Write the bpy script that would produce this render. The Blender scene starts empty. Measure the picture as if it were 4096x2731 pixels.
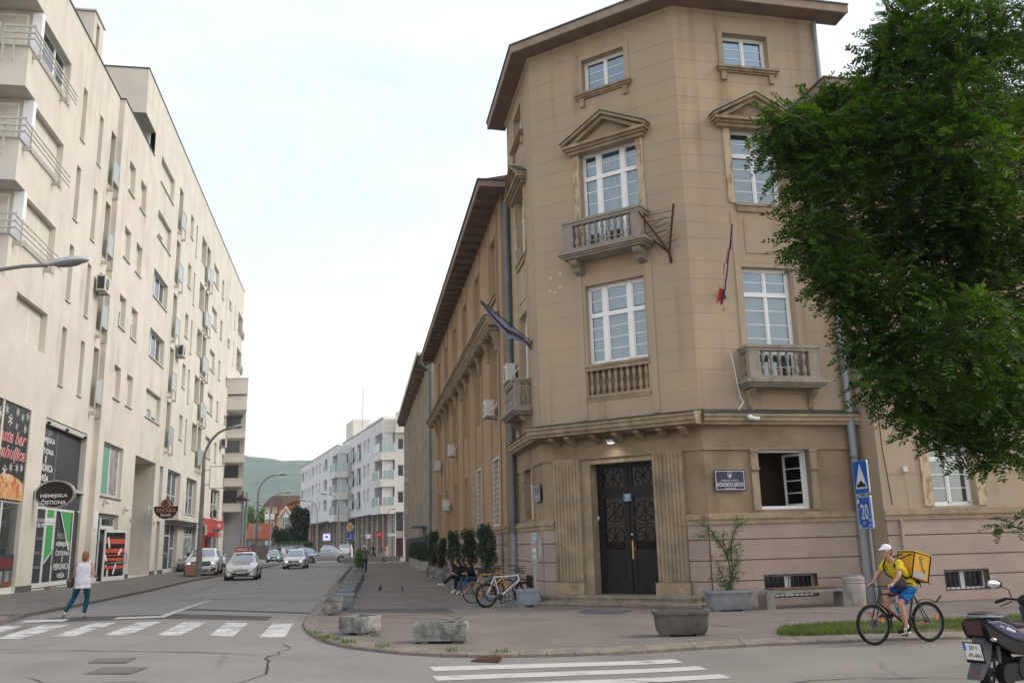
import bpy,bmesh,math,random
import numpy as np
from mathutils import Vector,Matrix,Quaternion
random.seed(7)
PI=math.pi
sc=bpy.context.scene
COL=sc.collection
rad=math.radians
# camera
PITCH,ROLL,CAMH=rad(12.813),rad(-1.4706),1.65
cp,sp,cr,sr=math.cos(PITCH),math.sin(PITCH),math.cos(ROLL),math.sin(ROLL)
_r,_u,_f=Vector((1,0,0)),Vector((0,-sp,cp)),Vector((0,cp,sp))
_r2,_u2=cr*_r+sr*_u,-sr*_r+cr*_u
cd=bpy.data.cameras.new('camera')
cd.sensor_width=36
cd.lens=3532.36/4096*36
cd.clip_start=0.1
cd.clip_end=12000
cam=bpy.data.objects.new('camera',cd)
COL.objects.link(cam)
cam.matrix_world=Matrix(((_r2.x,_u2.x,-_f.x,0),(_r2.y,_u2.y,-_f.y,0),(_r2.z,_u2.z,-_f.z,CAMH),(0,0,0,1)))
sc.camera=cam
# world, sun, exposure
sc.view_settings.view_transform='Standard'
sc.view_settings.look='None'
sc.view_settings.exposure=0.60
sc.view_settings.gamma=1
sc.view_settings.use_curve_mapping=False
sc.cycles.volume_bounces=2
SUN_EL,SUN_AZ=38,92
world=bpy.data.worlds.new('World')
sc.world=world
world.use_nodes=True
wn,wl=world.node_tree.nodes,world.node_tree.links
wn.clear()
out=wn.new('ShaderNodeOutputWorld');bg=wn.new('ShaderNodeBackground')
sky=wn.new('ShaderNodeTexSky');sky.sky_type='NISHITA';sky.sun_disc=False
sky.sun_elevation=rad(SUN_EL);sky.sun_rotation=rad(SUN_AZ)
sky.dust_density=3.0;sky.air_density=1.2;sky.altitude=150
tc=wn.new('ShaderNodeTexCoord');sepx=wn.new('ShaderNodeSeparateXYZ')
wl.new(tc.outputs['Generated'],sepx.inputs[0])
addz=wn.new('ShaderNodeMath');addz.operation='ADD';addz.inputs[1].default_value=0.22
wl.new(sepx.outputs['Z'],addz.inputs[0])
mx=wn.new('ShaderNodeMath');mx.operation='MAXIMUM';mx.inputs[1].default_value=0.05
wl.new(addz.outputs[0],mx.inputs[0])
dv=wn.new('ShaderNodeVectorMath');dv.operation='DIVIDE'
cmb=wn.new('ShaderNodeCombineXYZ')
for k in range(3):wl.new(mx.outputs[0],cmb.inputs[k])
wl.new(tc.outputs['Generated'],dv.inputs[0]);wl.new(cmb.outputs[0],dv.inputs[1])
mp=wn.new('ShaderNodeMapping');mp.inputs['Scale'].default_value=(0.9,1.6,1.0);mp.inputs['Rotation'].default_value=(0,0,rad(35))
mp.inputs['Location'].default_value=(1.7,0.4,0)
wl.new(dv.outputs[0],mp.inputs['Vector'])
nz=wn.new('ShaderNodeTexNoise');nz.inputs['Scale'].default_value=1.3;nz.inputs['Detail'].default_value=9;nz.inputs['Roughness'].default_value=0.55
nz.inputs['Distortion'].default_value=0.4
wl.new(mp.outputs[0],nz.inputs['Vector'])
cr1=wn.new('ShaderNodeMapRange');cr1.inputs['From Min'].default_value=0.36;cr1.inputs['From Max'].default_value=0.64
cr1.inputs['To Min'].default_value=0.38;cr1.inputs['To Max'].default_value=0.97
wl.new(nz.outputs['Fac'],cr1.inputs['Value'])
hz=wn.new('ShaderNodeMapRange');hz.inputs['From Min'].default_value=0.02;hz.inputs['From Max'].default_value=0.60
hz.inputs['To Min'].default_value=1.0;hz.inputs['To Max'].default_value=0.0
wl.new(sepx.outputs['Z'],hz.inputs['Value'])
mm=wn.new('ShaderNodeMath');mm.operation='MAXIMUM'
wl.new(cr1.outputs[0],mm.inputs[0]);wl.new(hz.outputs[0],mm.inputs[1])
ccol=wn.new('ShaderNodeMix');ccol.data_type='RGBA'
ccol.inputs['A'].default_value=(7.2,7.35,7.6,1);ccol.inputs['B'].default_value=(10.8,9.6,8.1,1)
wl.new(hz.outputs[0],ccol.inputs['Factor'])
sk2=wn.new('ShaderNodeMix');sk2.data_type='RGBA';sk2.blend_type='ADD';sk2.inputs['Factor'].default_value=1
wl.new(sky.outputs[0],sk2.inputs['A']);sk2.inputs['B'].default_value=(2.6,3.6,5.2,1)
mixc=wn.new('ShaderNodeMix');mixc.data_type='RGBA'
wl.new(mm.outputs[0],mixc.inputs['Factor']);wl.new(sk2.outputs['Result'],mixc.inputs['A']);wl.new(ccol.outputs['Result'],mixc.inputs['B'])
wl.new(mixc.outputs['Result'],bg.inputs['Color']);bg.inputs['Strength'].default_value=0.1
wl.new(bg.outputs[0],out.inputs['Surface'])
sd=bpy.data.lights.new('sun','SUN');sd.energy=1.8;sd.angle=rad(24);sd.color=(1.0,0.93,0.82)
sun=bpy.data.objects.new('sun',sd);COL.objects.link(sun)
_sd=Vector((math.sin(rad(SUN_AZ))*math.cos(rad(SUN_EL)),math.cos(rad(SUN_AZ))*math.cos(rad(SUN_EL)),math.sin(rad(SUN_EL))))
sun.rotation_euler=_sd.to_track_quat('Z','Y').to_euler()
# materials
MATS={}
def _n(nt,t,**kw):
 n=nt.nodes.new(t)
 for k,v in kw.items():n.inputs[k].default_value=v
 return n
def mat(name,c,rough=0.8,c2=None,scale=3.0,stretch=(1,1,1),detail=6,bump=0.0,bscale=40,metal=0.0,spec=0.5,fine=0.0,contrast=(0.35,0.65),streak=None,coat=0.0,trans=None,emis=None,coords='P',zdirt=None):
 if name in MATS:return MATS[name]
 if rough>=0.8 and spec==0.5:spec=0.12
 m=bpy.data.materials.new(name);m.use_nodes=True
 nt=m.node_tree;L=nt.links;b=nt.nodes['Principled BSDF']
 b.inputs['Roughness'].default_value=rough;b.inputs['Metallic'].default_value=metal
 b.inputs['Specular IOR Level'].default_value=spec
 if coat:b.inputs['Coat Weight'].default_value=coat;b.inputs['Coat Roughness'].default_value=0.05
 b.inputs['Base Color'].default_value=(*c,1)
 m.diffuse_color=(*c,1)
 if emis:b.inputs['Emission Color'].default_value=(*c,1);b.inputs['Emission Strength'].default_value=emis
 vec=None
 if c2 or bump or fine or streak:
  if coords=='P':
   g=nt.nodes.new('ShaderNodeNewGeometry');vec=g.outputs['Position']
  else:
   g=nt.nodes.new('ShaderNodeTexCoord');vec=g.outputs['Object']
 col=None
 if c2:
  mpn=nt.nodes.new('ShaderNodeMapping');mpn.inputs['Scale'].default_value=stretch;L.new(vec,mpn.inputs['Vector'])
  n=_n(nt,'ShaderNodeTexNoise',Scale=scale,Detail=detail,Roughness=0.62);L.new(mpn.outputs[0],n.inputs['Vector'])
  r=_n(nt,'ShaderNodeMapRange');r.inputs['From Min'].default_value=contrast[0];r.inputs['From Max'].default_value=contrast[1]
  L.new(n.outputs['Fac'],r.inputs['Value'])
  mi=nt.nodes.new('ShaderNodeMix');mi.data_type='RGBA'
  mi.inputs['A'].default_value=(*c,1);mi.inputs['B'].default_value=(*c2,1);L.new(r.outputs[0],mi.inputs['Factor'])
  col=mi.outputs['Result']
 def mul(colsock,facsock,dark):
  mi=nt.nodes.new('ShaderNodeMix');mi.data_type='RGBA';mi.blend_type='MULTIPLY'
  mi.inputs['B'].default_value=(*dark,1);L.new(facsock,mi.inputs['Factor'])
  if colsock is None:mi.inputs['A'].default_value=(*c,1)
  else:L.new(colsock,mi.inputs['A'])
  return mi.outputs['Result']
 if streak:
  am,dk,fr=streak
  mpn=nt.nodes.new('ShaderNodeMapping');mpn.inputs['Scale'].default_value=(fr,fr,fr*0.06);L.new(vec,mpn.inputs['Vector'])
  n=_n(nt,'ShaderNodeTexNoise',Scale=1.0,Detail=5,Roughness=0.6);L.new(mpn.outputs[0],n.inputs['Vector'])
  n2=_n(nt,'ShaderNodeTexNoise',Scale=0.35,Detail=3,Roughness=0.5);L.new(vec,n2.inputs['Vector'])
  r=_n(nt,'ShaderNodeMapRange');r.inputs['From Min'].default_value=0.5;r.inputs['From Max'].default_value=0.75;r.inputs['To Max'].default_value=am
  L.new(n.outputs['Fac'],r.inputs['Value'])
  r2=_n(nt,'ShaderNodeMapRange');r2.inputs['From Min'].default_value=0.42;r2.inputs['From Max'].default_value=0.62;r2.inputs['To Max'].default_value=1
  L.new(n2.outputs['Fac'],r2.inputs['Value'])
  mm_=nt.nodes.new('ShaderNodeMath');mm_.operation='MULTIPLY';L.new(r.outputs[0],mm_.inputs[0]);L.new(r2.outputs[0],mm_.inputs[1])
  col=mul(col,mm_.outputs[0],dk)
 if fine:
  n=_n(nt,'ShaderNodeTexNoise',Scale=bscale*2.2,Detail=3,Roughness=0.7);L.new(vec,n.inputs['Vector'])
  r=_n(nt,'ShaderNodeMapRange');r.inputs['From Min'].default_value=0.4;r.inputs['From Max'].default_value=0.7;r.inputs['To Max'].default_value=fine
  L.new(n.outputs['Fac'],r.inputs['Value'])
  col=mul(col,r.outputs[0],(0.45,0.43,0.40))
 if col is not None:L.new(col,b.inputs['Base Color'])
 if bump:
  n=_n(nt,'ShaderNodeTexNoise',Scale=bscale,Detail=5,Roughness=0.65);L.new(vec,n.inputs['Vector'])
  bp=nt.nodes.new('ShaderNodeBump');bp.inputs['Strength'].default_value=bump;bp.inputs['Distance'].default_value=0.02
  L.new(n.outputs['Fac'],bp.inputs['Height']);L.new(bp.outputs[0],b.inputs['Normal'])
 MATS[name]=m
 return m
def glass_mat(name,tint=(0.9,0.95,0.95),refl=0.16,rough=0.02,opaque=0.0,body=(0.02,0.03,0.03)):
 """window glass: a see-through body with a mirror-like surface"""
 if name in MATS:return MATS[name]
 m=bpy.data.materials.new(name);m.use_nodes=True
 nt=m.node_tree;L=nt.links;nt.nodes.clear()
 o=nt.nodes.new('ShaderNodeOutputMaterial');t=nt.nodes.new('ShaderNodeBsdfTransparent');t.inputs[0].default_value=(*tint,1)
 g=nt.nodes.new('ShaderNodeBsdfGlossy');g.inputs['Roughness'].default_value=rough;g.inputs['Color'].default_value=(0.92,0.96,1,1)
 lw=nt.nodes.new('ShaderNodeFresnel');lw.inputs['IOR'].default_value=1.5
 mr=nt.nodes.new('ShaderNodeMapRange');mr.inputs['From Min'].default_value=0.04;mr.inputs['To Min'].default_value=refl;mr.inputs['To Max'].default_value=1.0
 L.new(lw.outputs[0],mr.inputs['Value'])
 body_s=t.outputs[0]
 if opaque>0:
  d=nt.nodes.new('ShaderNodeBsdfDiffuse');d.inputs[0].default_value=(*body,1)
  mb_=nt.nodes.new('ShaderNodeMixShader');mb_.inputs[0].default_value=opaque
  L.new(t.outputs[0],mb_.inputs[1]);L.new(d.outputs[0],mb_.inputs[2]);body_s=mb_.outputs[0]
 mx_=nt.nodes.new('ShaderNodeMixShader');L.new(mr.outputs[0],mx_.inputs[0]);L.new(body_s,mx_.inputs[1]);L.new(g.outputs[0],mx_.inputs[2])
 L.new(mx_.outputs[0],o.inputs['Surface'])
 MATS[name]=m
 return m
def leaf_mat(name,c,c2,trans=0.35,scale=2.0,rough=0.45):
 if name in MATS:return MATS[name]
 m=bpy.data.materials.new(name);m.use_nodes=True
 nt=m.node_tree;L=nt.links;b=nt.nodes['Principled BSDF'];o=nt.nodes['Material Output']
 g=nt.nodes.new('ShaderNodeNewGeometry')
 n=_n(nt,'ShaderNodeTexNoise',Scale=scale,Detail=4);L.new(g.outputs['Position'],n.inputs['Vector'])
 ad=nt.nodes.new('ShaderNodeMath');ad.operation='ADD'
 rs=nt.nodes.new('ShaderNodeMath');rs.operation='MULTIPLY_ADD';rs.inputs[1].default_value=0.5;rs.inputs[2].default_value=-0.25
 L.new(g.outputs['Random Per Island'],rs.inputs[0]);L.new(rs.outputs[0],ad.inputs[0]);L.new(n.outputs['Fac'],ad.inputs[1])
 r=_n(nt,'ShaderNodeMapRange');r.inputs['From Min'].default_value=0.3;r.inputs['From Max'].default_value=0.75;L.new(ad.outputs[0],r.inputs['Value'])
 mi=nt.nodes.new('ShaderNodeMix');mi.data_type='RGBA';mi.inputs['A'].default_value=(*c,1);mi.inputs['B'].default_value=(*c2,1)
 L.new(r.outputs[0],mi.inputs['Factor']);L.new(mi.outputs['Result'],b.inputs['Base Color'])
 b.inputs['Roughness'].default_value=rough;b.inputs['Specular IOR Level'].default_value=0.2
 if trans:
  tr=nt.nodes.new('ShaderNodeBsdfTranslucent')
  br=nt.nodes.new('ShaderNodeMix');br.data_type='RGBA';br.blend_type='MULTIPLY';br.inputs['Factor'].default_value=1
  br.inputs['B'].default_value=(1.6,1.7,0.5,1);L.new(mi.outputs['Result'],br.inputs['A']);L.new(br.outputs['Result'],tr.inputs[0])
  mxs=nt.nodes.new('ShaderNodeMixShader');mxs.inputs[0].default_value=trans
  L.new(b.outputs[0],mxs.inputs[1]);L.new(tr.outputs[0],mxs.inputs[2]);L.new(mxs.outputs[0],o.inputs['Surface'])
 MATS[name]=m
 return m
 # mesh builder
class MB:
 def __init__(s):s.v=[];s.f=[]
 def add(s,vs,fs,M=None):
  n=len(s.v)
  if M is not None:vs=[tuple(M@Vector(p))for p in vs]
  s.v+=[tuple(p)for p in vs];s.f+=[tuple(i+n for i in f)for f in fs];return s
 def box(s,x0,x1,y0,y1,z0,z1,M=None):
  return s.add([(x0,y0,z0),(x1,y0,z0),(x1,y1,z0),(x0,y1,z0),(x0,y0,z1),(x1,y0,z1),(x1,y1,z1),(x0,y1,z1)],[(0,3,2,1),(4,5,6,7),(0,1,5,4),(1,2,6,5),(2,3,7,6),(3,0,4,7)],M)
 def quad(s,a,b,c,d):return s.add([a,b,c,d],[(0,1,2,3)])
 def prism(s,pts,y0,y1,axis='y',M=None):
  """extrude a 2-D outline: axis y -> points are (x,z); axis z -> (x,y); axis x -> (y,z)"""
  n=len(pts)
  mk_={'y':lambda p,t:(p[0],t,p[1]),'z':lambda p,t:(p[0],p[1],t),'x':lambda p,t:(t,p[0],p[1])}[axis]
  vs=[mk_(p,y0)for p in pts]+[mk_(p,y1)for p in pts]
  fs=[tuple(range(n))[::-1],tuple(range(n,2*n))]+[(i,(i+1)%n,n+(i+1)%n,n+i)for i in range(n)]
  return s.add(vs,fs,M)
 def cyl(s,a,b,r0,r1=None,n=10,cap=True):
  r1=r0 if r1 is None else r1
  a,b=Vector(a),Vector(b);d=b-a
  if d.length<1e-9:return s
  q=d.to_track_quat('Z','Y');vs=[]
  for c,r in((a,r0),(b,r1)):
   for k in range(n):
    t=2*PI*k/n;vs.append(tuple(c+q@Vector((r*math.cos(t),r*math.sin(t),0))))
  fs=[(k,(k+1)%n,n+(k+1)%n,n+k)for k in range(n)]
  if cap:fs+=[tuple(range(n))[::-1],tuple(range(n,2*n))]
  return s.add(vs,fs)
 def tube(s,pts,r,n=8,cap=True,closed=False,rs=None,flat=1.0):
  pts=[Vector(p)for p in pts];N=len(pts);vs=[];up=None
  for i,p in enumerate(pts):
   if closed:t=pts[(i+1)%N]-pts[i-1]
   else:t=pts[min(i+1,N-1)]-pts[max(i-1,0)]
   t.normalize()
   if up is None:
    up=Vector((0,0,1))if abs(t.z)<0.9 else Vector((1,0,0))
   sd_=t.cross(up)
   if sd_.length<1e-6:sd_=t.cross(Vector((0,1,0.01)))
   sd_.normalize();up=sd_.cross(t).normalized()
   rr=rs[i]if rs else r
   for k in range(n):
    a=2*PI*k/n;vs.append(tuple(p+sd_*(rr*math.cos(a))+up*(rr*flat*math.sin(a))))
  fs=[]
  for i in range(N if closed else N-1):
   j=(i+1)%N
   for k in range(n):fs.append((i*n+k,i*n+(k+1)%n,j*n+(k+1)%n,j*n+k))
  if cap and not closed:fs+=[tuple(range(n))[::-1],tuple(range((N-1)*n,N*n))]
  return s.add(vs,fs)
 def lathe(s,prof,n=16,M=None,squash=(1,1)):
  vs=[];m=len(prof)
  for(r,z)in prof:
   for k in range(n):
    a=2*PI*k/n;vs.append((r*squash[0]*math.cos(a),r*squash[1]*math.sin(a),z))
  fs=[(i*n+k,i*n+(k+1)%n,(i+1)*n+(k+1)%n,(i+1)*n+k)for i in range(m-1)for k in range(n)]
  fs+=[tuple(range(n))[::-1],tuple(range((m-1)*n,m*n))]
  return s.add(vs,fs,M)
 def sphere(s,c,r,n=10,sq=(1,1,1)):
  prof=[]
  m=max(4,n//2+1)
  for i in range(m+1):
   a=-PI/2+PI*i/m;prof.append((max(1e-4,r*math.cos(a)),r*math.sin(a)))
  M_=Matrix.Translation(Vector(c))@Matrix.Diagonal((sq[0],sq[1],sq[2],1))
  return s.lathe(prof,n,M_)
 def sweep(s,path,prof,closed=False):
  """profile (out, z) swept round a plan path with mitred corners; out is to the left of travel"""
  P=[Vector((p[0],p[1]))for p in path];N=len(P);m=len(prof);vs=[]
  for i in range(N):
   a=P[i-1]if(i>0 or closed)else None;b=P[(i+1)%N]if(i<N-1 or closed)else None
   d1=(P[i]-a).normalized()if a is not None else None
   d2=(b-P[i]).normalized()if b is not None else None
   n1=Vector((-d1.y,d1.x))if d1 is not None else None;n2=Vector((-d2.y,d2.x))if d2 is not None else None
   if n1 is None:mt=n2
   elif n2 is None:mt=n1
   else:
    mt=(n1+n2);mt=mt/(mt.length_squared/2)if mt.length>1e-6 else n1
   for(o_,z)in prof:vs.append((P[i].x+mt.x*o_,P[i].y+mt.y*o_,z))
  fs=[]
  for i in range(N if closed else N-1):
   j=(i+1)%N
   for k in range(m):fs.append((i*m+k,i*m+(k+1)%m,j*m+(k+1)%m,j*m+k))
  if not closed:fs+=[tuple(range(m)),tuple(range((N-1)*m,N*m))[::-1]]
  return s.add(vs,fs)
 def mesh(s,name,smooth=False,flipy=False,normals=True):
  me=bpy.data.meshes.new(name)
  vs=[(x,-y,z)for x,y,z in s.v]if flipy else s.v
  me.from_pydata(vs,[],s.f)
  if normals:
   bm=bmesh.new();bm.from_mesh(me);bmesh.ops.recalc_face_normals(bm,faces=bm.faces);bm.to_mesh(me);bm.free()
  if smooth:
   me.polygons.foreach_set('use_smooth',[True]*len(me.polygons))
   try:me.set_sharp_from_angle(angle=rad(38))
   except Exception:pass
  return me
def obj(name,geo,m=None,parent=None,loc=(0,0,0),rz=0.0,rot=None,smooth=False,flipy=False,label=None,scale=None):
 me=geo.mesh(name,smooth,flipy)if isinstance(geo,MB)else geo
 o=bpy.data.objects.new(name,me);COL.objects.link(o)
 if m is not None and me is not None and len(me.materials)==0:me.materials.append(m)
 if parent:o.parent=parent
 o.location=loc
 o.rotation_euler=rot if rot is not None else(0,0,rz)
 if scale:o.scale=scale
 if label:o['label']=label
 return o
def root(name,label,cat,loc=(0,0,0),rz=0.0,group=None,kind=None):
 o=bpy.data.objects.new(name,None);COL.objects.link(o)
 o.empty_display_size=0.3
 o.location=loc;o.rotation_euler=(0,0,rz)
 o['label']=label;o['category']=cat
 if group:o['group']=group
 if kind:o['kind']=kind
 return o
def tag(o,label,cat,group=None,kind=None):
 o['label']=label;o['category']=cat
 if group:o['group']=group
 if kind:o['kind']=kind
 return o
def struct(o,label=None):
 o['kind']='structure'
 if label:o['label']=label
 return o
def dup(r,loc,rz=0.0,label=None,scale=None):
 c=r.copy();COL.objects.link(c);c.location=loc;c.rotation_euler=(0,0,rz)
 if label:c['label']=label
 if scale:c.scale=scale
 for ch in list(r.children):
  d=ch.copy();COL.objects.link(d);d.parent=c
  for g in list(ch.children):
   e=g.copy();COL.objects.link(e);e.parent=d
 return c
class Fr:
 """a facade's own frame: x runs along it (u), y goes into the wall, z up"""
 def __init__(s,parent,O,az,i=1):
  s.parent=parent;s.O=Vector((O[0],O[1],0));s.rz=PI/2-az;s.i=i
  s.dir=Vector((math.sin(az),math.cos(az),0));s.inn=Vector((-s.dir.y,s.dir.x,0))*i
  s.base=parent.location if parent else Vector((0,0,0))
 def pt(s,u,y,z):return s.O+s.dir*u+s.inn*y+Vector((0,0,z))
 def obj(s,name,mb,m,u=0,y=0,z=0,smooth=False,label=None):
  return obj(name,mb,m,s.parent,s.pt(u,y,z)-s.base,s.rz,smooth=smooth,flipy=(s.i<0),label=label)
def wall(mb,u0,u1,z0,z1,holes=(),thick=0.3,grooves=(),gd=0.012,gw=0.014,y=0.0):
 """front of a wall with real openings (ua,ub,za,zb), reveals and scored joints"""
 us=sorted({u0,u1,*[h[0]for h in holes],*[h[1]for h in holes]});us=[u for u in us if u0<=u<=u1]
 gz=[g for g in grooves if z0<g<z1]
 for a,b in zip(us[:-1],us[1:]):
  if b-a<1e-5:continue
  m_=(a+b)/2
  hs=sorted([(h[2],h[3])for h in holes if h[0]<m_<h[1]])
  spans=[];z=z0
  for ha,hb in hs:
   if ha>z:spans.append((z,ha))
   z=max(z,hb)
  if z<z1:spans.append((z,z1))
  for za,zb in spans:
   cuts=[za]
   for g in sorted(gz):
    if za+gw<g<zb-gw:cuts+=[g-gw/2,g+gw/2]
   cuts.append(zb)
   for k in range(0,len(cuts)-1):
    a0,b0=cuts[k],cuts[k+1]
    if k%2==0:mb.quad((a,y,a0),(b,y,a0),(b,y,b0),(a,y,b0))
    else:
     mb.quad((a,y+gd,a0),(b,y+gd,a0),(b,y+gd,b0),(a,y+gd,b0))
     mb.quad((a,y,a0),(b,y,a0),(b,y+gd,a0),(a,y+gd,a0))
     mb.quad((a,y,b0),(b,y,b0),(b,y+gd,b0),(a,y+gd,b0))
 for h in holes:
  a,b,za,zb=h[:4];t=y+(h[4]if len(h)>4 else thick)
  mb.quad((a,y,za),(a,t,za),(a,t,zb),(a,y,zb));mb.quad((b,y,za),(b,t,za),(b,t,zb),(b,y,zb))
  mb.quad((a,y,zb),(b,y,zb),(b,t,zb),(a,t,zb));mb.quad((a,y,za),(b,y,za),(b,t,za),(a,t,za))
 return mb
WC={}
def window(fr,u,z,y,W,H,panes,bars,mf,mg,back=None,bmat=None,t=0.06,depth=0.07,name='window',bd=0.12,slats=None,label=None):
 """panes: list of (x0,x1,z0,z1) in metres inside W x H; bars: extra frame boxes (x0,x1,z0,z1[,proud])"""
 key=(round(W,3),round(H,3),tuple(panes),tuple(bars),fr.i,t,depth,name,bd,mf.name)
 if key not in WC:
  f=MB()
  f.box(0,t,0,depth,0,H);f.box(W-t,W,0,depth,0,H);f.box(t,W-t,0,depth,0,t);f.box(t,W-t,0,depth,H-t,H)
  for b in bars:f.box(b[0],b[1],b[4]if len(b)>4 else 0.005,depth-0.005,b[2],b[3])
  me=f.mesh(name,flipy=fr.i<0);me.materials.append(mf)
  pm=[]
  for p in panes:
   g=MB().box(p[0],p[1],depth*0.4,depth*0.4+0.008,p[2],p[3]);q=g.mesh('pane',flipy=fr.i<0);pm.append(q)
  bk=None
  if back:bk=MB().box(0.01,W-0.01,depth+bd,depth+bd+0.01,0.01,H-0.01).mesh(back,flipy=fr.i<0)
  WC[key]=(me,pm,bk)
 me,pm,bk=WC[key]
 w=obj(name,me,None,fr.parent,fr.pt(u,y,z)-fr.base,fr.rz,label=label)
 for q in pm:
  if len(q.materials)==0:q.materials.append(mg)
  obj('pane',q,None,w)
 if bk:
  o=bpy.data.objects.new(back,bk);COL.objects.link(o);o.parent=w
  if len(bk.materials)==0:bk.materials.append(bmat)
  o.material_slots[0].link='OBJECT';o.material_slots[0].material=bmat
 return w
TEXTS=[]
def text(body,parent,loc,w,h,m,rot=(PI/2,0,0),shear=0.0,bold=0.0,ext=0.002,name='lettering',fit='w',space=1.0):
 """flat lettering, centred on loc; scaled to w wide (and h tall when fit='wh')"""
 cu=bpy.data.curves.new(name,'FONT');cu.body=body;cu.align_x='CENTER';cu.align_y='CENTER';cu.shear=shear;cu.offset=bold
 cu.resolution_u=3;cu.space_character=space
 o=bpy.data.objects.new(name,cu);COL.objects.link(o)
 TEXTS.append((o,parent,loc,w,h,m,rot,ext,name,fit))
def finish_texts():
 bpy.context.view_layer.update()
 dg=bpy.context.evaluated_depsgraph_get()
 for(o,parent,loc,w,h,m,rot,ext,name,fit)in TEXTS:
  me=bpy.data.meshes.new_from_object(o.evaluated_get(dg))
  cu=o.data;bpy.data.objects.remove(o);bpy.data.curves.remove(cu)
  n=len(me.vertices)
  if n==0:continue
  co=np.empty(n*3);me.vertices.foreach_get('co',co);co=co.reshape(-1,3)
  mn,mxx=co.min(0),co.max(0);c=(mn+mxx)/2
  sx=w/(mxx[0]-mn[0]);sy=h/(mxx[1]-mn[1])if fit=='wh' else sx
  if fit=='min':sx=sy=min(sx,h/(mxx[1]-mn[1]))
  co=(co-c)*np.array([sx,sy,1.0]);co[:,2]=0
  me.vertices.foreach_set('co',co.ravel());me.update()
  me.materials.clear();me.materials.append(m)
  ob=bpy.data.objects.new(name,me);COL.objects.link(ob)
  if parent:ob.parent=parent
  ob.location=loc;ob.rotation_euler=rot
  # shared materials
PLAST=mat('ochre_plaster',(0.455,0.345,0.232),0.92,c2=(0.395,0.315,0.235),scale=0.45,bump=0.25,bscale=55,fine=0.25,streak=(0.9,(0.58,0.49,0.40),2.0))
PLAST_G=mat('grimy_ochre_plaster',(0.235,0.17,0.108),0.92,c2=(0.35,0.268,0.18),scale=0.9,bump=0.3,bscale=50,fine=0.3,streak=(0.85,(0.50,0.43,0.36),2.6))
STONE=mat('weathered_trim',(0.42,0.325,0.215),0.9,c2=(0.27,0.21,0.15),scale=2.4,bump=0.4,bscale=40,fine=0.35,streak=(0.9,(0.42,0.36,0.30),5.0))
CONC=mat('weathered_concrete',(0.36,0.315,0.265),0.93,c2=(0.28,0.25,0.21),scale=3.5,bump=0.6,bscale=45,fine=0.5,streak=(0.8,(0.45,0.42,0.38),6.0))
PINK=mat('pink_plinth_plaster',(0.42,0.325,0.275),0.92,c2=(0.355,0.28,0.24),scale=1.1,bump=0.3,bscale=60,fine=0.22,streak=(0.5,(0.7,0.64,0.6),3.0))
WHITE=mat('white_window_paint',(0.80,0.81,0.82),0.35)
GLASS=glass_mat('window_glass',(0.72,0.82,0.85),0.13)
GLASS2=glass_mat('tinted_glass',(0.45,0.5,0.5),0.16,opaque=0.5,body=(0.05,0.06,0.06))
DARKROOM=mat('dark_room',(0.03,0.028,0.026),0.9)
BLIND=mat('cream_blind',(0.50,0.47,0.41),0.85,c2=(0.40,0.38,0.33),scale=1.0,stretch=(9,9,0.4))
BLINDT=mat('pale_curtain',(0.42,0.50,0.52),0.85,c2=(0.26,0.34,0.37),scale=1.0,stretch=(7,7,0.3))
ROOFT=mat('dark_roof_metal',(0.07,0.06,0.055),0.7,c2=(0.10,0.09,0.08),scale=2)
SOFFIT=mat('brown_soffit',(0.17,0.125,0.095),0.85,c2=(0.22,0.16,0.12),scale=1.4)
FASCIA=mat('faded_fascia',(0.36,0.28,0.22),0.8,c2=(0.28,0.21,0.17),scale=2.5)
ZINC=mat('zinc_pipe',(0.20,0.23,0.25),0.5,c2=(0.27,0.30,0.32),scale=2.2,metal=0.3,streak=(0.5,(0.5,0.5,0.5),6))
ZINCD=mat('dark_zinc_pipe',(0.10,0.115,0.125),0.5,c2=(0.14,0.155,0.165),scale=2.2,metal=0.3)
BLACKM=mat('black_iron',(0.02,0.02,0.022),0.5)
RUST=mat('rusty_iron',(0.06,0.04,0.035),0.8,c2=(0.11,0.05,0.03),scale=14)
GALV=mat('galvanised_steel',(0.35,0.36,0.37),0.45,c2=(0.28,0.29,0.30),scale=6,metal=0.4)
ACW=mat('cream_plastic',(0.62,0.60,0.54),0.5,c2=(0.52,0.50,0.45),scale=3)
ASPH=mat('road_asphalt',(0.26,0.232,0.207),0.70,c2=(0.205,0.185,0.167),scale=0.35,detail=8,bump=0.35,bscale=70,fine=0.5,streak=None)
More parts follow.
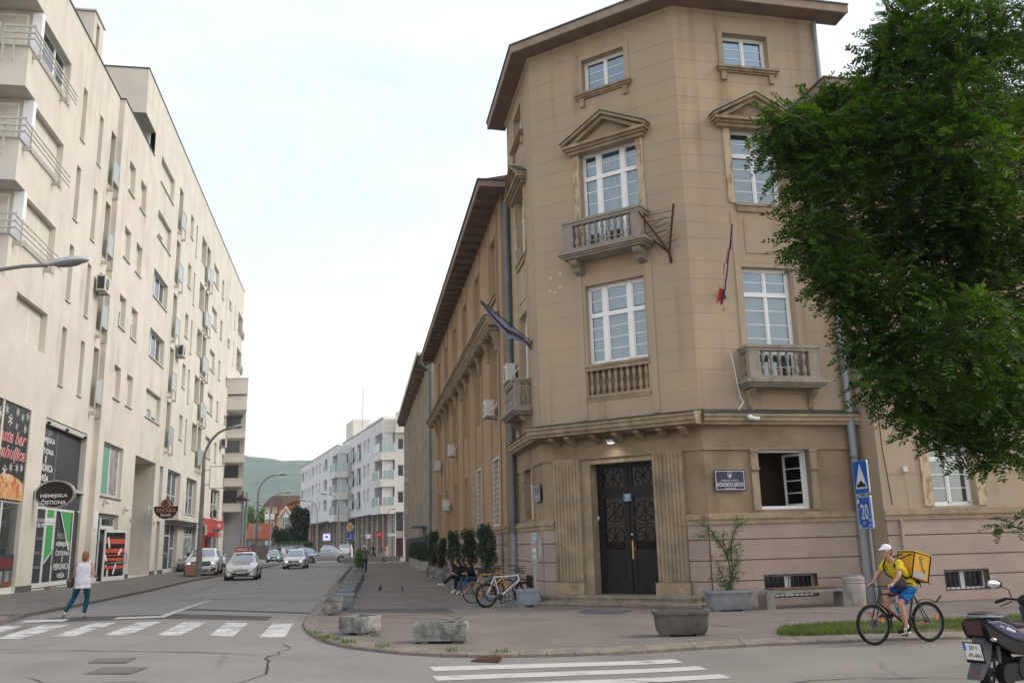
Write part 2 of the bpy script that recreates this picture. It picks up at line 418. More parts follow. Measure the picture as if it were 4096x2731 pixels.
def _asph_extra(m):
 nt=m.node_tree;L=nt.links;b=nt.nodes['Principled BSDF']
 src=b.inputs['Base Color'].links[0].from_socket
 g=nt.nodes.new('ShaderNodeNewGeometry')
 nzz=_n(nt,'ShaderNodeTexNoise',Scale=0.9,Detail=4);L.new(g.outputs['Position'],nzz.inputs['Vector'])
 ad=nt.nodes.new('ShaderNodeMix');ad.data_type='VECTOR';ad.inputs['Factor'].default_value=0.35
 L.new(g.outputs['Position'],ad.inputs['A']);L.new(nzz.outputs['Color'],ad.inputs['B'])
 vo=_n(nt,'ShaderNodeTexVoronoi',Scale=0.22);vo.feature='DISTANCE_TO_EDGE';L.new(ad.outputs['Result'],vo.inputs['Vector'])
 r=_n(nt,'ShaderNodeMapRange');r.inputs['From Min'].default_value=0.0;r.inputs['From Max'].default_value=0.010
 r.inputs['To Min'].default_value=0.85;r.inputs['To Max'].default_value=0.0;L.new(vo.outputs['Distance'],r.inputs['Value'])
 n3=_n(nt,'ShaderNodeTexNoise',Scale=0.16,Detail=3);L.new(g.outputs['Position'],n3.inputs['Vector'])
 r3=_n(nt,'ShaderNodeMapRange');r3.inputs['From Min'].default_value=0.48;r3.inputs['From Max'].default_value=0.6;L.new(n3.outputs['Fac'],r3.inputs['Value'])
 mu=nt.nodes.new('ShaderNodeMath');mu.operation='MULTIPLY';L.new(r.outputs[0],mu.inputs[0]);L.new(r3.outputs[0],mu.inputs[1])
 mi=nt.nodes.new('ShaderNodeMix');mi.data_type='RGBA';mi.blend_type='MULTIPLY';mi.inputs['B'].default_value=(0.4,0.38,0.36,1)
 L.new(mu.outputs[0],mi.inputs['Factor']);L.new(src,mi.inputs['A'])
 sp1=_n(nt,'ShaderNodeTexVoronoi',Scale=1.7);L.new(g.outputs['Position'],sp1.inputs['Vector'])
 rs1=_n(nt,'ShaderNodeMapRange');rs1.inputs['From Min'].default_value=0.02;rs1.inputs['From Max'].default_value=0.07;rs1.inputs['To Min'].default_value=0.45;rs1.inputs['To Max'].default_value=0.0;L.new(sp1.outputs['Distance'],rs1.inputs['Value'])
 n5=_n(nt,'ShaderNodeTexNoise',Scale=0.55,Detail=10,Roughness=0.68);L.new(g.outputs['Position'],n5.inputs['Vector'])
 r5=_n(nt,'ShaderNodeMapRange');r5.inputs['From Min'].default_value=0.53;r5.inputs['From Max'].default_value=0.72;r5.inputs['To Max'].default_value=0.6;L.new(n5.outputs['Fac'],r5.inputs['Value'])
 mxm=nt.nodes.new('ShaderNodeMath');mxm.operation='MAXIMUM';L.new(rs1.outputs[0],mxm.inputs[0]);L.new(r5.outputs[0],mxm.inputs[1])
 mi2=nt.nodes.new('ShaderNodeMix');mi2.data_type='RGBA';mi2.blend_type='MULTIPLY';mi2.inputs['B'].default_value=(0.62,0.60,0.58,1)
 L.new(mxm.outputs[0],mi2.inputs['Factor']);L.new(mi.outputs['Result'],mi2.inputs['A']);L.new(mi2.outputs['Result'],b.inputs['Base Color'])
_asph_extra(ASPH)
PAVE=mat('pavement_asphalt',(0.225,0.195,0.172),0.85,c2=(0.18,0.157,0.14),scale=0.5,detail=8,bump=0.35,bscale=80,fine=0.5)
_asph_extra(PAVE)
KERB=mat('kerb_concrete',(0.29,0.25,0.205),0.92,c2=(0.19,0.165,0.14),scale=3.5,bump=0.6,bscale=35,fine=0.5)
PATCH=mat('fresh_asphalt',(0.085,0.082,0.08),0.85,c2=(0.115,0.108,0.10),scale=1.2,bump=0.3,bscale=80,fine=0.4)
def paint_mat(name,c,wear=(0.42,0.55),under=(0.20,0.18,0.165)):
 return mat(name,c,0.75,c2=under,scale=2.6,detail=10,contrast=wear,bump=0.2,bscale=80,fine=0.3)
PAINT=paint_mat('worn_road_paint',(0.55,0.54,0.52),(0.44,0.66))
PAINT2=paint_mat('fresher_road_paint',(0.52,0.50,0.47),(0.54,0.80))
TYRE=mat('tyre_rubber',(0.018,0.018,0.018),0.85);RIMB=mat('black_rim',(0.03,0.03,0.03),0.4);RIMS=mat('steel_rim',(0.40,0.40,0.40),0.35,metal=0.6);STEEL=mat('spoke_steel',(0.35,0.35,0.35),0.4,metal=0.5);REFL=mat('orange_reflector',(0.75,0.18,0.02),0.4)
KERB_R=[(-15.65,85.58),(-13.02,69.61),(-9.15,46.27),(-6.86,32.09),(-5.74,25.28),(-5.34,22.94),(-4.96,21.41),(-4.44,19.85),(-3.66,18.13),(-2.69,16.97),(-1.66,16.24),(-0.56,15.97),(0.95,16.07),(2.75,16.53),(5.14,17.05),(9.39,17.36)]
KERB_L=[(-13.4,23.77),(-13.82,25.24),(-14.32,26.82),(-14.89,30.79),(-16.67,41.38),(-19.28,54.46),(-20.35,63.3)]
CROSS_L=[[(-13.63,23.56),(-12.53,23.34),(-12.18,21.72),(-13.39,21.98)],[(-12.17,23.53),(-11.43,23.47),(-10.68,19.79),(-11.35,19.95)],[(-10.93,23.63),(-10.32,23.61),(-9.67,20.03),(-10.18,19.99)],[(-9.78,23.65),(-9.23,23.75),(-8.6,20.33),(-9.14,20.28)],[(-8.57,23.54),(-7.96,23.48),(-7.37,20.12),(-7.95,20.19)],[(-7.4,23.34),(-6.78,23.07),(-6.14,19.82),(-6.7,19.91)],[(-6.15,23.03),(-5.6,22.86),(-4.94,19.48),(-5.52,19.61)]]
STOP=[[(-13.53,25.26),(-12.37,25.32),(-12.12,24.51),(-13.19,24.35)],[(-11.11,25.46),(-10.0,25.58),(-9.7,25.02),(-10.96,24.83)],[(-10.0,25.58),(-11.17,33.0),(-11.05,32.96),(-9.66,25.02)]]
CROSS_R=[[(-1.45,14.8),(2.54,15.43),(2.62,14.98),(-1.32,14.32)],[(-1.31,13.8),(2.77,14.54),(2.84,14.14),(-1.19,13.36)],[(-1.18,12.91),(2.92,13.66),(2.99,13.28),(-1.08,12.48)]]
PATCH_ROAD=[(-9.44,24.71),(-9.8,26.45),(-6.74,25.15),(-6.55,23.89)]
PATCH2=[(-10.31,28.56),(-5.97,26.45),(-5.89,25.96),(-10.24,27.99)]
PATCH_L=[(-15.14,26.49),(-14.34,26.42),(-13.77,24.45),(-14.08,24.21)]
PATCH_PAVE=[(-4.67,25.06),(-4.81,26.19),(-1.98,26.34),(-1.72,24.55)]
COVERS=[[(-6.79,15.1),(-5.99,15.0),(-5.96,14.25),(-6.71,14.29)],[(-7.4,16.21),(-6.72,16.25),(-6.59,15.56),(-7.26,15.6)]]
MAT_GRILLE=[(1.81,25.2),(3.01,24.55),(2.56,23.57),(1.46,24.18)]
DRAIN=[(-0.66,15.89),(-0.32,15.69),(-0.36,15.25),(-0.8,15.39)]
GRASS=[(5.02,18.5),(5.28,18.93),(6.51,19.67),(11.32,20.74),(9.49,17.46),(4.9,16.98),(4.88,17.76)]
# ground, road, pavements
def hroad(x):return-0.1-0.2*min(1,max(0,(x+10)/12))
def hpave(x):return hroad(x)+0.1
def sheet(name,polys,hf,m,up=0.0,bottom=None,label=None,parent=None,smooth=False):
 bm=bmesh.new()
 for poly in polys:
  vs=[bm.verts.new((p[0],p[1],0))for p in poly]
  f=bm.faces.new(vs)
 bmesh.ops.triangulate(bm,faces=bm.faces)
 for x in(-10,2):
  bmesh.ops.bisect_plane(bm,geom=bm.verts[:]+bm.edges[:]+bm.faces[:],plane_co=(x,0,0),plane_no=(1,0,0))
 bm.normal_update()
 for f in bm.faces:
  if f.normal.z<0:f.normal_flip()
 for v in bm.verts:v.co.z=hf(v.co.x)+up
 if bottom is not None:
  r=bmesh.ops.extrude_edge_only(bm,edges=[e for e in bm.edges if e.is_boundary])
  for v in r['geom']:
   if isinstance(v,bmesh.types.BMVert):v.co.z-=bottom
 me=bpy.data.meshes.new(name);bm.to_mesh(me);bm.free()
 return obj(name,me,m,parent,label=label)
def resample(path,step):
 P=[Vector((*p,0))for p in path];out=[]
 for i in range(len(P)-1):
  p0,p1,p2,p3=P[max(i-1,0)],P[i],P[i+1],P[min(i+2,len(P)-1)]
  n=max(2,int((p2-p1).length/0.15))
  for k in range(n):
   t=k/n;out.append(0.5*((2*p1)+(-p0+p2)*t+(2*p0-5*p1+4*p2-p3)*t*t+(-p0+3*p1-3*p2+p3)*t**3))
 out.append(P[-1]);res=[out[0]];acc=0
 for a,b in zip(out[:-1],out[1:]):
  acc+=(b-a).length
  if acc>=step:res.append(b);acc=0
 if(res[-1]-out[-1]).length>1e-3:res.append(out[-1])
 return res
GROUND=mat('far_ground',(0.13,0.13,0.08),0.95,c2=(0.18,0.16,0.11),scale=0.02)
g=MB();g.quad((-5000,-600,-0.5),(5000,-600,-0.5),(5000,7000,-0.5),(-5000,7000,-0.5))
struct(obj('ground',g,GROUND))
road=sheet('road',[[(-70,-12),(40,-12),(40,260),(-110,260)]],hroad,ASPH)
struct(road)
kr=KERB_R+[(14,17.6),(24,18.0)]
kpts=resample(kr,0.3)
inner=[]
for i,p in enumerate(kpts):
 d=(kpts[min(i+1,len(kpts)-1)]-kpts[max(i-1,0)]).normalized();nrm=Vector((-d.y,d.x,0))
 inner.append(p+nrm*0.30)
pv=[(p.x,p.y)for p in inner]+[(24,60),(-4,90),(-15,88)]
struct(sheet('pavement',[pv],hpave,PAVE,0.0,bottom=0.25),'grey brown asphalt pavement round the school corner')
kb=MB()
for a,b,ia,ib in zip(kpts[:-1],kpts[1:],inner[:-1],inner[1:]):
 za,zb=hroad(a.x),hroad(b.x)
 kb.quad((a.x,a.y,za+0.045),(b.x,b.y,zb+0.045),(ib.x,ib.y,zb+0.088),(ia.x,ia.y,za+0.088))
 kb.quad((a.x,a.y,za-0.2),(b.x,b.y,zb-0.2),(b.x,b.y,zb+0.045),(a.x,a.y,za+0.045))
kerb=struct(obj('kerb',kb,mat('kerb_joint',(0.07,0.065,0.06),0.95)),'low sloping concrete kerb along the school pavement')
rnd=random.Random(3)
def kerb_stones(parent,path,y_max,zf=hroad,width=0.30):
 P=resample(path,0.05);i=0
 while i<len(P)-12:
  p=P[i]
  if p.y>y_max:i+=1;continue
  ln=rnd.uniform(0.34,0.40)if p.x<1.2 else rnd.uniform(0.72,0.95)
  j=i
  while j<len(P)-1 and(P[j]-P[i]).length<ln:j+=1
  a,b=P[i],P[j];d=(b-a).normalized();n=Vector((-d.y,d.x,0));a2=a+d*0.006;b2=b-d*0.008
  jt=rnd.uniform(-0.006,0.006);z0=zf((a.x+b.x)/2)
  m=MB();w=width
  pr=[(-0.01+jt,-0.05),(-0.012+jt,0.045),(0.012+jt,0.062),(w-0.01,0.104+jt*0.6),(w,0.09),(w,-0.05)]
  vs=[tuple(q+n*o_+Vector((0,0,z0+z_)))for q in(a2,b2)for o_,z_ in pr]
  m.add(vs,[tuple(range(6)),tuple(range(6,12))]+[(k,(k+1)%6,6+(k+1)%6,6+k)for k in range(6)])
  obj('kerb_stone',m,KERB,parent);i=j
kerb_stones(kerb,kr,46)
kl=[(-13.15,22.2)]+KERB_L+[(-24.5,90),(-28.5,112)]
lp=[(p[0],p[1])for p in kl]+[(-60,112),(-60,10),(-22,10),(-14.0,15),(-13.3,20)]
struct(sheet('pavement',[lp],lambda x:-0.004 if x<-13.6 else-0.04,mat('worn_pavement_asphalt',(0.235,0.206,0.183),0.88,c2=(0.185,0.165,0.148),scale=0.6,detail=8,bump=0.35,bscale=80,fine=0.5),0.0,bottom=0.25),'grey brown asphalt pavement in front of the shops')
kerb2=MB()
kk=[(-13.3,20.0),(-13.25,22.0),(-13.42,23.8),(-13.95,25.3)]
kerb2.sweep([(p[0],p[1])for p in kk],[(0,-0.1),(0,0.02),(0.28,0.05),(0.28,-0.1)])
struct(obj('kerb',kerb2,KERB),'raised concrete kerb end beside the crossing')
gp=[(5.0,18.0),(5.3,18.9),(6.5,19.5),(12,20.3),(24,20.6),(24,18.45),(12,17.95),(9.4,17.78),(5.3,17.45),(4.95,17.6)]
soil=sheet('verge',[gp],hpave,mat('dry_soil',(0.16,0.13,0.085),0.95,c2=(0.24,0.19,0.11),scale=6,bump=0.6,bscale=30),0.006)
struct(soil,'narrow planted strip with thin soil between kerb and pavement')
def inpoly(x,y,P):
 c=False;j=len(P)-1
 for i in range(len(P)):
  if(P[i][1]>y)!=(P[j][1]>y)and x<(P[j][0]-P[i][0])*(y-P[i][1])/(P[j][1]-P[i][1])+P[i][0]:c=not c
  j=i
 return c
def blades(name,pts,hfun,hmin,hmax,m,w=0.006,label=None):
 v,f=[],[]
 for(x,y)in pts:
  h=random.uniform(hmin,hmax);a=random.uniform(0,2*PI);l=random.uniform(0.1,0.6)*h;b=random.uniform(0,2*PI)
  z=hfun(x);dx,dy=math.cos(a)*w,math.sin(a)*w;lx,ly=math.cos(b)*l,math.sin(b)*l;n=len(v)
  v+=[(x-dx,y-dy,z),(x+dx,y+dy,z),(x+dx*0.6+lx*0.4,y+dy*0.6+ly*0.4,z+h*0.6),(x-dx*0.6+lx*0.4,y-dy*0.6+ly*0.4,z+h*0.6),(x+lx,y+ly,z+h)]
  f+=[(n,n+1,n+2,n+3),(n+3,n+2,n+4)]
 me=bpy.data.meshes.new(name);me.from_pydata(v,[],f)
 o=obj(name,me,m);tag(o,label,'grass',kind='stuff');return o
pts,dry=[],[]
from mathutils import noise as mn
while len(pts)<26000:
 x=4.9+random.random()**1.3*9.5;y=random.uniform(17.4,20.4)
 if inpoly(x,y,gp):
  q=mn.noise(Vector((x*1.1,y*1.6,0)))
  if q>0.12 and random.random()<0.75:
   if random.random()<0.35:dry.append((x,y))
   continue
  pts.append((x,y))
GRASSM=leaf_mat('verge_grass',(0.07,0.125,0.03),(0.15,0.19,0.055),0.25,scale=1.6)
DRYM=leaf_mat('dry_grass',(0.34,0.27,0.12),(0.42,0.34,0.17),0.2)
blades('grass',pts,hpave,0.04,0.12,GRASSM,label='short green grass growing in the strip along the kerb')
blades('grass',dry,hpave,0.02,0.06,DRYM,label='dry yellow grass in the strip along the kerb')
wp=[]
for(x,y,n)in[(-3.9,18.5,80),(-3.3,17.7,60),(-2.5,17.0,40),(-4.3,19.5,30),(-1.2,16.2,30),(-2.9,18.6,50),(-0.3,16.0,30),(-3.6,18.3,60),(-8.6,44,60),(-7.7,40,50),(-6.7,34,40),(-6.0,29.5,40),(-5.2,25.9,40)]:
 for k in range(n):wp.append((x+random.gauss(0,0.08),y+random.gauss(0,0.09)))
blades('weeds',wp,lambda x:hpave(x)-0.02,0.03,0.10,GRASSM,w=0.008,label='small green weeds growing from the kerb joints')
MK=[]
def marking(name,poly,m,hf,up,label):
 o=sheet(name,[poly],hf,m,up);struct(o,label);return o
for k,s in enumerate(CROSS_L):marking('crossing_stripe',s,PAINT,hroad,0.006,'worn white stripe of the zebra crossing over the street')
for k,s in enumerate(CROSS_R):marking('crossing_stripe',s,PAINT2,hroad,0.006,'white stripe of the zebra crossing in front of the school')
for s in STOP:marking('road_line',s,PAINT2,hroad,0.010,'white painted road line before the zebra crossing')
marking('road_patch',[(-13.2,25.9),(-12.9,24.3),(-9.44,24.71),(-6.55,23.89),(-6.74,25.15),(-9.8,26.45)],PATCH,hroad,0.004,'dark asphalt trench repair across the street')
marking('road_patch',PATCH2,PATCH,hroad,0.004,'narrow dark repaired strip across the street')
marking('road_patch',PATCH_L,PATCH,lambda x:-0.004 if x<-13.6 else-0.02,0.006,'dark patch in the left pavement')
marking('pavement_patch',[(-5.3,25.3),(-5.3,26.4),(-4.81,26.19),(-1.98,26.34),(-1.72,24.55),(-4.67,25.0)],PATCH,hpave,0.004,'dark asphalt patch in the pavement by the bicycles')
marking('road_patch',[(-12.5,34.0),(-9.5,34.4),(-9.3,33.6),(-12.3,33.1)],mat('older_patch',(0.22,0.20,0.182),0.85,c2=(0.25,0.226,0.205),scale=1.2,fine=0.4),hroad,0.004,'older darker patch in the street')
marking('road_patch',[(-27,88),(-14.6,83),(-14.4,81.5),(-27,86)],PATCH,hroad,0.004,'dark repair line across the far part of the street')
for c,lb in zip(COVERS,('larger of the two','smaller of the two')):
 mc=MB();cx=sum(p[0]for p in c)/4;cy=sum(p[1]for p in c)/4;z=hroad(cx)
 r=root('manhole_cover','square steel cover in the road, the %s near the front'%lb[:6].replace('larger','nearer').replace('smalle','farther'),'manhole cover',(cx,cy,z),group='steel covers in the road')
 mc.prism([(p[0]-cx,p[1]-cy)for p in c],0.0,0.012,'z');obj('cover_frame',mc,mat('cover_iron',(0.12,0.11,0.10),0.7,c2=(0.16,0.14,0.125),scale=5,bump=0.4,bscale=50),r)
 m2=MB();m2.prism([((p[0]-cx)*0.88,(p[1]-cy)*0.88)for p in c],0.012,0.018,'z');obj('plate',m2,mat('cover_plate',(0.15,0.135,0.12),0.7,c2=(0.11,0.10,0.09),scale=9,bump=0.5,bscale=60),r)
dr=root('drain_grate','cast iron drain grate in the gutter by the kerb','drain',(-0.53,15.56,hroad(-0.53)))
c=[(p[0]+0.53,p[1]-15.56)for p in DRAIN]
obj('frame',MB().prism(c,0.0,0.008,'z'),mat('drain_pit',(0.015,0.015,0.015),0.9),dr)
for k in range(8):
 t=(k+0.5)/8;a=Vector(c[0]).lerp(Vector(c[1]),t);b=Vector(c[3]).lerp(Vector(c[2]),t)
 obj('bar',MB().cyl((a.x,a.y,0.012),(b.x,b.y,0.012),0.014,n=4),RUST,dr)
for a,b in((0,1),(3,2),(0,3),(1,2)):
 obj('rim',MB().cyl((*c[a],0.012),(*c[b],0.012),0.02,n=4),RUST,dr)
mg=MAT_GRILLE;cx,cy=2.2,24.4
dm=root('door_grating','flat dark metal grating set in the pavement before the entrance steps','grating',(cx,cy,hpave(2.2)))
q=[(p[0]-cx,p[1]-cy)for p in mg]
obj('pit',MB().prism(q,0.0,0.006,'z'),mat('grating_dark',(0.03,0.03,0.038),0.7),dm)
for k in range(22):
 t=(k+0.5)/22;a=Vector(q[0]).lerp(Vector(q[1]),t);b=Vector(q[3]).lerp(Vector(q[2]),t)
 obj('bar',MB().cyl((a.x,a.y,0.010),(b.x,b.y,0.010),0.009,n=4),mat('grating_steel',(0.10,0.10,0.12),0.55),dm)
CRK=mat('crack_dirt',(0.05,0.046,0.042),0.95);DIRT_SHADE=mat('gutter_dirt_shade',(0.12,0.105,0.088),0.95,c2=(0.21,0.185,0.16),scale=4)  # dark dirt colour that also paints contact shade along kerb and wall feet
def ribbon(name,path,w,m,hf,up,label,jit=0.05,taper=True):
 r_=random.Random(len(path)*7+int(path[0][0]*10));P=resample(path,0.22);V,Fc=[],[]
 for i,p in enumerate(P):
  d=(P[min(i+1,len(P)-1)]-P[max(i-1,0)]).normalized();n=Vector((-d.y,d.x,0));q=p+n*r_.gauss(0,jit);ww=w*r_.uniform(.4,1.3)*(min(1,i/4+.1,(len(P)-1-i)/4+.1)if taper else 1)
  for s in(-1,1):v=q+n*ww*s*.5;V.append((v.x,v.y,hf(v.x)+up))
  if i:Fc.append((2*i-2,2*i-1,2*i+1,2*i))
 me=bpy.data.meshes.new(name);me.from_pydata(V,[],Fc);struct(obj(name,me,m),label)
for k,p in enumerate([[(-4.9,18.9),(-4.4,17.6),(-4.3,16.0),(-3.9,14.0),(-4.1,12.5),(-3.4,11)],[(-12.5,17.6),(-9.5,17.2),(-7.5,17.35),(-4.4,16.5)],[(-7.6,14.2),(-6.6,13.3),(-5.4,13.4),(-4.6,12.4)],[(-9,33),(-7.6,31.5),(-6.9,31.9)],[(-13.4,27.2),(-10.5,27.6),(-7.2,26.8),(-6.0,26.2)],[(-17,46),(-13,45),(-10,44.2)],[(1,13.5),(3,12.7),(5,12.9),(8,12.0)],[(-1.9,11.9),(-1.0,10.6),(.5,10.1)],[(-15,31.5),(-13.8,36),(-14.2,41),(-15.6,47)]]):
 ribbon('road_crack',p,.035,CRK,hroad,.009,'thin dark crack in the road surface')
for k,p in enumerate([[(-6.2,36.5),(-4.9,35.8),(-4.2,33.2),(-3.1,30.4),(-2.6,28.1)],[(-7.2,41.5),(-5.4,39.3),(-4.9,35.8)],[(-4.9,29),(-3.4,29.6),(-1.9,29.2)],[(-4.6,22.0),(-2.4,21.6),(.2,22.3),(2.9,21.8)],[(3.6,22.6),(3.9,20.6),(5.0,18.9)],[(-6.5,49),(-5.6,45),(-3.9,44)],[(-3.4,28.1),(-3.0,26.6)],[(6.4,22.4),(9.5,22.1),(13,22.6)]]):
 ribbon('pavement_crack',p,.03,CRK,hpave,.006,'thin dark crack in the pavement')
ribbon('gutter_dirt_shade',[(p[0]-.0,p[1])for p in[(q.x,q.y)for q in resample([(a,b)for a,b in kr],.8)]],.13,DIRT_SHADE,hroad,.006,'dirt, grit and painted contact shade along the kerb',.02,False)
ribbon('wall_dirt_shade',[(4.9,24.62),(9.4,25.55)],.16,DIRT_SHADE,hpave,.006,'dirt and painted contact shade along the foot of the school wall',.02,False);ribbon('wall_dirt_shade',[(9.95,24.75),(20,27.0)],.16,DIRT_SHADE,hpave,.006,'dirt and painted contact shade along the foot of the right wing',.02,False)
# the school: corner tower and two wings
AZE,AZR,AZT,AZS=rad(123.09),rad(77.5),rad(-9.84),rad(-10.3)
P1=(0.835,27.655);P2=(5.251,24.778)
school=root('school_building','ochre three storey corner school building with chamfered entrance tower and long side wing','building',(3.0,26.4,0))
FE=Fr(school,P1,AZE,1);FR=Fr(school,P2,AZR,1);FT=Fr(school,P1,AZT,-1)
FW=Fr(school,(-0.343,32.5),AZT,-1);FG=Fr(school,(10.2,25.0),AZR,1)
GZ=[17.35,16.8,16.14,15.5,14.88,14.4,13.95,13.47,12.95,12.41,11.88,11.33,10.8,10.3,9.6,9.04,8.53,8.0,7.5,6.95,6.35,5.72]
LE,LR,LT=5.27,5.0,4.9
ZB=-0.45
REV=0.22
mE=wall(MB(),0,LE,4.6,17.95,[(1.78,3.79,6.9,9.42),(1.74,3.78,5.95,6.70,0.16),(1.80,3.81,10.45,13.9),(2.03,3.57,15.97,17.15)],REV+0.1,GZ,0.006,0.012)
FE.obj('tower_wall',mE,PLAST)
for F,LL in((FR,LR),(FT,LT)):
 F.obj('tower_wall',wall(MB(),0,LL,4.6,17.95,[(1.66,3.25,5.95,9.47),(1.66,3.22,11.47,13.95),(1.66,3.20,16.05,17.2)],REV+0.1,GZ,0.006,0.012),PLAST)
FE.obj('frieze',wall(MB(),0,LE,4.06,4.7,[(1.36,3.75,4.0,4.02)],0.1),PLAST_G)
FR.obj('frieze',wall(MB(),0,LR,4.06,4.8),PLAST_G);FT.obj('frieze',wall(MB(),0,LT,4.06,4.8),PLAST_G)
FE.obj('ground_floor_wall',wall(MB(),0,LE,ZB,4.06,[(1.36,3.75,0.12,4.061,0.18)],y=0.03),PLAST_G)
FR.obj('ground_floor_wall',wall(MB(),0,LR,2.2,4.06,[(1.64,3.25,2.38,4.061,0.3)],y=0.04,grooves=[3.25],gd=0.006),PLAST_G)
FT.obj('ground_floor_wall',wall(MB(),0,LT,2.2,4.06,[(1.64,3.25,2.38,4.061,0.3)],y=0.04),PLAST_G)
for F,LL in((FR,LR),(FT,LT),(FE,LE)):
 F.obj('frieze_drip',MB().box(0,LL,-0.025,0.035,4.05,4.085),STONE)
zc=[(ZB,0.48),(0.48,1.03),(1.03,1.58),(1.58,2.02)]
def plinth(F,L,holes,parts=True,u0=0):
 F.obj('plinth_backing',wall(MB(),u0,L,ZB,2.05,[h+(0.3,)for h in holes],y=0.0),mat('plinth_joint',(0.30,0.21,0.17),0.95))
 for a,b in zc:
  hs=[(h[0],h[1],max(h[2],a+0.0),min(h[3],b))for h in holes if h[2]<b and h[3]>a]
  mb=MB();us=sorted({u0,L,*[h[0]for h in hs],*[h[1]for h in hs]})
  for p,q in zip(us[:-1],us[1:]):
   zs=[(a+0.016,b-0.016)]
   for h in hs:
    if h[0]<(p+q)/2<h[1]:
     zs=[z for z in((a+0.016,h[2]),(h[3],b-0.016))if z[1]-z[0]>0.03]
   for z in zs:mb.box(p,q,-0.06,0.0,z[0],z[1])
  F.obj('plinth_course',mb,PINK)
plinth(FR,LR,[(1.5,3.12,0.0,0.62)]);plinth(FT,LT,[(1.6,2.9,0.0,0.6)])
plinth(FE,0.42,[]);plinth(FE,LE,[],u0=4.68)
def ledge(F,a,b,z0=2.0,m=STONE):
 F.obj('ledge',MB().box(a,b,-0.10,0.04,z0,z0+0.13).box(a,b,-0.135,0.04,z0+0.132,z0+0.21).box(a,b,-0.09,0.04,z0+0.212,z0+0.29),m)
ledge(FR,-0.03,LR);ledge(FT,-0.03,LT);ledge(FE,-0.04,0.42);ledge(FE,4.68,LE+0.04)
for a in(0.45,3.75):
 mb=MB().box(a,a+0.92,-0.10,0.05,0.47,4.06)
 nfl=8
 for k in range(nfl):
  x=a+0.055+k*(0.92-0.11)/(nfl-1)
  mb.cyl((x,-0.10,0.52),(x,-0.10,4.0),0.042,n=8)
 FE.obj('fluted_pilaster',mb,STONE,smooth=False)
 FE.obj('pilaster_base',MB().box(a-0.06,a+0.97,-0.19,0.05,0.10,0.46),STONE)
def plan(F,u,y):q=F.pt(u,y,0);return(q.x-school.location.x,q.y-school.location.y)
for(ua,ub,d,za,zb)in((-0.15,5.3,0.98,-0.5,-0.045),(0.18,5.0,0.58,-0.045,0.12)):
 FE.obj('entrance_step',MB().box(ua,ub,-d,0.5,za,zb-0.07).box(ua-0.03,ub+0.03,-d-0.035,0.5,zb-0.068,zb),mat('stone_step',(0.33,0.29,0.23),0.9,c2=(0.20,0.17,0.14),scale=3,bump=0.5,bscale=40,fine=0.5,streak=(0.7,(0.5,0.45,0.4),5)))
FE.obj('door_surround',MB().box(1.36,1.66,0.02,0.2,0.12,4.06).box(3.70,3.75,0.02,0.2,0.12,4.06).box(1.66,3.70,0.02,0.2,3.88,4.06).box(1.60,1.66,0.2,0.62,0.12,3.92).box(3.70,3.76,0.2,0.62,0.12,3.92).box(1.66,3.70,0.2,0.62,3.88,3.94),STONE)
DOORM=mat('black_brown_door',(0.008,0.006,0.0055),0.5,spec=0.25,c2=(0.016,0.013,0.011),scale=5,bump=0.15,bscale=30)
FE.obj('door_frame',MB().box(1.66,3.70,0.44,0.52,3.0,3.14).box(2.665,2.695,0.42,0.52,0.14,3.88).box(1.66,1.70,0.44,0.54,0.12,3.88).box(3.66,3.70,0.44,0.54,0.12,3.88).box(1.66,3.70,0.44,0.54,3.80,3.88),DOORM)
DG=glass_mat('door_glass',(0.3,0.3,0.3),0.02,opaque=0.9,body=(0.012,0.007,0.006))
def lattice(mb,cx,cz,r,y):
 mb.tube([(cx+r*math.cos(2*PI*k/24),y,cz+r*math.sin(2*PI*k/24))for k in range(24)],0.012,n=5,closed=True)
 for k in range(4):
  a=PI*k/4;mb.cyl((cx-r*1.25*math.cos(a)if k%2 else cx-r*math.cos(a),y,cz-(r*1.25 if k%2 else r)*math.sin(a)),(cx+(r*1.25 if k%2 else r)*math.cos(a),y,cz+(r*1.25 if k%2 else r)*math.sin(a)),0.010,n=5)
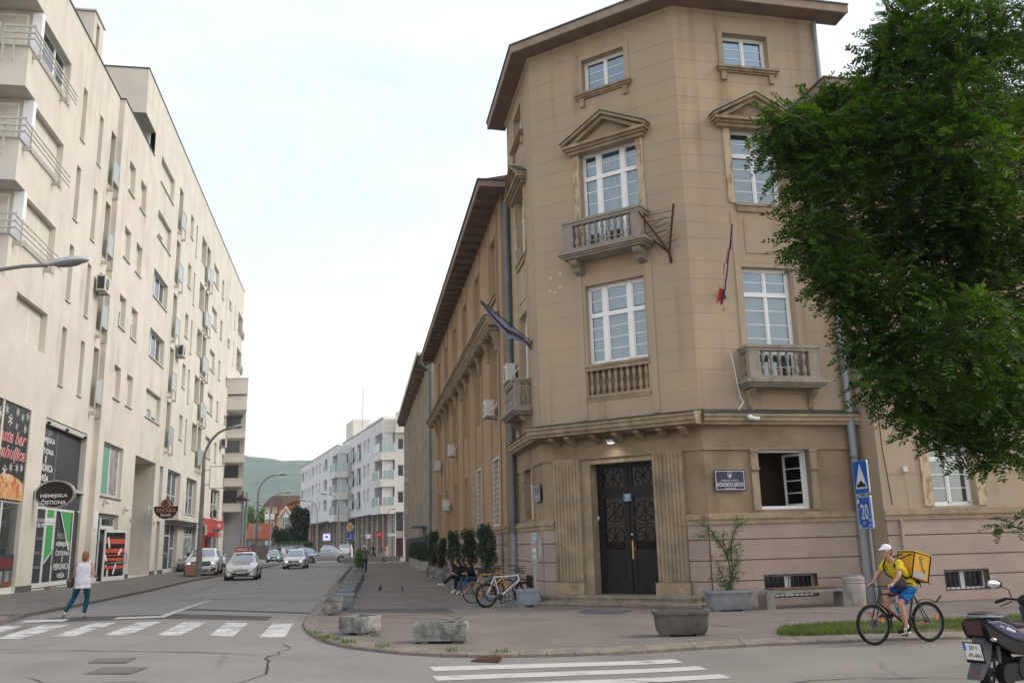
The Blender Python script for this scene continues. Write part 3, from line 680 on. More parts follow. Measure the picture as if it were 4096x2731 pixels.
for a,b in((1.70,2.67),(2.69,3.66)):
 w_=b-a;fl=0.15
 d=FE.obj('door',MB().box(a,a+fl,0.46,0.52,0.14,3.0).box(b-fl,b,0.46,0.52,0.14,3.0).box(a+fl,b-fl,0.46,0.52,0.14,0.42).box(a+fl,b-fl,0.46,0.52,1.12,1.36).box(a+fl,b-fl,0.46,0.52,2.86,3.0).box(a+fl,b-fl,0.49,0.52,0.42,1.12).box(a+fl+0.06,b-fl-0.06,0.475,0.50,0.50,1.04),DOORM)
 g_=FE.obj('fanlight',MB().box(a,a+0.13,0.46,0.52,3.14,3.80).box(b-0.13,b,0.46,0.52,3.14,3.80).box(a+0.13,b-0.13,0.46,0.52,3.14,3.20).box(a+0.13,b-0.13,0.46,0.52,3.74,3.80),DOORM)
 def sub(nm,mb,m,par,sm=False):
  return obj(nm,mb,m,par,flipy=False,smooth=sm)
 c_=(a+b)/2
 sub('pane',MB().box(a+fl,b-fl,0.50,0.505,1.36,2.86),DG,d)
 sub('pane',MB().box(a+0.13,b-0.13,0.50,0.505,3.20,3.74),DG,g_)
 l1=MB();lattice(l1,c_,1.74,0.29,0.48);lattice(l1,c_,2.46,0.29,0.48);l1.box(a+fl,b-fl,0.475,0.485,2.09,2.11);sub('lattice',l1,DOORM,d)
 l2=MB();lattice(l2,c_,3.47,0.26,0.48);sub('lattice',l2,DOORM,g_)
 if a>2:sub('handle',MB().box(2.72,2.765,0.445,0.46,1.10,1.62).cyl((2.74,0.40,1.42),(2.86,0.40,1.40),0.011,n=6).cyl((2.74,0.40,1.42),(2.74,0.46,1.42),0.012,n=6),mat('brass',(0.42,0.30,0.10),0.3,metal=0.9),d)
 if a>2:sub('lock',MB().cyl((2.74,0.445,1.80),(2.74,0.46,1.80),0.025,n=10),mat('chrome',(0.6,0.6,0.6),0.2,metal=1.0),d)
FE.obj('door_void',MB().box(1.6,3.76,0.9,0.92,0.1,4.0),DARKROOM)
FE.obj('doorbell',MB().box(1.665,1.69,0.36,0.44,2.25,2.36),WHITE)
pR=plan(FR,LR+0.15,0);c2=plan(FE,LE,0);c1=plan(FE,0,0);pT=plan(FT,LT-0.2,0)
def cornice_prof(d):return[(0,4.72),(d-0.10,4.74),(d-0.10,4.80),(d-0.04,4.84),(d-0.04,4.93),(d,4.97),(d,5.02),(d-0.02,5.05),(0,5.16)]
school_cornice=MB().sweep([pR,c2],cornice_prof(0.30));obj('cornice',school_cornice,STONE,school)
dE=0.72
obj('cornice',MB().sweep([plan(FE,LE+0.10,0),plan(FE,-0.10,0)],cornice_prof(dE)),STONE,school)
obj('cornice',MB().sweep([c1,pT],cornice_prof(0.34)),STONE,school)
CAPM=mat('cornice_flashing',(0.06,0.065,0.06),0.8,c2=(0.11,0.11,0.09),scale=6)
def cap_prof(d):return[(-0.01,5.17),(d+0.02,5.056),(d+0.02,5.075),(-0.01,5.20)]
for p,d in(([pR,c2],0.30),([plan(FE,LE+0.11,0),plan(FE,-0.11,0)],dE),([c1,pT],0.34)):
 obj('cornice_cap',MB().sweep(p,cap_prof(d)),CAPM,school)
for u in(0.55,1.10,1.95,2.70,3.40,4.10,4.75):
 FE.obj('corbel',MB().prism([(-0.50,4.715),(0.0,4.715),(0.0,4.45),(-0.10,4.47),(-0.42,4.62),(-0.50,4.64)],u,u+0.16,'x'),STONE)
pR2,pT2=plan(FR,LR+0.8,0),plan(FT,LT+0.6,0)
ev=[pR2,c2,c1,pT2]
obj('eave_soffit',MB().sweep(ev,[(-0.05,17.93),(0.62,17.97),(0.62,18.0),(-0.05,18.0)]),SOFFIT,school)
obj('eave_moulding',MB().sweep([plan(FR,LR,0),c2,c1,plan(FT,LT,0)],[(0,17.80),(0.06,17.84),(0.09,17.92),(0,17.92)]),PLAST,school)
obj('fascia',MB().sweep(ev,[(0.62,17.95),(0.68,17.95),(0.70,18.20),(0.62,18.20)]),FASCIA,school)
obj('gutter',MB().sweep(ev,[(0.62,18.20),(0.74,18.20),(0.74,18.25),(0.0,18.5),(0.0,18.4)]),ROOFT,school)
FE.obj('roof',MB().add([(-1,0.2,18.35),(6.2,0.2,18.35),(8,10,18.35),(-2,10,18.35),(1.5,5,19.6),(4,5,19.6)],[(0,1,5,4),(1,2,5),(2,3,4,5),(3,0,4),(0,3,2,1)]),ROOFT)
core=MB()
ins=1.6
pl=[plan(FE,0.9,ins),plan(FE,LE-0.9,ins),plan(FR,LR-0.15,ins*0.9),plan(FR,LR-0.15,9),plan(FT,LT+6,9),plan(FT,LT-0.1,ins*0.9)]
core.prism(pl,ZB,17.9,'z');obj('core',core,DARKROOM,school)
bk=MB()
for a,b in((plan(FR,LR,0),plan(FR,LR,9)),(plan(FR,LR,9),plan(FT,LT+6,9)),(plan(FT,LT,0),plan(FT,LT,6))):
 bk.quad((*a,ZB),(*b,ZB),(*b,18.0),(*a,18.0))
obj('rear_wall',bk,PLAST,school)
def rows(x0,x1,zs):return[(x0,x1,a+0.012,b-0.012)for a,b in zip(zs[:-1],zs[1:])]
def win_triple(F,u,z,H,zt,nb,nt,back,bm):
 W=2.01;t=0.07
 P,Bq=[],[]
 sp=[(0.10,0.47),(0.69,1.32),(1.54,1.91)]
 zb=[0.12+(zt-0.12-0.02)*k/nb for k in range(nb+1)];zt2=[zt+0.14+(H-0.10-zt-0.14)*k/nt for k in range(nt+1)]
 for a,b in sp:
  P+=rows(a,b,zb)+rows(a,b,zt2)
  for zz in zb[1:-1]+zt2[1:-1]:Bq.append((a,b,zz-0.012,zz+0.012,0.02))
  Bq+=[(a-0.04,a,0.07,H-0.07),(b,b+0.04,0.07,H-0.07)]
 Bq+=[(0.47+0.04,0.69-0.04,0.07,H-0.07,-0.02),(1.36,1.50,0.07,H-0.07,-0.02),(0.07,W-0.07,zt-0.04,zt+0.10,-0.03),(0.07,W-0.07,0.06,0.13),(0.07,W-0.07,H-0.12,H-0.06)]
 return window(F,u,z,REV,W,H,P,Bq,WHITE,GLASS,back,bm,t,0.07,bd=0.14)
def win_double(F,u,z,W,H,zt,nb,nt,back,bm,t=0.07,rev=None,topmull=True):
 P,Bq=[],[]
 c=W/2;sp=[(t+0.045,c-0.065),(c+0.065,W-t-0.045)]
 if zt:zb=[0.12+(zt-0.14)*k/nb for k in range(nb+1)];zt2=[zt+0.12+(H-0.10-zt-0.12)*k/nt for k in range(nt+1)]
 else:zb=[0.11+(H-0.21)*k/nb for k in range(nb+1)];zt2=[]
 for a,b in sp:
  P+=rows(a,b,zb)
  if zt2:P+=rows(a,b,zt2)
  for zz in zb[1:-1]+zt2[1:-1]:Bq.append((a,b,zz-0.013,zz+0.013,0.02))
  Bq+=[(a-0.045,a,t,H-t),(b,b+0.045,t,H-t)]
 Bq+=[(c-0.03,c+0.03,t,H-t,-0.02),(t,W-t,t-0.01,0.12),(t,W-t,H-0.11,H-t+0.01)]
 if zt:Bq.append((t,W-t,zt-0.03,zt+0.11,-0.03))
 return window(F,u,z,REV if rev is None else rev,W,H,P,Bq,WHITE,GLASS,back,bm,t,0.07,bd=0.14)
DIM=mat('dim_interior',(0.10,0.11,0.115),0.9,c2=(0.16,0.17,0.17),scale=0.8)
w=win_triple(FE,1.78,6.9,2.52,1.55,4,2,'blind',BLIND)
w=win_triple(FE,1.80,10.45,3.45,2.55,6,2,'curtain',BLINDT)
win_double(FE,2.03,15.97,1.54,1.18,None,3,0,'room',DIM)
win_double(FR,1.66,5.95,1.59,3.52,2.68,6,2,'curtain',BLIND)
win_double(FR,1.66,11.47,1.56,2.48,1.60,4,2,'room',DIM)
win_double(FR,1.66,16.05,1.54,1.15,None,3,0,'room',DIM)
win_double(FT,1.66,5.95,1.59,3.52,2.68,6,2,'curtain',BLIND)
win_double(FT,1.66,11.47,1.56,2.48,1.60,4,2,'curtain',BLINDT)
win_double(FT,1.66,16.05,1.54,1.15,None,3,0,'room',DIM)
win_double(FT,1.64,2.38,1.61,1.68,None,3,0,'room',DARKROOM,rev=0.26)
FR.obj('window_frame',MB().box(1.64,1.69,0.22,0.30,2.38,4.06).box(3.20,3.25,0.22,0.30,2.38,4.06).box(1.69,3.20,0.20,0.32,2.38,2.47).box(1.69,3.20,0.22,0.30,3.98,4.06),WHITE)
sm=MB().box(0,0.06,-0.02,0.03,0,1.5).box(0.62,0.68,-0.02,0.03,0,1.5).box(0.06,0.62,-0.02,0.03,0,0.07).box(0.06,0.62,-0.02,0.03,1.43,1.5)
for k in(0.38,0.73,1.08):sm.box(0.06,0.62,-0.01,0.02,k-0.012,k+0.012)
s_=obj('sash',sm,WHITE,school,FR.pt(3.19,0.30,2.47)-school.location,FR.rz+rad(112))
for k in range(4):obj('pane',MB().box(0.06,0.62,0.003,0.008,0.08+k*0.345,0.37+k*0.345),GLASS,s_)
FR.obj('room',MB().box(1.3,3.6,1.5,1.52,2.1,4.4).box(1.28,1.30,0.33,1.5,2.1,4.4).box(3.6,3.62,0.33,1.5,2.1,4.4).box(1.3,3.6,0.33,1.5,4.40,4.42).box(1.3,3.6,0.33,1.5,2.08,2.1),mat('room_brown',(0.05,0.032,0.022),0.9))
def surround(F,a,b,z0,z1,w=0.17,d=0.035):
 F.obj('window_surround',MB().box(a-w,a,-d,0.02,z0,z1+w).box(b,b+w,-d,0.02,z0,z1+w).box(a,b,-d,0.02,z1,z1+w),PLAST)
def sill(F,a,b,z,blocks=True):
 F.obj('window_sill',MB().box(a,b,-0.17,0.05,z-0.07,z).box(a+0.03,b-0.03,-0.12,0.05,z-0.14,z-0.072).box(a+0.06,b-0.06,-0.07,0.05,z-0.19,z-0.142),STONE)
 if blocks:
  for x in(a+0.15,b-0.33):F.obj('sill_bracket',MB().box(x,x+0.17,-0.08,0.01,z-0.46,z-0.19),STONE)
surround(FE,2.03,3.57,15.97,17.15);sill(FE,1.78,3.82,15.93)
for F in(FR,FT):surround(F,1.66,3.20,16.05,17.2);sill(F,1.38,3.48,16.01)
def pediment(F,c,hw,zb,za,d=0.36):
 F.obj('pediment',MB().prism([(c-hw+0.25,zb+0.2),(c+hw-0.25,zb+0.2),(c,za-0.28)],-0.05,0.02,'y'),STONE)
 F.obj('pediment_base',MB().box(c-hw+0.03,c+hw-0.03,-d,0.03,zb+0.10,zb+0.19).box(c-hw+0.10,c+hw-0.10,-d+0.09,0.03,zb+0.02,zb+0.098).box(c-hw+0.17,c+hw-0.17,-d+0.17,0.03,zb-0.08,zb+0.018),STONE)
 for s in(-1,1):
  e=c+s*hw
  sl=(za-zb-0.19)/hw
  def rk(o_,t0,t1,dd,x1):return MB().prism([(e+s*o_,zb+0.19+t0),(e+s*o_,zb+0.19+t1),(c,za+t1-0.0+o_*sl),(c,za+t0+o_*sl)],-dd,0.02,'y')
  F.obj('raking_cornice',MB().prism([(e,zb+0.192),(e,zb+0.27),(c,za+0.08),(c,za-0.02)],-d,0.03,'y').prism([(e-s*0.12,zb+0.192),(c,za-0.022),(c,za-0.14),(e-s*0.36,zb+0.192)],-d+0.12,0.03,'y'),STONE)
  F.obj('pediment_cap',MB().prism([(e+s*0.03,zb+0.272),(e+s*0.03,zb+0.295),(c,za+0.108),(c,za+0.082)],-d-0.03,0.03,'y'),CAPM)
pediment(FE,2.80,1.50,13.93,14.92)
for F in(FR,FT):pediment(F,2.43,1.42,13.98,14.95)
PEEL=mat('peeling_plaster',(0.50,0.41,0.28),0.9,c2=(0.33,0.21,0.12),scale=3.0,stretch=(3,3,0.8),detail=9,contrast=(0.5,0.56),bump=0.4,bscale=40)
FE.obj('window_strip',MB().box(1.56,1.78,-0.05,0.02,10.44,13.84),PEEL);FE.obj('window_strip',MB().box(3.81,4.04,-0.05,0.02,10.44,13.84),PEEL)
FE.obj('window_strip',MB().box(1.50,1.69,-0.04,0.02,5.22,10.0),PLAST);FE.obj('window_strip',MB().box(3.87,4.08,-0.04,0.02,5.22,10.0),PLAST)
FE.obj('window_sill',MB().box(1.70,3.86,-0.07,0.1,6.82,6.9).box(1.70,3.86,-0.04,0.1,6.70,6.818),STONE)
FE.obj('window_sill',MB().box(1.70,3.86,-0.05,0.1,5.86,5.95).box(1.73,3.83,-0.03,0.02,5.78,5.858),STONE)
for F in(FR,FT):
 F.obj('window_strip',MB().box(1.40,1.62,-0.05,0.02,11.47,13.9),PEEL);F.obj('window_strip',MB().box(3.26,3.48,-0.05,0.02,11.47,13.9),PEEL)
 F.obj('window_sill',MB().box(1.62,3.28,-0.10,0.1,11.38,11.46).box(1.65,3.25,-0.06,0.02,11.2,11.378),STONE)
 F.obj('window_strip',MB().box(1.44,1.62,-0.035,0.02,5.6,11.2),PLAST);F.obj('window_strip',MB().box(3.29,3.46,-0.035,0.02,5.6,11.2),PLAST)
 F.obj('wall_panel',MB().box(1.85,3.06,-0.025,0.02,9.90,11.0),PLAST)
 for x in(1.42,3.25):
  F.obj('window_pier',MB().box(x,x+0.22,-0.02,0.05,2.36,3.45).box(x+0.0,x+0.22,-0.05,0.05,3.52,4.0).box(x-0.02,x+0.24,-0.08,0.05,3.47,3.52).box(x-0.02,x+0.24,-0.08,0.05,3.98,4.05),STONE)
BP=[(0.035,0),(0.055,0.0),(0.055,0.03),(0.03,0.05),(0.05,0.10),(0.062,0.17),(0.05,0.24),(0.03,0.31),(0.026,0.345),(0.045,0.355),(0.045,0.375),(0.026,0.385),(0.032,0.43),(0.055,0.51),(0.058,0.56),(0.04,0.62),(0.03,0.655),(0.052,0.67),(0.052,0.70)]
BALM={}
def baluster(parent,loc,h,m=CONC):
 k=(round(h,3),m.name)
 if k not in BALM:
  s=h/0.70;me=MB().lathe([(r*1.12,z*s)for r,z in BP],10).mesh('baluster',True);me.materials.append(m);BALM[k]=me
 return obj('baluster',BALM[k],None,parent,loc)
bpnl=FE.obj('balustrade_panel',MB().box(1.72,3.80,0.155,0.17,5.93,6.72),PLAST_G)
for k in range(10):baluster(bpnl,(1.86+k*0.203,0.07,5.955),0.745,STONE)
def balcony(F,a,b,zs,zr,d,nf,pw=0.30,side=2):
 slab=F.obj('balcony',MB().box(a-0.16,b+0.16,-d-0.14,0.02,zs-0.10,zs).box(a-0.10,b+0.10,-d-0.08,0.02,zs-0.16,zs-0.102).box(a-0.04,b+0.04,-d-0.02,0.02,zs-0.22,zs-0.162).box(a,b,-d,-d+0.16,zs,zs+0.10).box(a,a+0.16,-d+0.16,0.02,zs,zs+0.10).box(b-0.16,b,-d+0.16,0.02,zs,zs+0.10),CONC)
 sy=1 if F.i>0 else-1
 def ch(nm,mb):return obj(nm,mb,CONC,slab,flipy=(F.i<0))
 ch('rail',MB().box(a-0.04,b+0.04,-d-0.04,-d+0.20,zr-0.08,zr).box(a-0.01,b+0.01,-d-0.01,-d+0.17,zr-0.17,zr-0.082).box(a-0.04,a+0.20,-d+0.20,0.02,zr-0.08,zr).box(b-0.20,b+0.04,-d+0.20,0.02,zr-0.08,zr).box(a,a+0.17,-d+0.17,0.02,zr-0.17,zr-0.082).box(b-0.17,b,-d+0.17,0.02,zr-0.17,zr-0.082))
 ch('post',MB().box(a,a+pw,-d,-d+0.17,zs+0.10,zr-0.17));ch('post',MB().box(b-pw,b,-d,-d+0.17,zs+0.10,zr-0.17))
 h=zr-0.17-zs-0.10
 for k in range(nf):
  x=a+pw+(b-a-2*pw)*(k+0.5)/nf;baluster(slab,(x,(-d+0.085)*sy,zs+0.10),h)
 for xx in(a+0.085,b-0.085):
  for k in range(side):baluster(slab,(xx,(-d+0.17+(d-0.17)*(k+0.6)/side)*sy,zs+0.10),h)
 return slab
balcony(FE,1.42,4.10,10.42,11.42,0.62,9,0.34)
for x in(1.56,3.72):FE.obj('corbel',MB().prism([(-0.55,10.19),(0,10.19),(0,9.80),(-0.12,9.80),(-0.30,9.86),(-0.34,9.98),(-0.50,10.04),(-0.55,10.1)],x,x+0.26,'x'),CONC)
balcony(FR,1.36,3.58,5.98,6.98,0.55,6,0.34);balcony(FT,1.36,3.58,5.98,6.98,0.55,6,0.34)
for F in(FR,FT):
 for x in(1.45,3.38):F.obj('corbel',MB().prism([(-0.40,5.75),(0,5.75),(0,5.2),(-0.06,5.25),(-0.16,5.5),(-0.38,5.66)],x,x+0.14,'x'),STONE)
def cellar(F,a,b,z0,z1,yb=-0.06):
 c=F.obj('cellar_window',MB().box(a,a+0.06,0.16,0.22,z0,z1).box(b-0.06,b,0.16,0.22,z0,z1).box(a,b,0.16,0.22,z0,z0+0.07).box(a,b,0.16,0.22,z1-0.07,z1).box((a+b)/2-0.09,(a+b)/2+0.09,0.15,0.22,z0,z1),WHITE)
 obj('pane',MB().box(a,b,0.19,0.20,z0,z1),mat('cellar_glass',(0.012,0.014,0.014),0.15),c,flipy=(F.i<0))
 gmb=MB().box(a,b,yb,yb+0.03,z0,z0+0.035).box(a,b,yb,yb+0.03,z1-0.035,z1).box(a,a+0.035,yb,yb+0.03,z0,z1).box(b-0.035,b,yb,yb+0.03,z0,z1)
 n=int((b-a)/0.145)
 for k in range(1,n):x=a+(b-a)*k/n;gmb.box(x-0.009,x+0.009,yb+0.005,yb+0.022,z0,z1)
 c_,zc_=(a+b)/2,(z0+z1)/2
 for s in(-1,1):
  for t in(-1,1):
   gmb.tube([(c_+s*(0.015+0.05*math.sin(q)*(1-q/9)),yb-0.004,zc_+t*(0.03+0.05*q*0.45)+0.02*math.cos(q*1.4))for q in np.linspace(0,5,12)],0.006,n=4)
 obj('grille',gmb,BLACKM,c,flipy=(F.i<0))
cellar(FR,1.5,3.12,0.0,0.62);cellar(FT,1.6,2.9,0.0,0.6)
def pipe(F,u,y,z0,z1,r,m,rings=(),name='downpipe',shoe=None):
 p=F.obj(name,MB().cyl((u,y,z0),(u,y,z1),r,n=14),m,smooth=True)
 for z in rings:obj('pipe_ring',MB().cyl((u,y,z),(u,y,z+0.09),r+0.022,n=14),ZINCD,p,flipy=(F.i<0),smooth=True)
 return p
pipe(FR,4.60,-0.16,2.3,14.6,0.115,ZINC,(3.75,7.0,10.2,13.0));pipe(FR,4.60,-0.16,-0.2,2.3,0.125,mat('grey_painted_pipe',(0.22,0.235,0.26),0.55,c2=(0.27,0.28,0.30),scale=3))
FR.obj('downpipe',MB().cyl((4.90,-0.10,14.9),(4.90,-0.10,17.9),0.07,n=10),ZINC)
pipe(FT,4.62,-0.15,1.95,14.6,0.12,ZINCD,(2.95,6.4,9.0,12.2));pipe(FT,4.62,-0.15,-0.2,1.95,0.135,mat('grey_painted_pipe2',(0.21,0.225,0.25),0.55))
LW=32.0;CB=[2.2+5.06*k for k in range(6)]
holes=[]
for c in CB:holes+=[(c-0.85,c+0.85,11.32,13.8),(c-0.92,c+0.92,6.8,9.62),(c-0.76,c+0.76,2.36,4.85)]
OR=mat('orange_ochre_plaster',(0.42,0.285,0.17),0.92,c2=(0.35,0.25,0.165),scale=0.5,bump=0.25,bscale=50,fine=0.22,streak=(0.7,(0.66,0.56,0.46),2.0))
wm=wall(MB(),0,LW,2.2,14.95,holes,0.34)
wm.quad((0,0,-0.45),(0,0.9,-0.45),(0,0.9,14.95),(0,0,14.95));wm.quad((LW,0,-0.45),(LW,8,-0.45),(LW,8,14.95),(LW,0,14.95))
wm.quad((0,8,0),(LW,8,0),(LW,8,14.95),(0,8,14.95))
FW.obj('wing_wall',wm,OR)
FW.obj('core',MB().box(0.5,LW-0.2,1.2,7.8,-0.4,14.8),DARKROOM)
plinth(FW,LW,[(c-0.6,c+0.6,0.05,0.55)for c in CB]);ledge(FW,-0.05,LW)
for k,c in enumerate(CB):
 near=k<3
 win_double(FW,c-0.85,11.32,1.70,2.48,1.60,4,2,'curtain',(BLINDT,DIM,BLIND)[k%3],rev=0.27)
 win_double(FW,c-0.92,6.80,1.84,2.82,1.9,4,2,'curtain',(DIM,BLINDT,DIM)[k%3],rev=0.27)
 win_double(FW,c-0.76,2.36,1.52,2.49,1.6,4,2,'room',DIM,rev=0.27)
 FW.obj('window_sill',MB().box(c-1.0,c+1.0,-0.14,0.05,11.24,11.31).box(c-0.95,c+0.95,-0.09,0.03,11.08,11.238),STONE)
 FW.obj('wall_strip',MB().box(c-1.12,c-0.97,-0.04,0.02,10.4,14.9).box(c+0.97,c+1.12,-0.04,0.02,10.4,14.9),OR)
 FW.obj('wall_strip',MB().box(c-1.30,c-1.0,-0.06,0.02,2.3,9.0).box(c+1.0,c+1.30,-0.06,0.02,2.3,9.0),OR)
 for s in(-1.15,1.15):
  FW.obj('console_bracket',MB().prism([(0,9.86),(-0.42,9.86),(-0.42,9.70),(-0.30,9.62),(-0.20,9.35),(-0.14,9.0),(-0.14,8.92),(0,8.90)],c+s-0.13,c+s+0.13,'x'),STONE)
 FW.obj('wall_panel',MB().box(c-0.62,c+0.62,-0.02,0.02,5.2,6.4),OR)
 if k<2:
  g_=MB().box(c-0.78,c-0.75,-0.05,-0.035,2.32,4.85).box(c+0.75,c+0.78,-0.05,-0.035,2.32,4.85).box(c-0.78,c+0.78,-0.05,-0.02,2.30,2.34).box(c-0.78,c+0.78,-0.05,-0.02,4.83,4.87)
  for j in range(1,4):x=c-0.76+1.52*j/4;g_.box(x-0.006,x+0.006,-0.045,-0.038,2.34,4.83)
  for j in range(1,12):z=2.34+2.49*j/12;g_.box(c-0.74,c+0.74,-0.042,-0.035,z-0.005,z+0.005)
  FW.obj('window_grille',g_,WHITE)
def planW(u,y):return plan(FW,u,y)
wc=[(0,9.86),(0.44,9.86),(0.44,9.95),(0.50,10.0),(0.54,10.10),(0.62,10.14),(0.62,10.20),(0,10.34)]
obj('cornice',MB().sweep([planW(0.62,0),planW(LW-0.3,0)],wc),STONE,school)
obj('cornice_cap',MB().sweep([planW(0.60,0),planW(LW-0.3,0)],[(-0.01,10.36),(0.65,10.205),(0.65,10.23),(-0.01,10.39)]),CAPM,school)
for k in range(56):
 u=0.85+k*0.55
 if u<18:FW.obj('dentil',MB().box(u,u+0.2,-0.42,0.0,9.72,9.855),STONE)
we=[planW(-0.9,0.9),planW(-0.9,0),planW(LW+0.3,0)]
we2=[planW(-0.05,0.9),planW(-0.05,0),planW(LW+0.3,0)]
obj('eave_soffit',MB().sweep(we2,[(-0.1,14.93),(0.88,14.93),(0.88,14.97),(-0.1,14.97)]),SOFFIT,school)
obj('fascia',MB().sweep(we2,[(0.88,14.88),(0.94,14.88),(0.96,15.10),(0.88,15.10)]),FASCIA,school)
obj('gutter',MB().sweep(we2,[(0.88,15.10),(1.02,15.10),(1.02,15.15),(-0.1,15.5),(-0.1,15.3)]),ROOFT,school)
for k in range(30):FW.obj('rafter_end',MB().box(0.3+k*1.08,0.55+k*1.08,-0.86,0.0,14.78,14.925),SOFFIT)
FW.obj('roof',MB().add([(-0.5,-0.6,15.4),(LW+0.3,-0.6,15.4),(LW+0.3,8.4,15.4),(-0.5,8.4,15.4),(1,4,17.0),(LW-1,4,17.0)],[(0,1,5,4),(1,2,5),(2,3,4,5),(3,0,4),(0,3,2,1)]),ROOFT)
FW.obj('lightning_cable',MB().tube([(0.55,-0.05,14.6),(0.55,-0.06,10.6),(0.55,-0.06,5),(0.55,-0.1,2.4),(0.55,-0.1,0.1)],0.012,n=5),RUST)
LG=18.0;CG=[2.32+5.0*k for k in range(3)]
holes=[]
for c in CG:holes+=[(c-0.72,c+0.72,2.36,4.3),(c-0.75,c+0.75,6.9,9.4),(c-0.75,c+0.75,11.4,13.6)]
wg=wall(MB(),0,LG,2.2,14.65,holes,0.34,[3.25,4.9,6.5,8.1,9.7,11.3],0.01,0.02)
wg.quad((0,0,-0.45),(0,1.1,-0.45),(0,1.1,14.65),(0,0,14.65));wg.quad((LG,0,-0.45),(LG,8,-0.45),(LG,8,14.65),(LG,0,14.65));wg.quad((0,8,0),(LG,8,0),(LG,8,14.65),(0,8,14.65))
FG.obj('wing_wall',wg,PLAST)
FG.obj('core',MB().box(0.4,LG-0.2,1.2,7.8,-0.4,14.5),DARKROOM)
plinth(FG,LG,[(c-0.72,c+0.72,0.06,0.62)for c in CG]);ledge(FG,-0.05,LG)
CURT=mat('brown_curtain',(0.055,0.04,0.032),0.9,c2=(0.02,0.016,0.014),scale=1.0,stretch=(22,22,0.05))
for c in CG:
 win_double(FG,c-0.72,2.36,1.44,1.94,1.30,3,1,'curtain',CURT,rev=0.24)
 win_double(FG,c-0.75,6.9,1.50,2.5,1.6,4,2,'curtain',DIM,rev=0.24);win_double(FG,c-0.75,11.4,1.50,2.2,1.4,3,2,'curtain',DIM,rev=0.24)
 cellar(FG,c-0.72,c+0.72,0.06,0.62)
 for z0,z1 in((2.36,4.4),(6.8,9.6),(11.3,13.8)):
  for x in(c-1.02,c+0.72):FG.obj('window_strip',MB().box(x,x+0.30,-0.05,0.02,z0,z1),PEEL)
ge=[plan(FG,LG+0.3,0),plan(FG,-0.02,0),plan(FG,-0.02,0.95)]
obj('eave_soffit',MB().sweep(ge,[(-0.1,14.63),(0.85,14.63),(0.85,14.67),(-0.1,14.67)]),SOFFIT,school)
obj('fascia',MB().sweep(ge,[(0.85,14.60),(0.91,14.60),(0.93,14.86),(0.85,14.86)]),FASCIA,school)
obj('gutter',MB().sweep(ge,[(0.85,14.86),(0.98,14.86),(0.98,14.91),(-0.1,15.25),(-0.1,15.0)]),ROOFT,school)
FG.obj('roof',MB().add([(0,-0.6,15.1),(LG+0.3,-0.6,15.1),(LG+0.3,8.4,15.1),(0,8.4,15.1),(1,4,16.6),(LG-1,4,16.6)],[(0,1,5,4),(1,2,5),(2,3,4,5),(3,0,4),(0,3,2,1)]),ROOFT)
FG.obj('cable',MB().tube([(0.12,-0.06,14.5),(0.14,-0.07,9),(0.12,-0.07,4),(0.2,-0.12,2.4)],0.016,n=5),RUST)
FG.obj('cable_duct',MB().box(0.38,0.46,-0.15,-0.06,-0.2,2.0),PINK)
FG.obj('junction_box',MB().box(0.72,0.86,-0.07,0.0,3.32,3.46).tube([(0.79,-0.02,3.32),(0.81,-0.02,2.9),(0.85,-0.02,2.6),(0.84,-0.02,2.3)],0.008,n=4),ACW)
FE.obj('repair_spot',MB().box(0.50,0.60,-0.006,0.01,9.86,9.98).box(0.86,0.97,-0.006,0.01,9.93,10.06).box(0.47,0.56,-0.006,0.01,9.45,9.54).box(0.64,0.76,-0.006,0.01,9.40,9.47).box(0.84,0.96,-0.006,0.01,9.50,9.62),mat('pale_filler',(0.50,0.46,0.40),.9))
# the cream apartment block on the left
block=root('apartment_block','long cream apartment block with shops below, balconies at its corners and a stepped roof line','building',(-24,50,0))
FL=Fr(block,(-22.55,40.81),AZS,1)
CREAM=mat('cream_render',(0.68,0.64,0.56),0.9,c2=(0.59,0.555,0.49),scale=0.5,bump=0.2,bscale=30,fine=0.15,streak=(0.9,(0.66,0.63,0.58),1.0))
SHUT=mat('roller_shutter',(0.70,0.67,0.58),0.6)
def _slats(m):
 nt=m.node_tree;L=nt.links;b=nt.nodes['Principled BSDF']
 g=nt.nodes.new('ShaderNodeNewGeometry');w=_n(nt,'ShaderNodeTexWave',Scale=6.5,Distortion=0.0);w.bands_direction='Z';L.new(g.outputs['Position'],w.inputs['Vector'])
 bp=nt.nodes.new('ShaderNodeBump');bp.inputs['Strength'].default_value=0.6;bp.inputs['Distance'].default_value=0.03;L.new(w.outputs['Fac'],bp.inputs['Height']);L.new(bp.outputs[0],b.inputs['Normal'])
_slats(SHUT)
CAPW=mat('sheet_metal_cap',(0.5,0.49,0.46),0.5);CAPD=mat('dark_roof_edge',(0.06,0.055,0.05),0.6)
RAILM=mat('cream_rail_paint',(0.46,0.44,0.38),0.5,c2=(0.30,0.21,0.11),scale=2.2,contrast=(0.55,0.7))
GGL=glass_mat('balcony_glass',(0.75,0.8,0.76),0.04,opaque=0.6,body=(0.50,0.55,0.49),rough=0.25)
LG2=glass_mat('block_glass',(0.6,0.66,0.66),0.20)
DIML=mat('dim_room_left',(0.14,0.145,0.14),0.9,c2=(0.30,0.29,0.26),scale=0.7)
P=4.46
PF=-0.32
holesN,holesF=[],[]
lw=[]
fl_near=[26.68,22.08,17.6,13.12]
for k,zt in enumerate(fl_near):
 lw+=[(3.38,4.10,zt-3.05,zt,'slot',0),(6.62,7.34,zt-3.05,zt,'slot',0),(9.12,10.2,zt-3.2,zt+0.22,'log',0)]
 lw.append((-3.05,1.05,zt-2.0 if True else 0,zt,'shut2' if k else 'gl2',0))
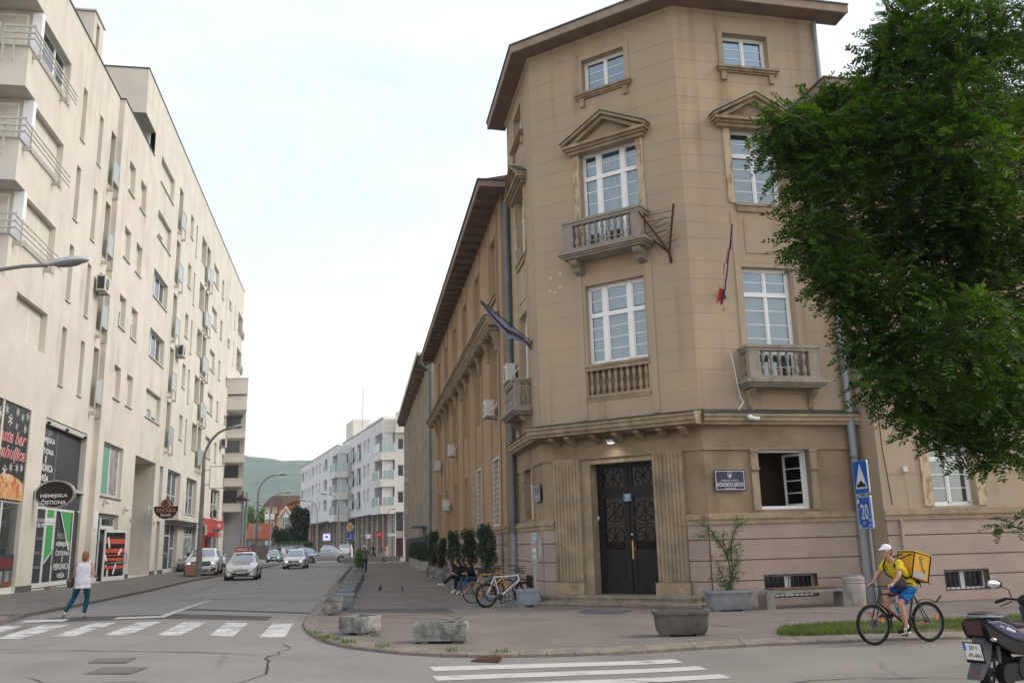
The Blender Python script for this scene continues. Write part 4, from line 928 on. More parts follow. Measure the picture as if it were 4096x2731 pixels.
for k in range(4):
 zt=26.5-P*k-0.05*k
 lw+=[(12.5,14.1,zt-2.05,zt,'half' if k==2 else 'shut',1),(15.65,17.25,zt-2.05,zt,'half' if k==2 else 'shut',1)]
for k,zt in enumerate([30.75,26.48,21.9,17.45,13.05]):
 lw.append((21.2,26.1,zt-2.05,zt,('shut','shuthalf','gl3','gl3','shuthalf')[k],1))
for k,zt in enumerate([31.25,26.68,22.11,17.6,13.25]):lw.append((28.4,29.95,zt-3.6,zt,'log',1))
for k,zt in enumerate([30.93,26.37,21.85,17.38,12.95]):
 lw+=[(33.75,35.2,zt-2.07,zt,'shut',1),(36.6,37.3,zt-3.0,zt,'slot',1)]
 lw+=[(39.9,42.6,zt-2.3,zt+0.15,'dlog',1),(43.0,45.0,zt-3.7,zt+0.2,'dlogr',1)]
 z2=zt-0.15
 lw+=[(47.5,50.9,z2-2.05,z2,'shut' if k%2==0 else 'shutlow',1),(53.5,54.9,zt-2.2,zt-0.1,'shut',1),(59.4,61.2,zt-1.75,zt-0.78,'gl',1),(64.4,64.95,zt-3.1,zt-0.05,'slot',1),(67.7,72.2,zt-2.65,zt-0.0,'cnr',1)]
gfN=[(-9.0,-4.4,0.05,8.24),(-3.8,0.12,0.05,8.24),(2.2,9.2,0.05,8.24)]
gfF=[(11.5,16.1,5.0,8.12),(11.5,16.1,0.02,3.95),(19.4,25.8,0.02,8.08,5.0),(27.4,28.6,0.15,3.9),(27.4,28.6,4.9,8.05),(30.4,35.8,0.05,3.95),(30.4,35.8,4.2,8.08),(38.8,44.0,4.9,8.05),(38.8,44.8,0.05,3.9),(46.8,48.7,4.95,8.05),(52.8,59.1,4.95,8.02),(53.3,59.8,0.05,3.8),(65.8,69.0,0.05,8.08)]
dep={'slot':0.45,'log':1.2,'dlog':1.6,'dlogr':1.6,'cnr':1.8}
for w in lw:(holesF if w[5]else holesN).append((w[0],w[1],w[2],w[3],dep.get(w[4],0.5)))
nearw=wall(MB(),-3.3,10.35,0,29.65,holesN+[g+(0.6,)for g in gfN if g[0]>-4.4],0.5)
wall(nearw,-9.5,-3.3,0,13.3,[(-9.0,-4.4,0.05,8.24,0.6),(-3.8,-3.3,0.05,8.24,0.6)])
FL.obj('facade',nearw,CREAM)
FL.obj('step_return',MB().quad((10.35,PF,0),(10.35,0.02,0),(10.35,0.02,29.6),(10.35,PF,29.6)),CREAM)
farw=wall(MB(),10.35,18.8,0,29.6,[h for h in holesF+[g+(0.6,)if len(g)==4 else g for g in gfF]if h[1]<18.8],0.5,y=PF)
FL.obj('facade',farw,CREAM)
farw=wall(MB(),18.8,72.5,8.1,34.75,[h for h in holesF if h[0]>18.8],0.5,y=PF)
wall(farw,18.8,70.2,0,8.1,[g+(0.6,)if len(g)==4 else g for g in gfF if g[0]>18.8],0.5,y=PF)
farw.quad((70.2,PF,8.1),(72.5,PF,8.1),(72.5,6,8.1),(70.2,6,8.1));farw.quad((72.5,PF,8.1),(72.5,14,8.1),(72.5,14,34.75),(72.5,PF,34.75));farw.quad((70.2,PF,0),(70.2,14,0),(70.2,14,8.1),(70.2,PF,8.1))
FL.obj('facade',farw,CREAM)
UPW=mat('lilac_grey_render',(0.60,0.59,0.585),0.9,c2=(0.55,0.54,0.53),scale=0.6)
FL.obj('upper_storey',MB().box(15.6,18.8,PF,PF+0.35,31.4,34.75).box(15.6,15.95,PF+0.35,9,31.4,34.75).box(15.95,18.8,PF+0.352,9,31.4,31.55),CREAM)
FL.obj('terrace_wall',MB().box(18.6,18.8,PF+0.35,9,29.6,31.4).box(15.7,18.6,4.0,4.2,29.6,31.38),UPW)
FL.obj('roof',MB().box(10.35,18.8,PF+0.35,14,29.2,29.4).box(18.8,72.5,0.1,14,34.3,34.5).box(-4.3,10.35,0.2,14,29.3,29.5),ROOFT)
FL.obj('parapet_edge',MB().box(10.3,18.85,PF-0.05,PF+0.3,29.6,29.68).box(-5.7,10.35,-0.05,0.3,29.65,29.73),CAPD)
FL.obj('parapet_edge',MB().box(15.55,72.55,PF-0.05,PF+0.35,34.75,34.84).box(15.55,15.62,PF-0.05,9,34.752,34.838),CAPD)
FL.obj('stair_head',MB().box(4.1,4.6,0.0,0.35,29.66,31.75).box(5.15,5.95,0.0,0.35,29.66,31.75).box(4.6,5.15,0.0,0.35,31.35,31.75).box(4.1,4.4,0.35,4,29.66,31.75).box(4.4,5.95,0.36,4,31.4,31.76).box(4.0,6.05,-0.08,4.1,31.765,31.86),CREAM)
FL.obj('roof_vent',MB().cyl((11.9,0.3,29.8),(11.9,0.3,30.3),0.28,n=10),BLACKM)
FL.obj('plinth_strip',MB().box(0.14,2.18,-0.03,0.0,0.0,0.28).box(16.12,19.38,PF-0.03,PF,0.0,0.28).box(25.82,27.38,PF-0.03,PF,0,0.28).box(28.62,30.38,PF-0.03,PF,0,0.28).box(35.82,38.78,PF-0.03,PF,0,0.28),mat('grey_base_strip',(0.13,0.125,0.12),0.8))
FL.obj('core',MB().box(-4.2,18.6,2.3,13.8,0.2,29.1).box(26.0,72.0,2.3,13.8,0.2,34.0).box(18.6,26,6,13.8,0.2,34.0).box(18.6,26,2.3,6,8.3,34.0),DARKROOM)
FL.obj('end_wall',MB().box(-3.3,-3.05,0.02,14,0,29.4),CREAM)
def simple(F,u0,u1,z0,z1,y,cols,sh=None,back='room',bm=None,mg=None,rows_=1):
 W,H=u1-u0,z1-z0;t=0.09;Pn,Bq=[],[]
 xs=[0]
 for c in cols:xs.append(c*W)
 xs.append(W)
 for a,b in zip(xs[:-1],xs[1:]):
  for r in range(rows_):
   Pn.append((a+t*0.8,b-t*0.8,t+(H-2*t)*r/rows_+(0.04 if r else 0),t+(H-2*t)*(r+1)/rows_-(0.04 if r<rows_-1 else 0)))
   if r:Bq.append((0.05,W-0.05,t+(H-2*t)*r/rows_-0.06,t+(H-2*t)*r/rows_+0.06,-0.01))
 for x in xs[1:-1]:Bq.append((x-t*0.8,x+t*0.8,0.05,H-0.05,-0.02))
 w=window(F,u0,z0,y,W,H,Pn,Bq,WHITE,mg or LG2,back,bm or DIML,t,0.07,bd=0.25)
 if sh:
  for(a,b,f)in sh:obj('roller_shutter',MB().box(a*W+0.06,b*W-0.06,-0.035,-0.005,H-f*H,H-0.03),SHUT,w,flipy=(F.i<0))
 return w
def glass_rail(F,u0,u1,z0,z1,y):
 r=F.obj('balcony_rail',MB().box(u0,u0+0.07,y,y+0.07,z0-0.55,z1).box(u1-0.07,u1,y,y+0.07,z0-0.55,z1).box(u0+0.07,u1-0.07,y,y+0.07,z1-0.07,z1).box(u0+0.07,u1-0.07,y,y+0.07,z0,z0+0.07).box(u0-0.02,u0+0.12,y-0.02,y+0.36,z0-0.75,z0-0.55).box(u1-0.12,u1+0.02,y-0.02,y+0.36,z0-0.75,z0-0.55),RAILM)
 obj('pane',MB().box(u0+0.07,u1-0.07,y+0.02,y+0.035,z0+0.07,z1-0.07),GGL,r,flipy=(F.i<0));return r
def slat_rail(F,u0,u1,z,y,end=None):
 r=F.obj('balcony_rail',MB().box(u0,u1,y-0.03,y+0.03,z+0.62,z+0.70).box(u0,u1,y-0.03,y+0.03,z+0.36,z+0.43).box(u0,u1,y-0.03,y+0.03,z+0.1,z+0.17),RAILM)
 return r
sills=MB()
for(u0,u1,z0,z1,kind,far)in lw:
 y0=PF if far else 0.0
 if kind in('shut','half','shuthalf','gl3','gl','shutlow'):
  W=u1-u0;cols=[0.5]if W>4 and kind=='x' else([0.33,0.66]if W>4 else([0.6]if W>2.4 else[]))
  sh={'shut':[(0,1,0.985)],'half':[(0,1,0.45)],'gl3':None,'gl':None,'shutlow':[(0,1,0.8)],'shuthalf':[(0,0.33,0.97),(0.33,0.66,0.62),(0.66,1,0.8)]}[kind]
  simple(FL,u0,u1,z0,z1,y0+0.30,cols,sh)
  FL.obj('window_sill',MB().box(u0-0.05,u1+0.05,y0-0.10,y0+0.3,z0-0.06,z0+0.01),CAPW)
 elif kind in('shut2','gl2'):
  simple(FL,u0,u1,z0,z1,y0+0.32,[0.62],[(0,0.62,0.98),(0.62,1,0.98)]if kind=='shut2' else None)
 elif kind=='slot':
  simple(FL,u0,u1,z0,z1,y0+0.38,[],[(0,1,0.62)])
  FL.obj('window_sill',MB().box(u0-0.05,u1+0.05,y0-0.08,y0+0.3,z0-0.05,z0+0.01),CAPW)
  FL.obj('slot_panel',MB().box(u0+0.02,u1-0.02,y0+0.26,y0+0.28,z0+0.05,z0+1.15),GGL)
 elif kind=='log':
  simple(FL,u0,u1,z0,z1,y0+1.1,[],[(0,1,0.5)])
  glass_rail(FL,u0-0.1,u1+0.2,z0+0.15,z0+1.6,y0-0.32)
 elif kind=='dlog':
  simple(FL,u0,u1,z0,z1,y0+1.45,[0.5],[(0,0.5,0.9)])
  FL.obj('window_sill',MB().box(u0-0.05,u1+0.05,y0-0.08,y0+0.3,z0-0.05,z0+0.01),CAPW)
 elif kind=='dlogr':
  simple(FL,u0,u1,z0,z1,y0+1.45,[0.5],None)
  glass_rail(FL,u0-0.9,u0+0.65,z0+0.2,z0+1.7,y0-0.32);glass_rail(FL,u0+0.7,u1+0.2,z0+0.2,z0+1.7,y0-0.32)
 elif kind=='cnr':
  simple(FL,u0,u1,z0,z1,y0+1.7,[0.5],None)
  rl=slat_rail(FL,u0+0.3,u1+0.25,z0+0.05,y0-0.30);obj('rail_post',MB().box(u0+0.6,u0+0.68,y0-0.28,y0+0.02,z0-0.3,z0+0.72).box(u1-0.6,u1-0.52,y0-0.28,y0+0.02,z0-0.3,z0+0.72),RAILM,rl)
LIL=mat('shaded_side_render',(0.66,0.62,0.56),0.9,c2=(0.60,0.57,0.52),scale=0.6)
for k,zt in enumerate([29.6]+fl_near):
 zb=zt-4.3+0.0 if k else None
for k,zs in enumerate([26.9,22.33,17.78,13.3]):
 top=zs+(1.95 if k else 2.75)
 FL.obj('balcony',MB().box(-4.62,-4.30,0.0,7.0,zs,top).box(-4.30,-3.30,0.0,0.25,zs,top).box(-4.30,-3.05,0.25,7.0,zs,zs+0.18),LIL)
 FL.obj('balcony_band',MB().box(-4.62,-3.3,-0.004,0.0,zs,top),CREAM)
 FL.obj('parapet_cap',MB().box(-4.68,-4.25,-0.05,7.0,top,top+0.06).box(-4.25,1.1,-0.05,0.3,top,top+0.05),CAPW)
 if k:
  rl=FL.obj('balcony_rail',MB().box(-5.0,1.35,-0.36,-0.31,top+0.70,top+0.77).box(-5.0,1.35,-0.36,-0.31,top+0.45,top+0.51).box(-5.0,1.35,-0.36,-0.31,top+0.20,top+0.26).box(-5.0,-4.94,-0.36,0.95,top+0.78,top+0.88).box(-5.0,-4.94,-0.36,0.95,top+0.46,top+0.54).box(-5.0,-4.94,-0.36,0.95,top+0.16,top+0.24),RAILM)
  for x in(-4.2,-0.2):obj('rail_post',MB().box(x,x+0.09,-0.40,-0.05,top-0.35,top-0.15).box(x,x+0.09,-0.36,-0.30,top-0.15,top+0.85),RAILM,rl)
  for y in(0.5,0.95):obj('rail_post',MB().box(-4.96,-4.88,y,y+0.07,top-0.9,top+0.85),RAILM,rl)
  gp_=FL.obj('balcony_screen',MB().box(-4.98,-4.93,1.15,1.22,top-0.2,top+0.95).box(-4.98,-4.93,2.9,2.97,top-0.2,top+0.95).box(-4.98,-4.93,1.22,2.9,top+0.88,top+0.95).box(-4.98,-4.93,1.22,2.9,top-0.2,top-0.14),RAILM)
  obj('pane',MB().box(-4.96,-4.95,1.22,2.9,top-0.14,top+0.88),GGL,gp_)
 FL.obj('corner_post',MB().box(-3.42,-3.06,-0.012,0.42,zs+(1.95 if k else 2.8),zs+4.45),WHITE)
for k,zt in enumerate(fl_near):
 wv=FL.obj('end_window',MB().box(-3.36,-3.3,0.6,0.68,zt-3.4,zt).box(-3.36,-3.3,3.2,3.28,zt-3.4,zt).box(-3.36,-3.3,0.68,3.2,zt-0.1,zt),WHITE)
 obj('roller_shutter',MB().box(-3.35,-3.33,0.68,3.2,zt-3.3,zt-0.1),SHUT,wv)
ALU=mat('white_aluminium',(0.70,0.71,0.71),0.4);ALUG=mat('grey_aluminium',(0.30,0.31,0.32),0.45,metal=0.3)
DARKP=mat('dark_print',(0.028,0.032,0.038),0.35);WTX=mat('white_print',(0.75,0.75,0.74),0.5);REDP=mat('red_print',(0.48,0.03,0.02),0.5);GRNP=mat('green_print',(0.05,0.36,0.09),0.45)
SHOPG=glass_mat('shop_glass',(0.6,0.65,0.65),0.15,opaque=0.35,body=(0.10,0.12,0.12))
SHOPD=glass_mat('dark_shop_glass',(0.5,0.5,0.5),0.16,opaque=0.6,body=(0.02,0.02,0.02))
INT=mat('shop_interior',(0.16,0.16,0.155),0.8,c2=(0.06,0.06,0.06),scale=0.9)
PASTAB=mat('pasta_poster',(0.024,0.02,0.02),0.4)
def fpanel(name,u0,u1,z0,z1,y,m,t=0.04,label=None):return FL.obj(name,MB().box(u0,u1,y,y+t,z0,z1),m,label=label)
def ftext(body,u,z,y,w,h,m,**kw):
 q=FL.pt(u,y,z)-block.location;text(body,block,q,w,h,m,rot=(PI/2,0,FL.rz),**kw)
fpanel('poster',-3.75,0.07,4.05,8.2,0.05,PASTAB,label='black pasta bar poster with red lettering and white snowflakes')
fpanel('poster',-9.0,-4.45,4.05,8.2,0.05,PASTAB)
FOOD=mat('pasta_picture',(0.62,0.42,0.14),0.5,c2=(0.50,0.12,0.04),scale=2.4,detail=5,contrast=(0.42,0.6))
fdm=MB();
fdm.prism([(-3.75,4.06),(0.07,4.06),(0.07,4.8),(-0.6,5.0),(-1.6,5.15),(-2.6,5.1),(-3.75,4.95)],0.042,0.048,'y');FL.obj('poster_picture',fdm,FOOD)
fdm=MB();fdm.prism([(-3.75,4.06),(-0.5,4.06),(-0.8,4.4),(-1.6,4.75),(-2.6,4.85),(-3.75,4.75)],0.036,0.041,'y');FL.obj('poster_picture',fdm,mat('pasta_food',(0.70,0.50,0.24),0.5,c2=(0.45,0.10,0.05),scale=7,detail=4,contrast=(0.4,0.6)))
ftext('Pasta bar',-1.88,6.78,0.035,3.65,0.55,WTX,shear=0.35,bold=0.035,fit='wh');ftext('Pasta bar',-1.87,6.78,0.028,3.6,0.50,REDP,shear=0.35,bold=0.01,fit='wh')
ftext('Trahuljica',-1.88,6.0,0.035,3.7,0.72,WTX,shear=0.35,bold=0.035,fit='wh');ftext('Trahuljica',-1.87,6.0,0.028,3.65,0.67,REDP,shear=0.35,bold=0.01,fit='wh')
def flake(u,z,r,y=0.035):
 mb=MB()
 for k in range(6):
  a=PI*k/3+PI/6;dx,dz=math.cos(a),math.sin(a)
  mb.add([(u-dz*r*0.08,y,z+dx*r*0.08),(u+dz*r*0.08,y,z-dx*r*0.08),(u+dx*r+dz*r*0.08,y,z+dz*r-dx*r*0.08),(u+dx*r-dz*r*0.08,y,z+dz*r+dx*r*0.08)],[(0,1,2,3)])
  for s in(-1,1):
   b=a+s*0.8;ex,ez=math.cos(b),math.sin(b);c0,c1=u+dx*r*0.6,z+dz*r*0.6
   mb.add([(c0-ez*r*0.07,y,c1+ex*r*0.07),(c0+ez*r*0.07,y,c1-ex*r*0.07),(c0+ex*r*0.4,y,c1+ez*r*0.4)],[(0,1,2)])
 FL.obj('snowflake',mb,WTX)
for u,z,r in[(-2.74,7.86,.2),(-1.46,7.92,.2),(-.82,7.78,.19),(-.2,7.9,.19),(-2.24,7.47,.28),(-1.45,7.30,.16),(-.38,7.29,.2),(-3.45,7.6,.3),(-2.35,5.20,.3),(-1.68,5.45,.2),(-.94,5.47,.2),(-.37,5.52,.2),(-1.89,5.02,.15),(-1.35,4.94,.18),(-.22,4.66,.2),(-3.2,5.4,.2)]:flake(u,z,r)
fpanel('shop_window',-3.8,0.12,0.05,0.28,0.15,ALU,0.08);fpanel('shop_window',-1.98,-1.85,0.28,4.0,0.14,ALU,0.08);fpanel('shop_window',-3.8,0.12,3.93,4.04,0.13,CAPW,0.1)
fpanel('pane',-1.85,0.05,1.7,3.93,0.18,SHOPG,0.01);fpanel('pane',-3.75,-1.98,0.28,3.93,0.18,SHOPG,0.01)
fpanel('menu_board',-1.85,0.05,0.3,1.7,0.14,DARKP,0.02);ftext('Pasta bar',-0.9,1.45,0.135,1.4,0.28,REDP,shear=0.3,fit='wh');ftext('Trahuljica',-0.95,1.2,0.135,1.4,0.25,REDP,shear=0.3,fit='wh')
mlines=MB()
for k in range(11):
 for c,w_ in((-1.65,0.5),(-0.9,0.08),(-0.75,0.42),(-0.15,0.08)):mlines.box(c,c+w_,0.133,0.139,0.95-k*0.045,0.965-k*0.045)
FL.obj('menu_lines',mlines,WTX);fpanel('menu_picture',-1.83,0.03,0.30,0.52,0.132,mat('menu_food',(0.35,0.12,0.05),0.5,c2=(0.12,0.04,0.02),scale=6),0.006)
fpanel('interior',-9,0.15,0.05,8.2,0.62,INT,0.02)
for u in(-8.9,-6.8,-4.5):fpanel('shop_window',u,u+0.12,0.05,4.0,0.14,ALU,0.08)
fpanel('pane',-8.9,-4.4,0.3,4.0,0.2,SHOPG,0.01)
fpanel('sign_panel',2.25,9.15,5.02,8.15,0.30,DARKP,label='dark upper shop window film with white lettering of the dry cleaner')
for u in(3.65,5.05):fpanel('panel_joint',u,u+0.06,5.02,8.15,0.285,ALUG,0.02)
fpanel('window_sill',2.1,9.25,4.88,5.0,-0.08,CAPW,0.5);fpanel('sign_band',2.22,9.18,3.98,4.88,0.12,mat('anthracite',(0.045,0.045,0.05),0.5),0.1)
ftext('Perfect Clean',3.3,7.72,0.28,1.7,0.42,mat('grey_print',(0.42,0.43,0.43),0.5),shear=0.3,fit='wh')
for s,z,w_ in(('HEMIJSKA',7.22,2.35),('ČISTIONA',6.74,2.2),('I',6.30,.12),('PERIONICA',5.88,2.4),('VEŠA',5.40,1.25)):
 ftext(s,3.52,z,0.28,w_,0.36,WTX,bold=0.02,fit='wh')
FL.obj('sun_blind_box',MB().box(2.2,9.2,0.02,0.22,7.95,8.18),CAPW)
for u in(2.5,5.4,8.7):FL.obj('spotlight',MB().cyl((u,-0.12,7.98),(u,0.1,8.02),0.07,n=8),BLACKM)
def shopdoor(u0,u1,z0,z1,y,m=ALU,mg=SHOPG,hd=True,name='shop_door',mid=None):
 mb=MB().box(u0,u0+0.12,y,y+0.07,z0,z1).box(u1-0.12,u1,y,y+0.07,z0,z1).box(u0+0.12,u1-0.12,y,y+0.07,z0,z0+0.22).box(u0+0.12,u1-0.12,y,y+0.07,z1-0.12,z1)
 if mid:mb.box(u0+0.12,u1-0.12,y,y+0.07,mid-0.06,mid+0.06)
 d=FL.obj(name,mb,m);obj('pane',MB().box(u0+0.12,u1-0.12,y+0.03,y+0.04,z0+0.22,z1-0.12),mg,d)
 if hd:obj('handle',MB().tube([(u1-0.2,y,z0+1.0),(u1-0.2,y-0.1,z0+1.03),(u1-0.2,y-0.1,z0+1.75),(u1-0.2,y,z0+1.78)],0.03,n=6),ALUG,d)
 return d
shopdoor(2.22,3.85,0.1,3.95,0.12,ALU,DARKP,False,'shop_window');shopdoor(3.87,5.2,0.1,3.2,0.12,ALU,GRNP);shopdoor(3.87,5.2,3.22,3.95,0.12,ALU,GRNP,False,'fanlight')
shopdoor(5.25,8.35,0.1,3.95,0.12,ALU,DARKP,False,'shop_window');fpanel('wall_reveal',8.37,9.18,0.05,3.97,0.12,DARKP,0.05)
FL.obj('green_print',MB().prism([(6.0,3.82),(7.9,3.82),(7.9,2.0),(7.75,2.0)],0.105,0.115,'y'),GRNP);FL.obj('print_edge',MB().prism([(5.92,3.82),(6.0,3.82),(7.75,2.0),(7.9,2.0),(7.9,1.85),(7.72,1.87)],0.10,0.116,'y'),WTX)
FL.obj('door_print',MB().prism([(4.0,0.35),(5.08,0.35),(5.08,1.75),(4.0,1.2)],0.10,0.116,'y'),DARKP);FL.obj('print_edge',MB().prism([(4.0,1.2),(5.08,1.75),(5.08,1.81),(4.0,1.26)],0.095,0.117,'y'),WTX)
ftext('Perfect Clean',6.55,2.62,0.10,1.7,0.40,mat('grey_print',(0.42,0.43,0.43),0.5),shear=0.3,fit='wh')
for s,z,w_ in(('HEMIJSKA',2.14,2.35),('ČISTIONA',1.74,2.25),('I',1.40,.12),('PERIONICA',1.03,2.5),('VEŠA',0.60,1.3)):
 ftext(s,6.82,z,0.10,w_,0.31,WTX,bold=0.02,fit='wh')
ftext('NA DOSTAVA',3.0,3.30,0.10,1.2,0.16,WTX,bold=0.01,fit='wh');ftext('5 006 999',3.0,3.06,0.10,1.2,0.24,WTX,bold=0.01,fit='wh')
pl_=MB()
for z in(2.45,2.38,1.75,1.68,1.08,1.02):pl_.box(2.6,3.6,0.10,0.112,z,z+0.02)
FL.obj('print_lines',pl_,mat('grey_print',(0.42,0.43,0.43),0.5))
FL.obj('floodlight',MB().box(8.5,8.8,-0.25,0.0,3.85,3.95),WHITE)
st=tag(obj('door_stone',MB().prism([(-0.5,-0.12),(0.45,-0.15),(0.5,0.12),(-0.4,0.15)],0,0.12,'z'),CONC,None,FL.pt(3.4,-0.5,-0.004),FL.rz),'flat grey stone lying at the dry cleaner doorway','stone')
pf=PF
w1_=FL.obj('window_frame',MB().box(11.5,16.1,pf+0.25,pf+0.32,5.0,5.12).box(11.5,16.1,pf+0.25,pf+0.32,8.0,8.12).box(11.5,11.62,pf+0.25,pf+0.32,5.12,8.0).box(15.98,16.1,pf+0.25,pf+0.32,5.12,8.0).box(13.9,14.05,pf+0.25,pf+0.32,5.12,8.0),WHITE)
fpanel('window_film',11.62,13.9,5.12,8.0,pf+0.27,mat('sea_green_film',(0.13,0.36,0.24),0.35),0.02);fpanel('window_film',14.05,15.98,5.12,8.0,pf+0.27,mat('grey_photo_film',(0.42,0.42,0.43),0.35,c2=(0.16,0.12,0.11),scale=1.6),0.02)
ftext('ORIFLAME',12.76,6.55,pf+0.26,2.0,0.26,mat('pale_green_print',(0.30,0.50,0.38),0.5),fit='wh')
fpanel('window_sill',11.35,16.25,4.9,5.0,pf-0.12,CAPW,0.4)
d3=shopdoor(11.6,13.0,0.05,3.9,pf+0.25,ALU,SHOPG,False,'shop_window');shopdoor(13.05,16.05,3.05,3.9,pf+0.25,ALU,SHOPG,False,'fanlight')
fpanel('interior',11.5,16.1,0.05,3.95,pf+0.55,INT,0.03)
od=root('open_shop_door','white framed glass door standing open, printed with lipsticks and red bands','door',FL.pt(13.0,pf-0.02,0.0),FL.rz-rad(12))
obj('frame',MB().box(0,0.14,-0.05,0.02,0.03,3.0).box(2.66,2.80,-0.05,0.02,0.03,3.0).box(0.14,2.66,-0.05,0.02,0.03,0.28).box(0.14,2.66,-0.05,0.02,2.86,3.0),ALU,od)
obj('pane',MB().box(0.14,2.66,-0.02,-0.01,0.28,2.86),SHOPD,od)
for k,(za,zb)in enumerate([(2.2,2.48),(1.66,1.9),(1.2,1.36),(0.72,0.9),(1.48,1.54)]):obj('red_band',MB().box(0.14,2.66,-0.026,-0.022,za,zb),mat('orange_red_print',(0.55,0.09,0.04),0.5),od)
for(x,z,a,l)in[(0.6,2.15,-1.2,0.9),(0.3,1.35,-0.9,0.7),(2.1,1.75,0.7,0.7),(1.5,0.8,1.1,0.9),(0.6,0.5,1.5,0.7)]:
 M_=Matrix.Translation((x,-0.032,z))@Matrix.Rotation(-a,4,'Y')
 obj('lipstick_print',MB().box(-l/2,l/2*0.5,-0.003,0.003,-0.09,0.09,M_),WTX,od);obj('lipstick_print',MB().box(l/4+0.01,l/2,-0.003,0.003,-0.06,0.06,M_),REDP,od)
obj('handle',MB().tube([(2.72,-0.05,1.0),(2.72,-0.16,1.03),(2.72,-0.16,1.6),(2.72,-0.05,1.63)],0.03,n=6),ALUG,od)
for u,z in((12.3,4.6),(17.2,4.35)):FL.obj('camera',MB().sphere((u,pf-0.2,z),0.14,8).box(u-0.05,u+0.05,pf-0.15,pf,z+0.05,z+0.15),ACW)
FL.obj('notice',MB().box(10.6,11.3,pf-0.03,pf,3.0,3.95),WHITE);FL.obj('house_number',MB().box(19.05,19.2,pf-0.02,pf,3.55,3.85),mat('blue_enamel',(0.03,0.05,0.25),0.3));FL.obj('house_number',MB().box(26.2,26.35,pf-0.02,pf,3.55,3.85),mat('blue_enamel',(0.03,0.05,0.25),0.3))
fpanel('passage_back',19.4,25.8,0.0,8.08,pf+5.0,mat('grey_passage',(0.40,0.38,0.36),0.9,c2=(0.34,0.32,0.31),scale=0.8),0.05)
fpanel('passage_door',20.3,23.9,0.1,3.9,pf+4.9,mat('dark_door',(0.02,0.02,0.02),0.3),0.06);FL.obj('door_frame',MB().box(20.1,20.3,pf+4.85,pf+4.98,0.05,4.05).box(23.9,24.1,pf+4.85,pf+4.98,0.05,4.05).box(20.3,23.9,pf+4.85,pf+4.98,3.9,4.05).box(20.3,23.9,pf+4.85,pf+4.98,0,0.1),WHITE)
fpanel('sign_plate',21.4,23.4,4.95,5.25,pf+4.9,mat('ivory_plate',(0.55,0.54,0.50),0.5),0.04);ftext('ADVOKATI',22.4,5.1,pf+4.89,1.5,0.16,mat('black_print',(0.02,0.02,0.02),0.5),fit='wh')
simple(FL,27.4,28.6,0.15,3.9,pf+0.35,[],None,mg=SHOPG);simple(FL,27.4,28.6,4.9,8.05,pf+0.35,[],None)
simple(FL,30.4,35.8,4.2,8.08,pf+0.35,[0.3,0.62],None,rows_=2);fpanel('window_sill',30.3,35.9,4.1,4.2,pf-0.08,CAPW,0.4)
shopdoor(30.45,31.4,0.08,3.9,pf+0.25,ALU,SHOPG,False,'shop_window');shopdoor(31.45,33.8,0.08,3.9,pf+0.25,ALU,SHOPG,mid=2.9);shopdoor(33.85,35.75,0.08,3.9,pf+0.25,ALU,SHOPG,False,'shop_window',mid=1.9)
fpanel('interior',30.4,35.8,0.05,3.95,pf+0.58,INT,0.03);fpanel('interior',38.8,44.8,0.05,3.9,pf+0.58,INT,0.03);fpanel('interior',53.3,59.8,0.05,3.9,pf+0.58,INT,0.03)
simple(FL,38.8,44.0,4.9,8.05,pf+0.35,[0.28,0.6],None,rows_=2);fpanel('window_sill',38.7,44.1,4.8,4.9,pf-0.08,CAPW,0.4)
PALEG=mat('frosted_door_film',(0.40,0.47,0.45),0.4)
shopdoor(38.9,43.6,0.05,3.0,pf+0.15,ALU,PALEG);simple(FL,38.9,43.6,3.05,3.9,pf+0.15,[0.3,0.65],None)
sk_=MB()
for pts_ in([(39.6,2.3),(40.0,2.6),(40.8,2.7),(41.8,2.55),(42.6,2.6),(43.0,2.35),(42.7,2.15),(41.6,2.2),(40.6,2.05),(39.8,2.1),(39.6,2.3)],[(40.2,2.2),(40.7,2.55),(40.5,2.2),(41.3,2.6)],[(39.8,0.9),(40.6,1.1),(41.4,1.05),(42.4,1.3),(42.9,1.2),(42.2,1.0),(42.8,0.95),(42.0,0.85),(42.4,0.65),(41.2,0.75),(40.2,0.7)]):
 sk_.tube([(a,pf+0.14,b)for a,b in pts_],0.02,n=4)
FL.obj('drawn_lines',sk_,BLACKM);ftext('hair',42.4,2.72,pf+0.14,0.7,0.22,REDP,shear=0.3,fit='wh');ftext('nail',39.8,1.2,pf+0.14,0.6,0.18,REDP,shear=0.3,fit='wh')
fpanel('notice',39.6,41.9,1.35,1.98,pf+0.12,mat('grey_notice',(0.25,0.27,0.27),0.5,c2=(0.12,0.14,0.14),scale=4),0.02)
can=FL.obj('awning',MB().box(30.3,45.2,pf-0.85,pf-0.02,4.06,4.09),mat('glass_canopy',(0.30,0.32,0.31),0.3))
for k in range(4):obj('awning_rod',MB().cyl((31+k*4.6,pf-0.8,4.09),(31+k*4.6,pf,5.3),0.025,n=5),ALUG,can);obj('awning_spotlight',MB().cyl((31.5+k*4.6,pf-0.5,3.98),(31.5+k*4.6,pf-0.5,4.06),0.1,n=8),GALV,can)
simple(FL,46.8,48.7,4.95,8.05,pf+0.35,[],None);simple(FL,52.8,59.1,4.95,8.02,pf+0.35,[0.3,0.65],None,rows_=2)
REDW=mat('bright_red_cladding',(0.52,0.05,0.03),0.4,c2=(0.46,0.045,0.03),scale=1)
FL.obj('red_cladding',MB().box(48.3,61.3,pf-0.22,pf-0.003,3.85,4.78).box(48.3,53.3,pf-0.20,pf-0.003,0.1,3.848),REDW)
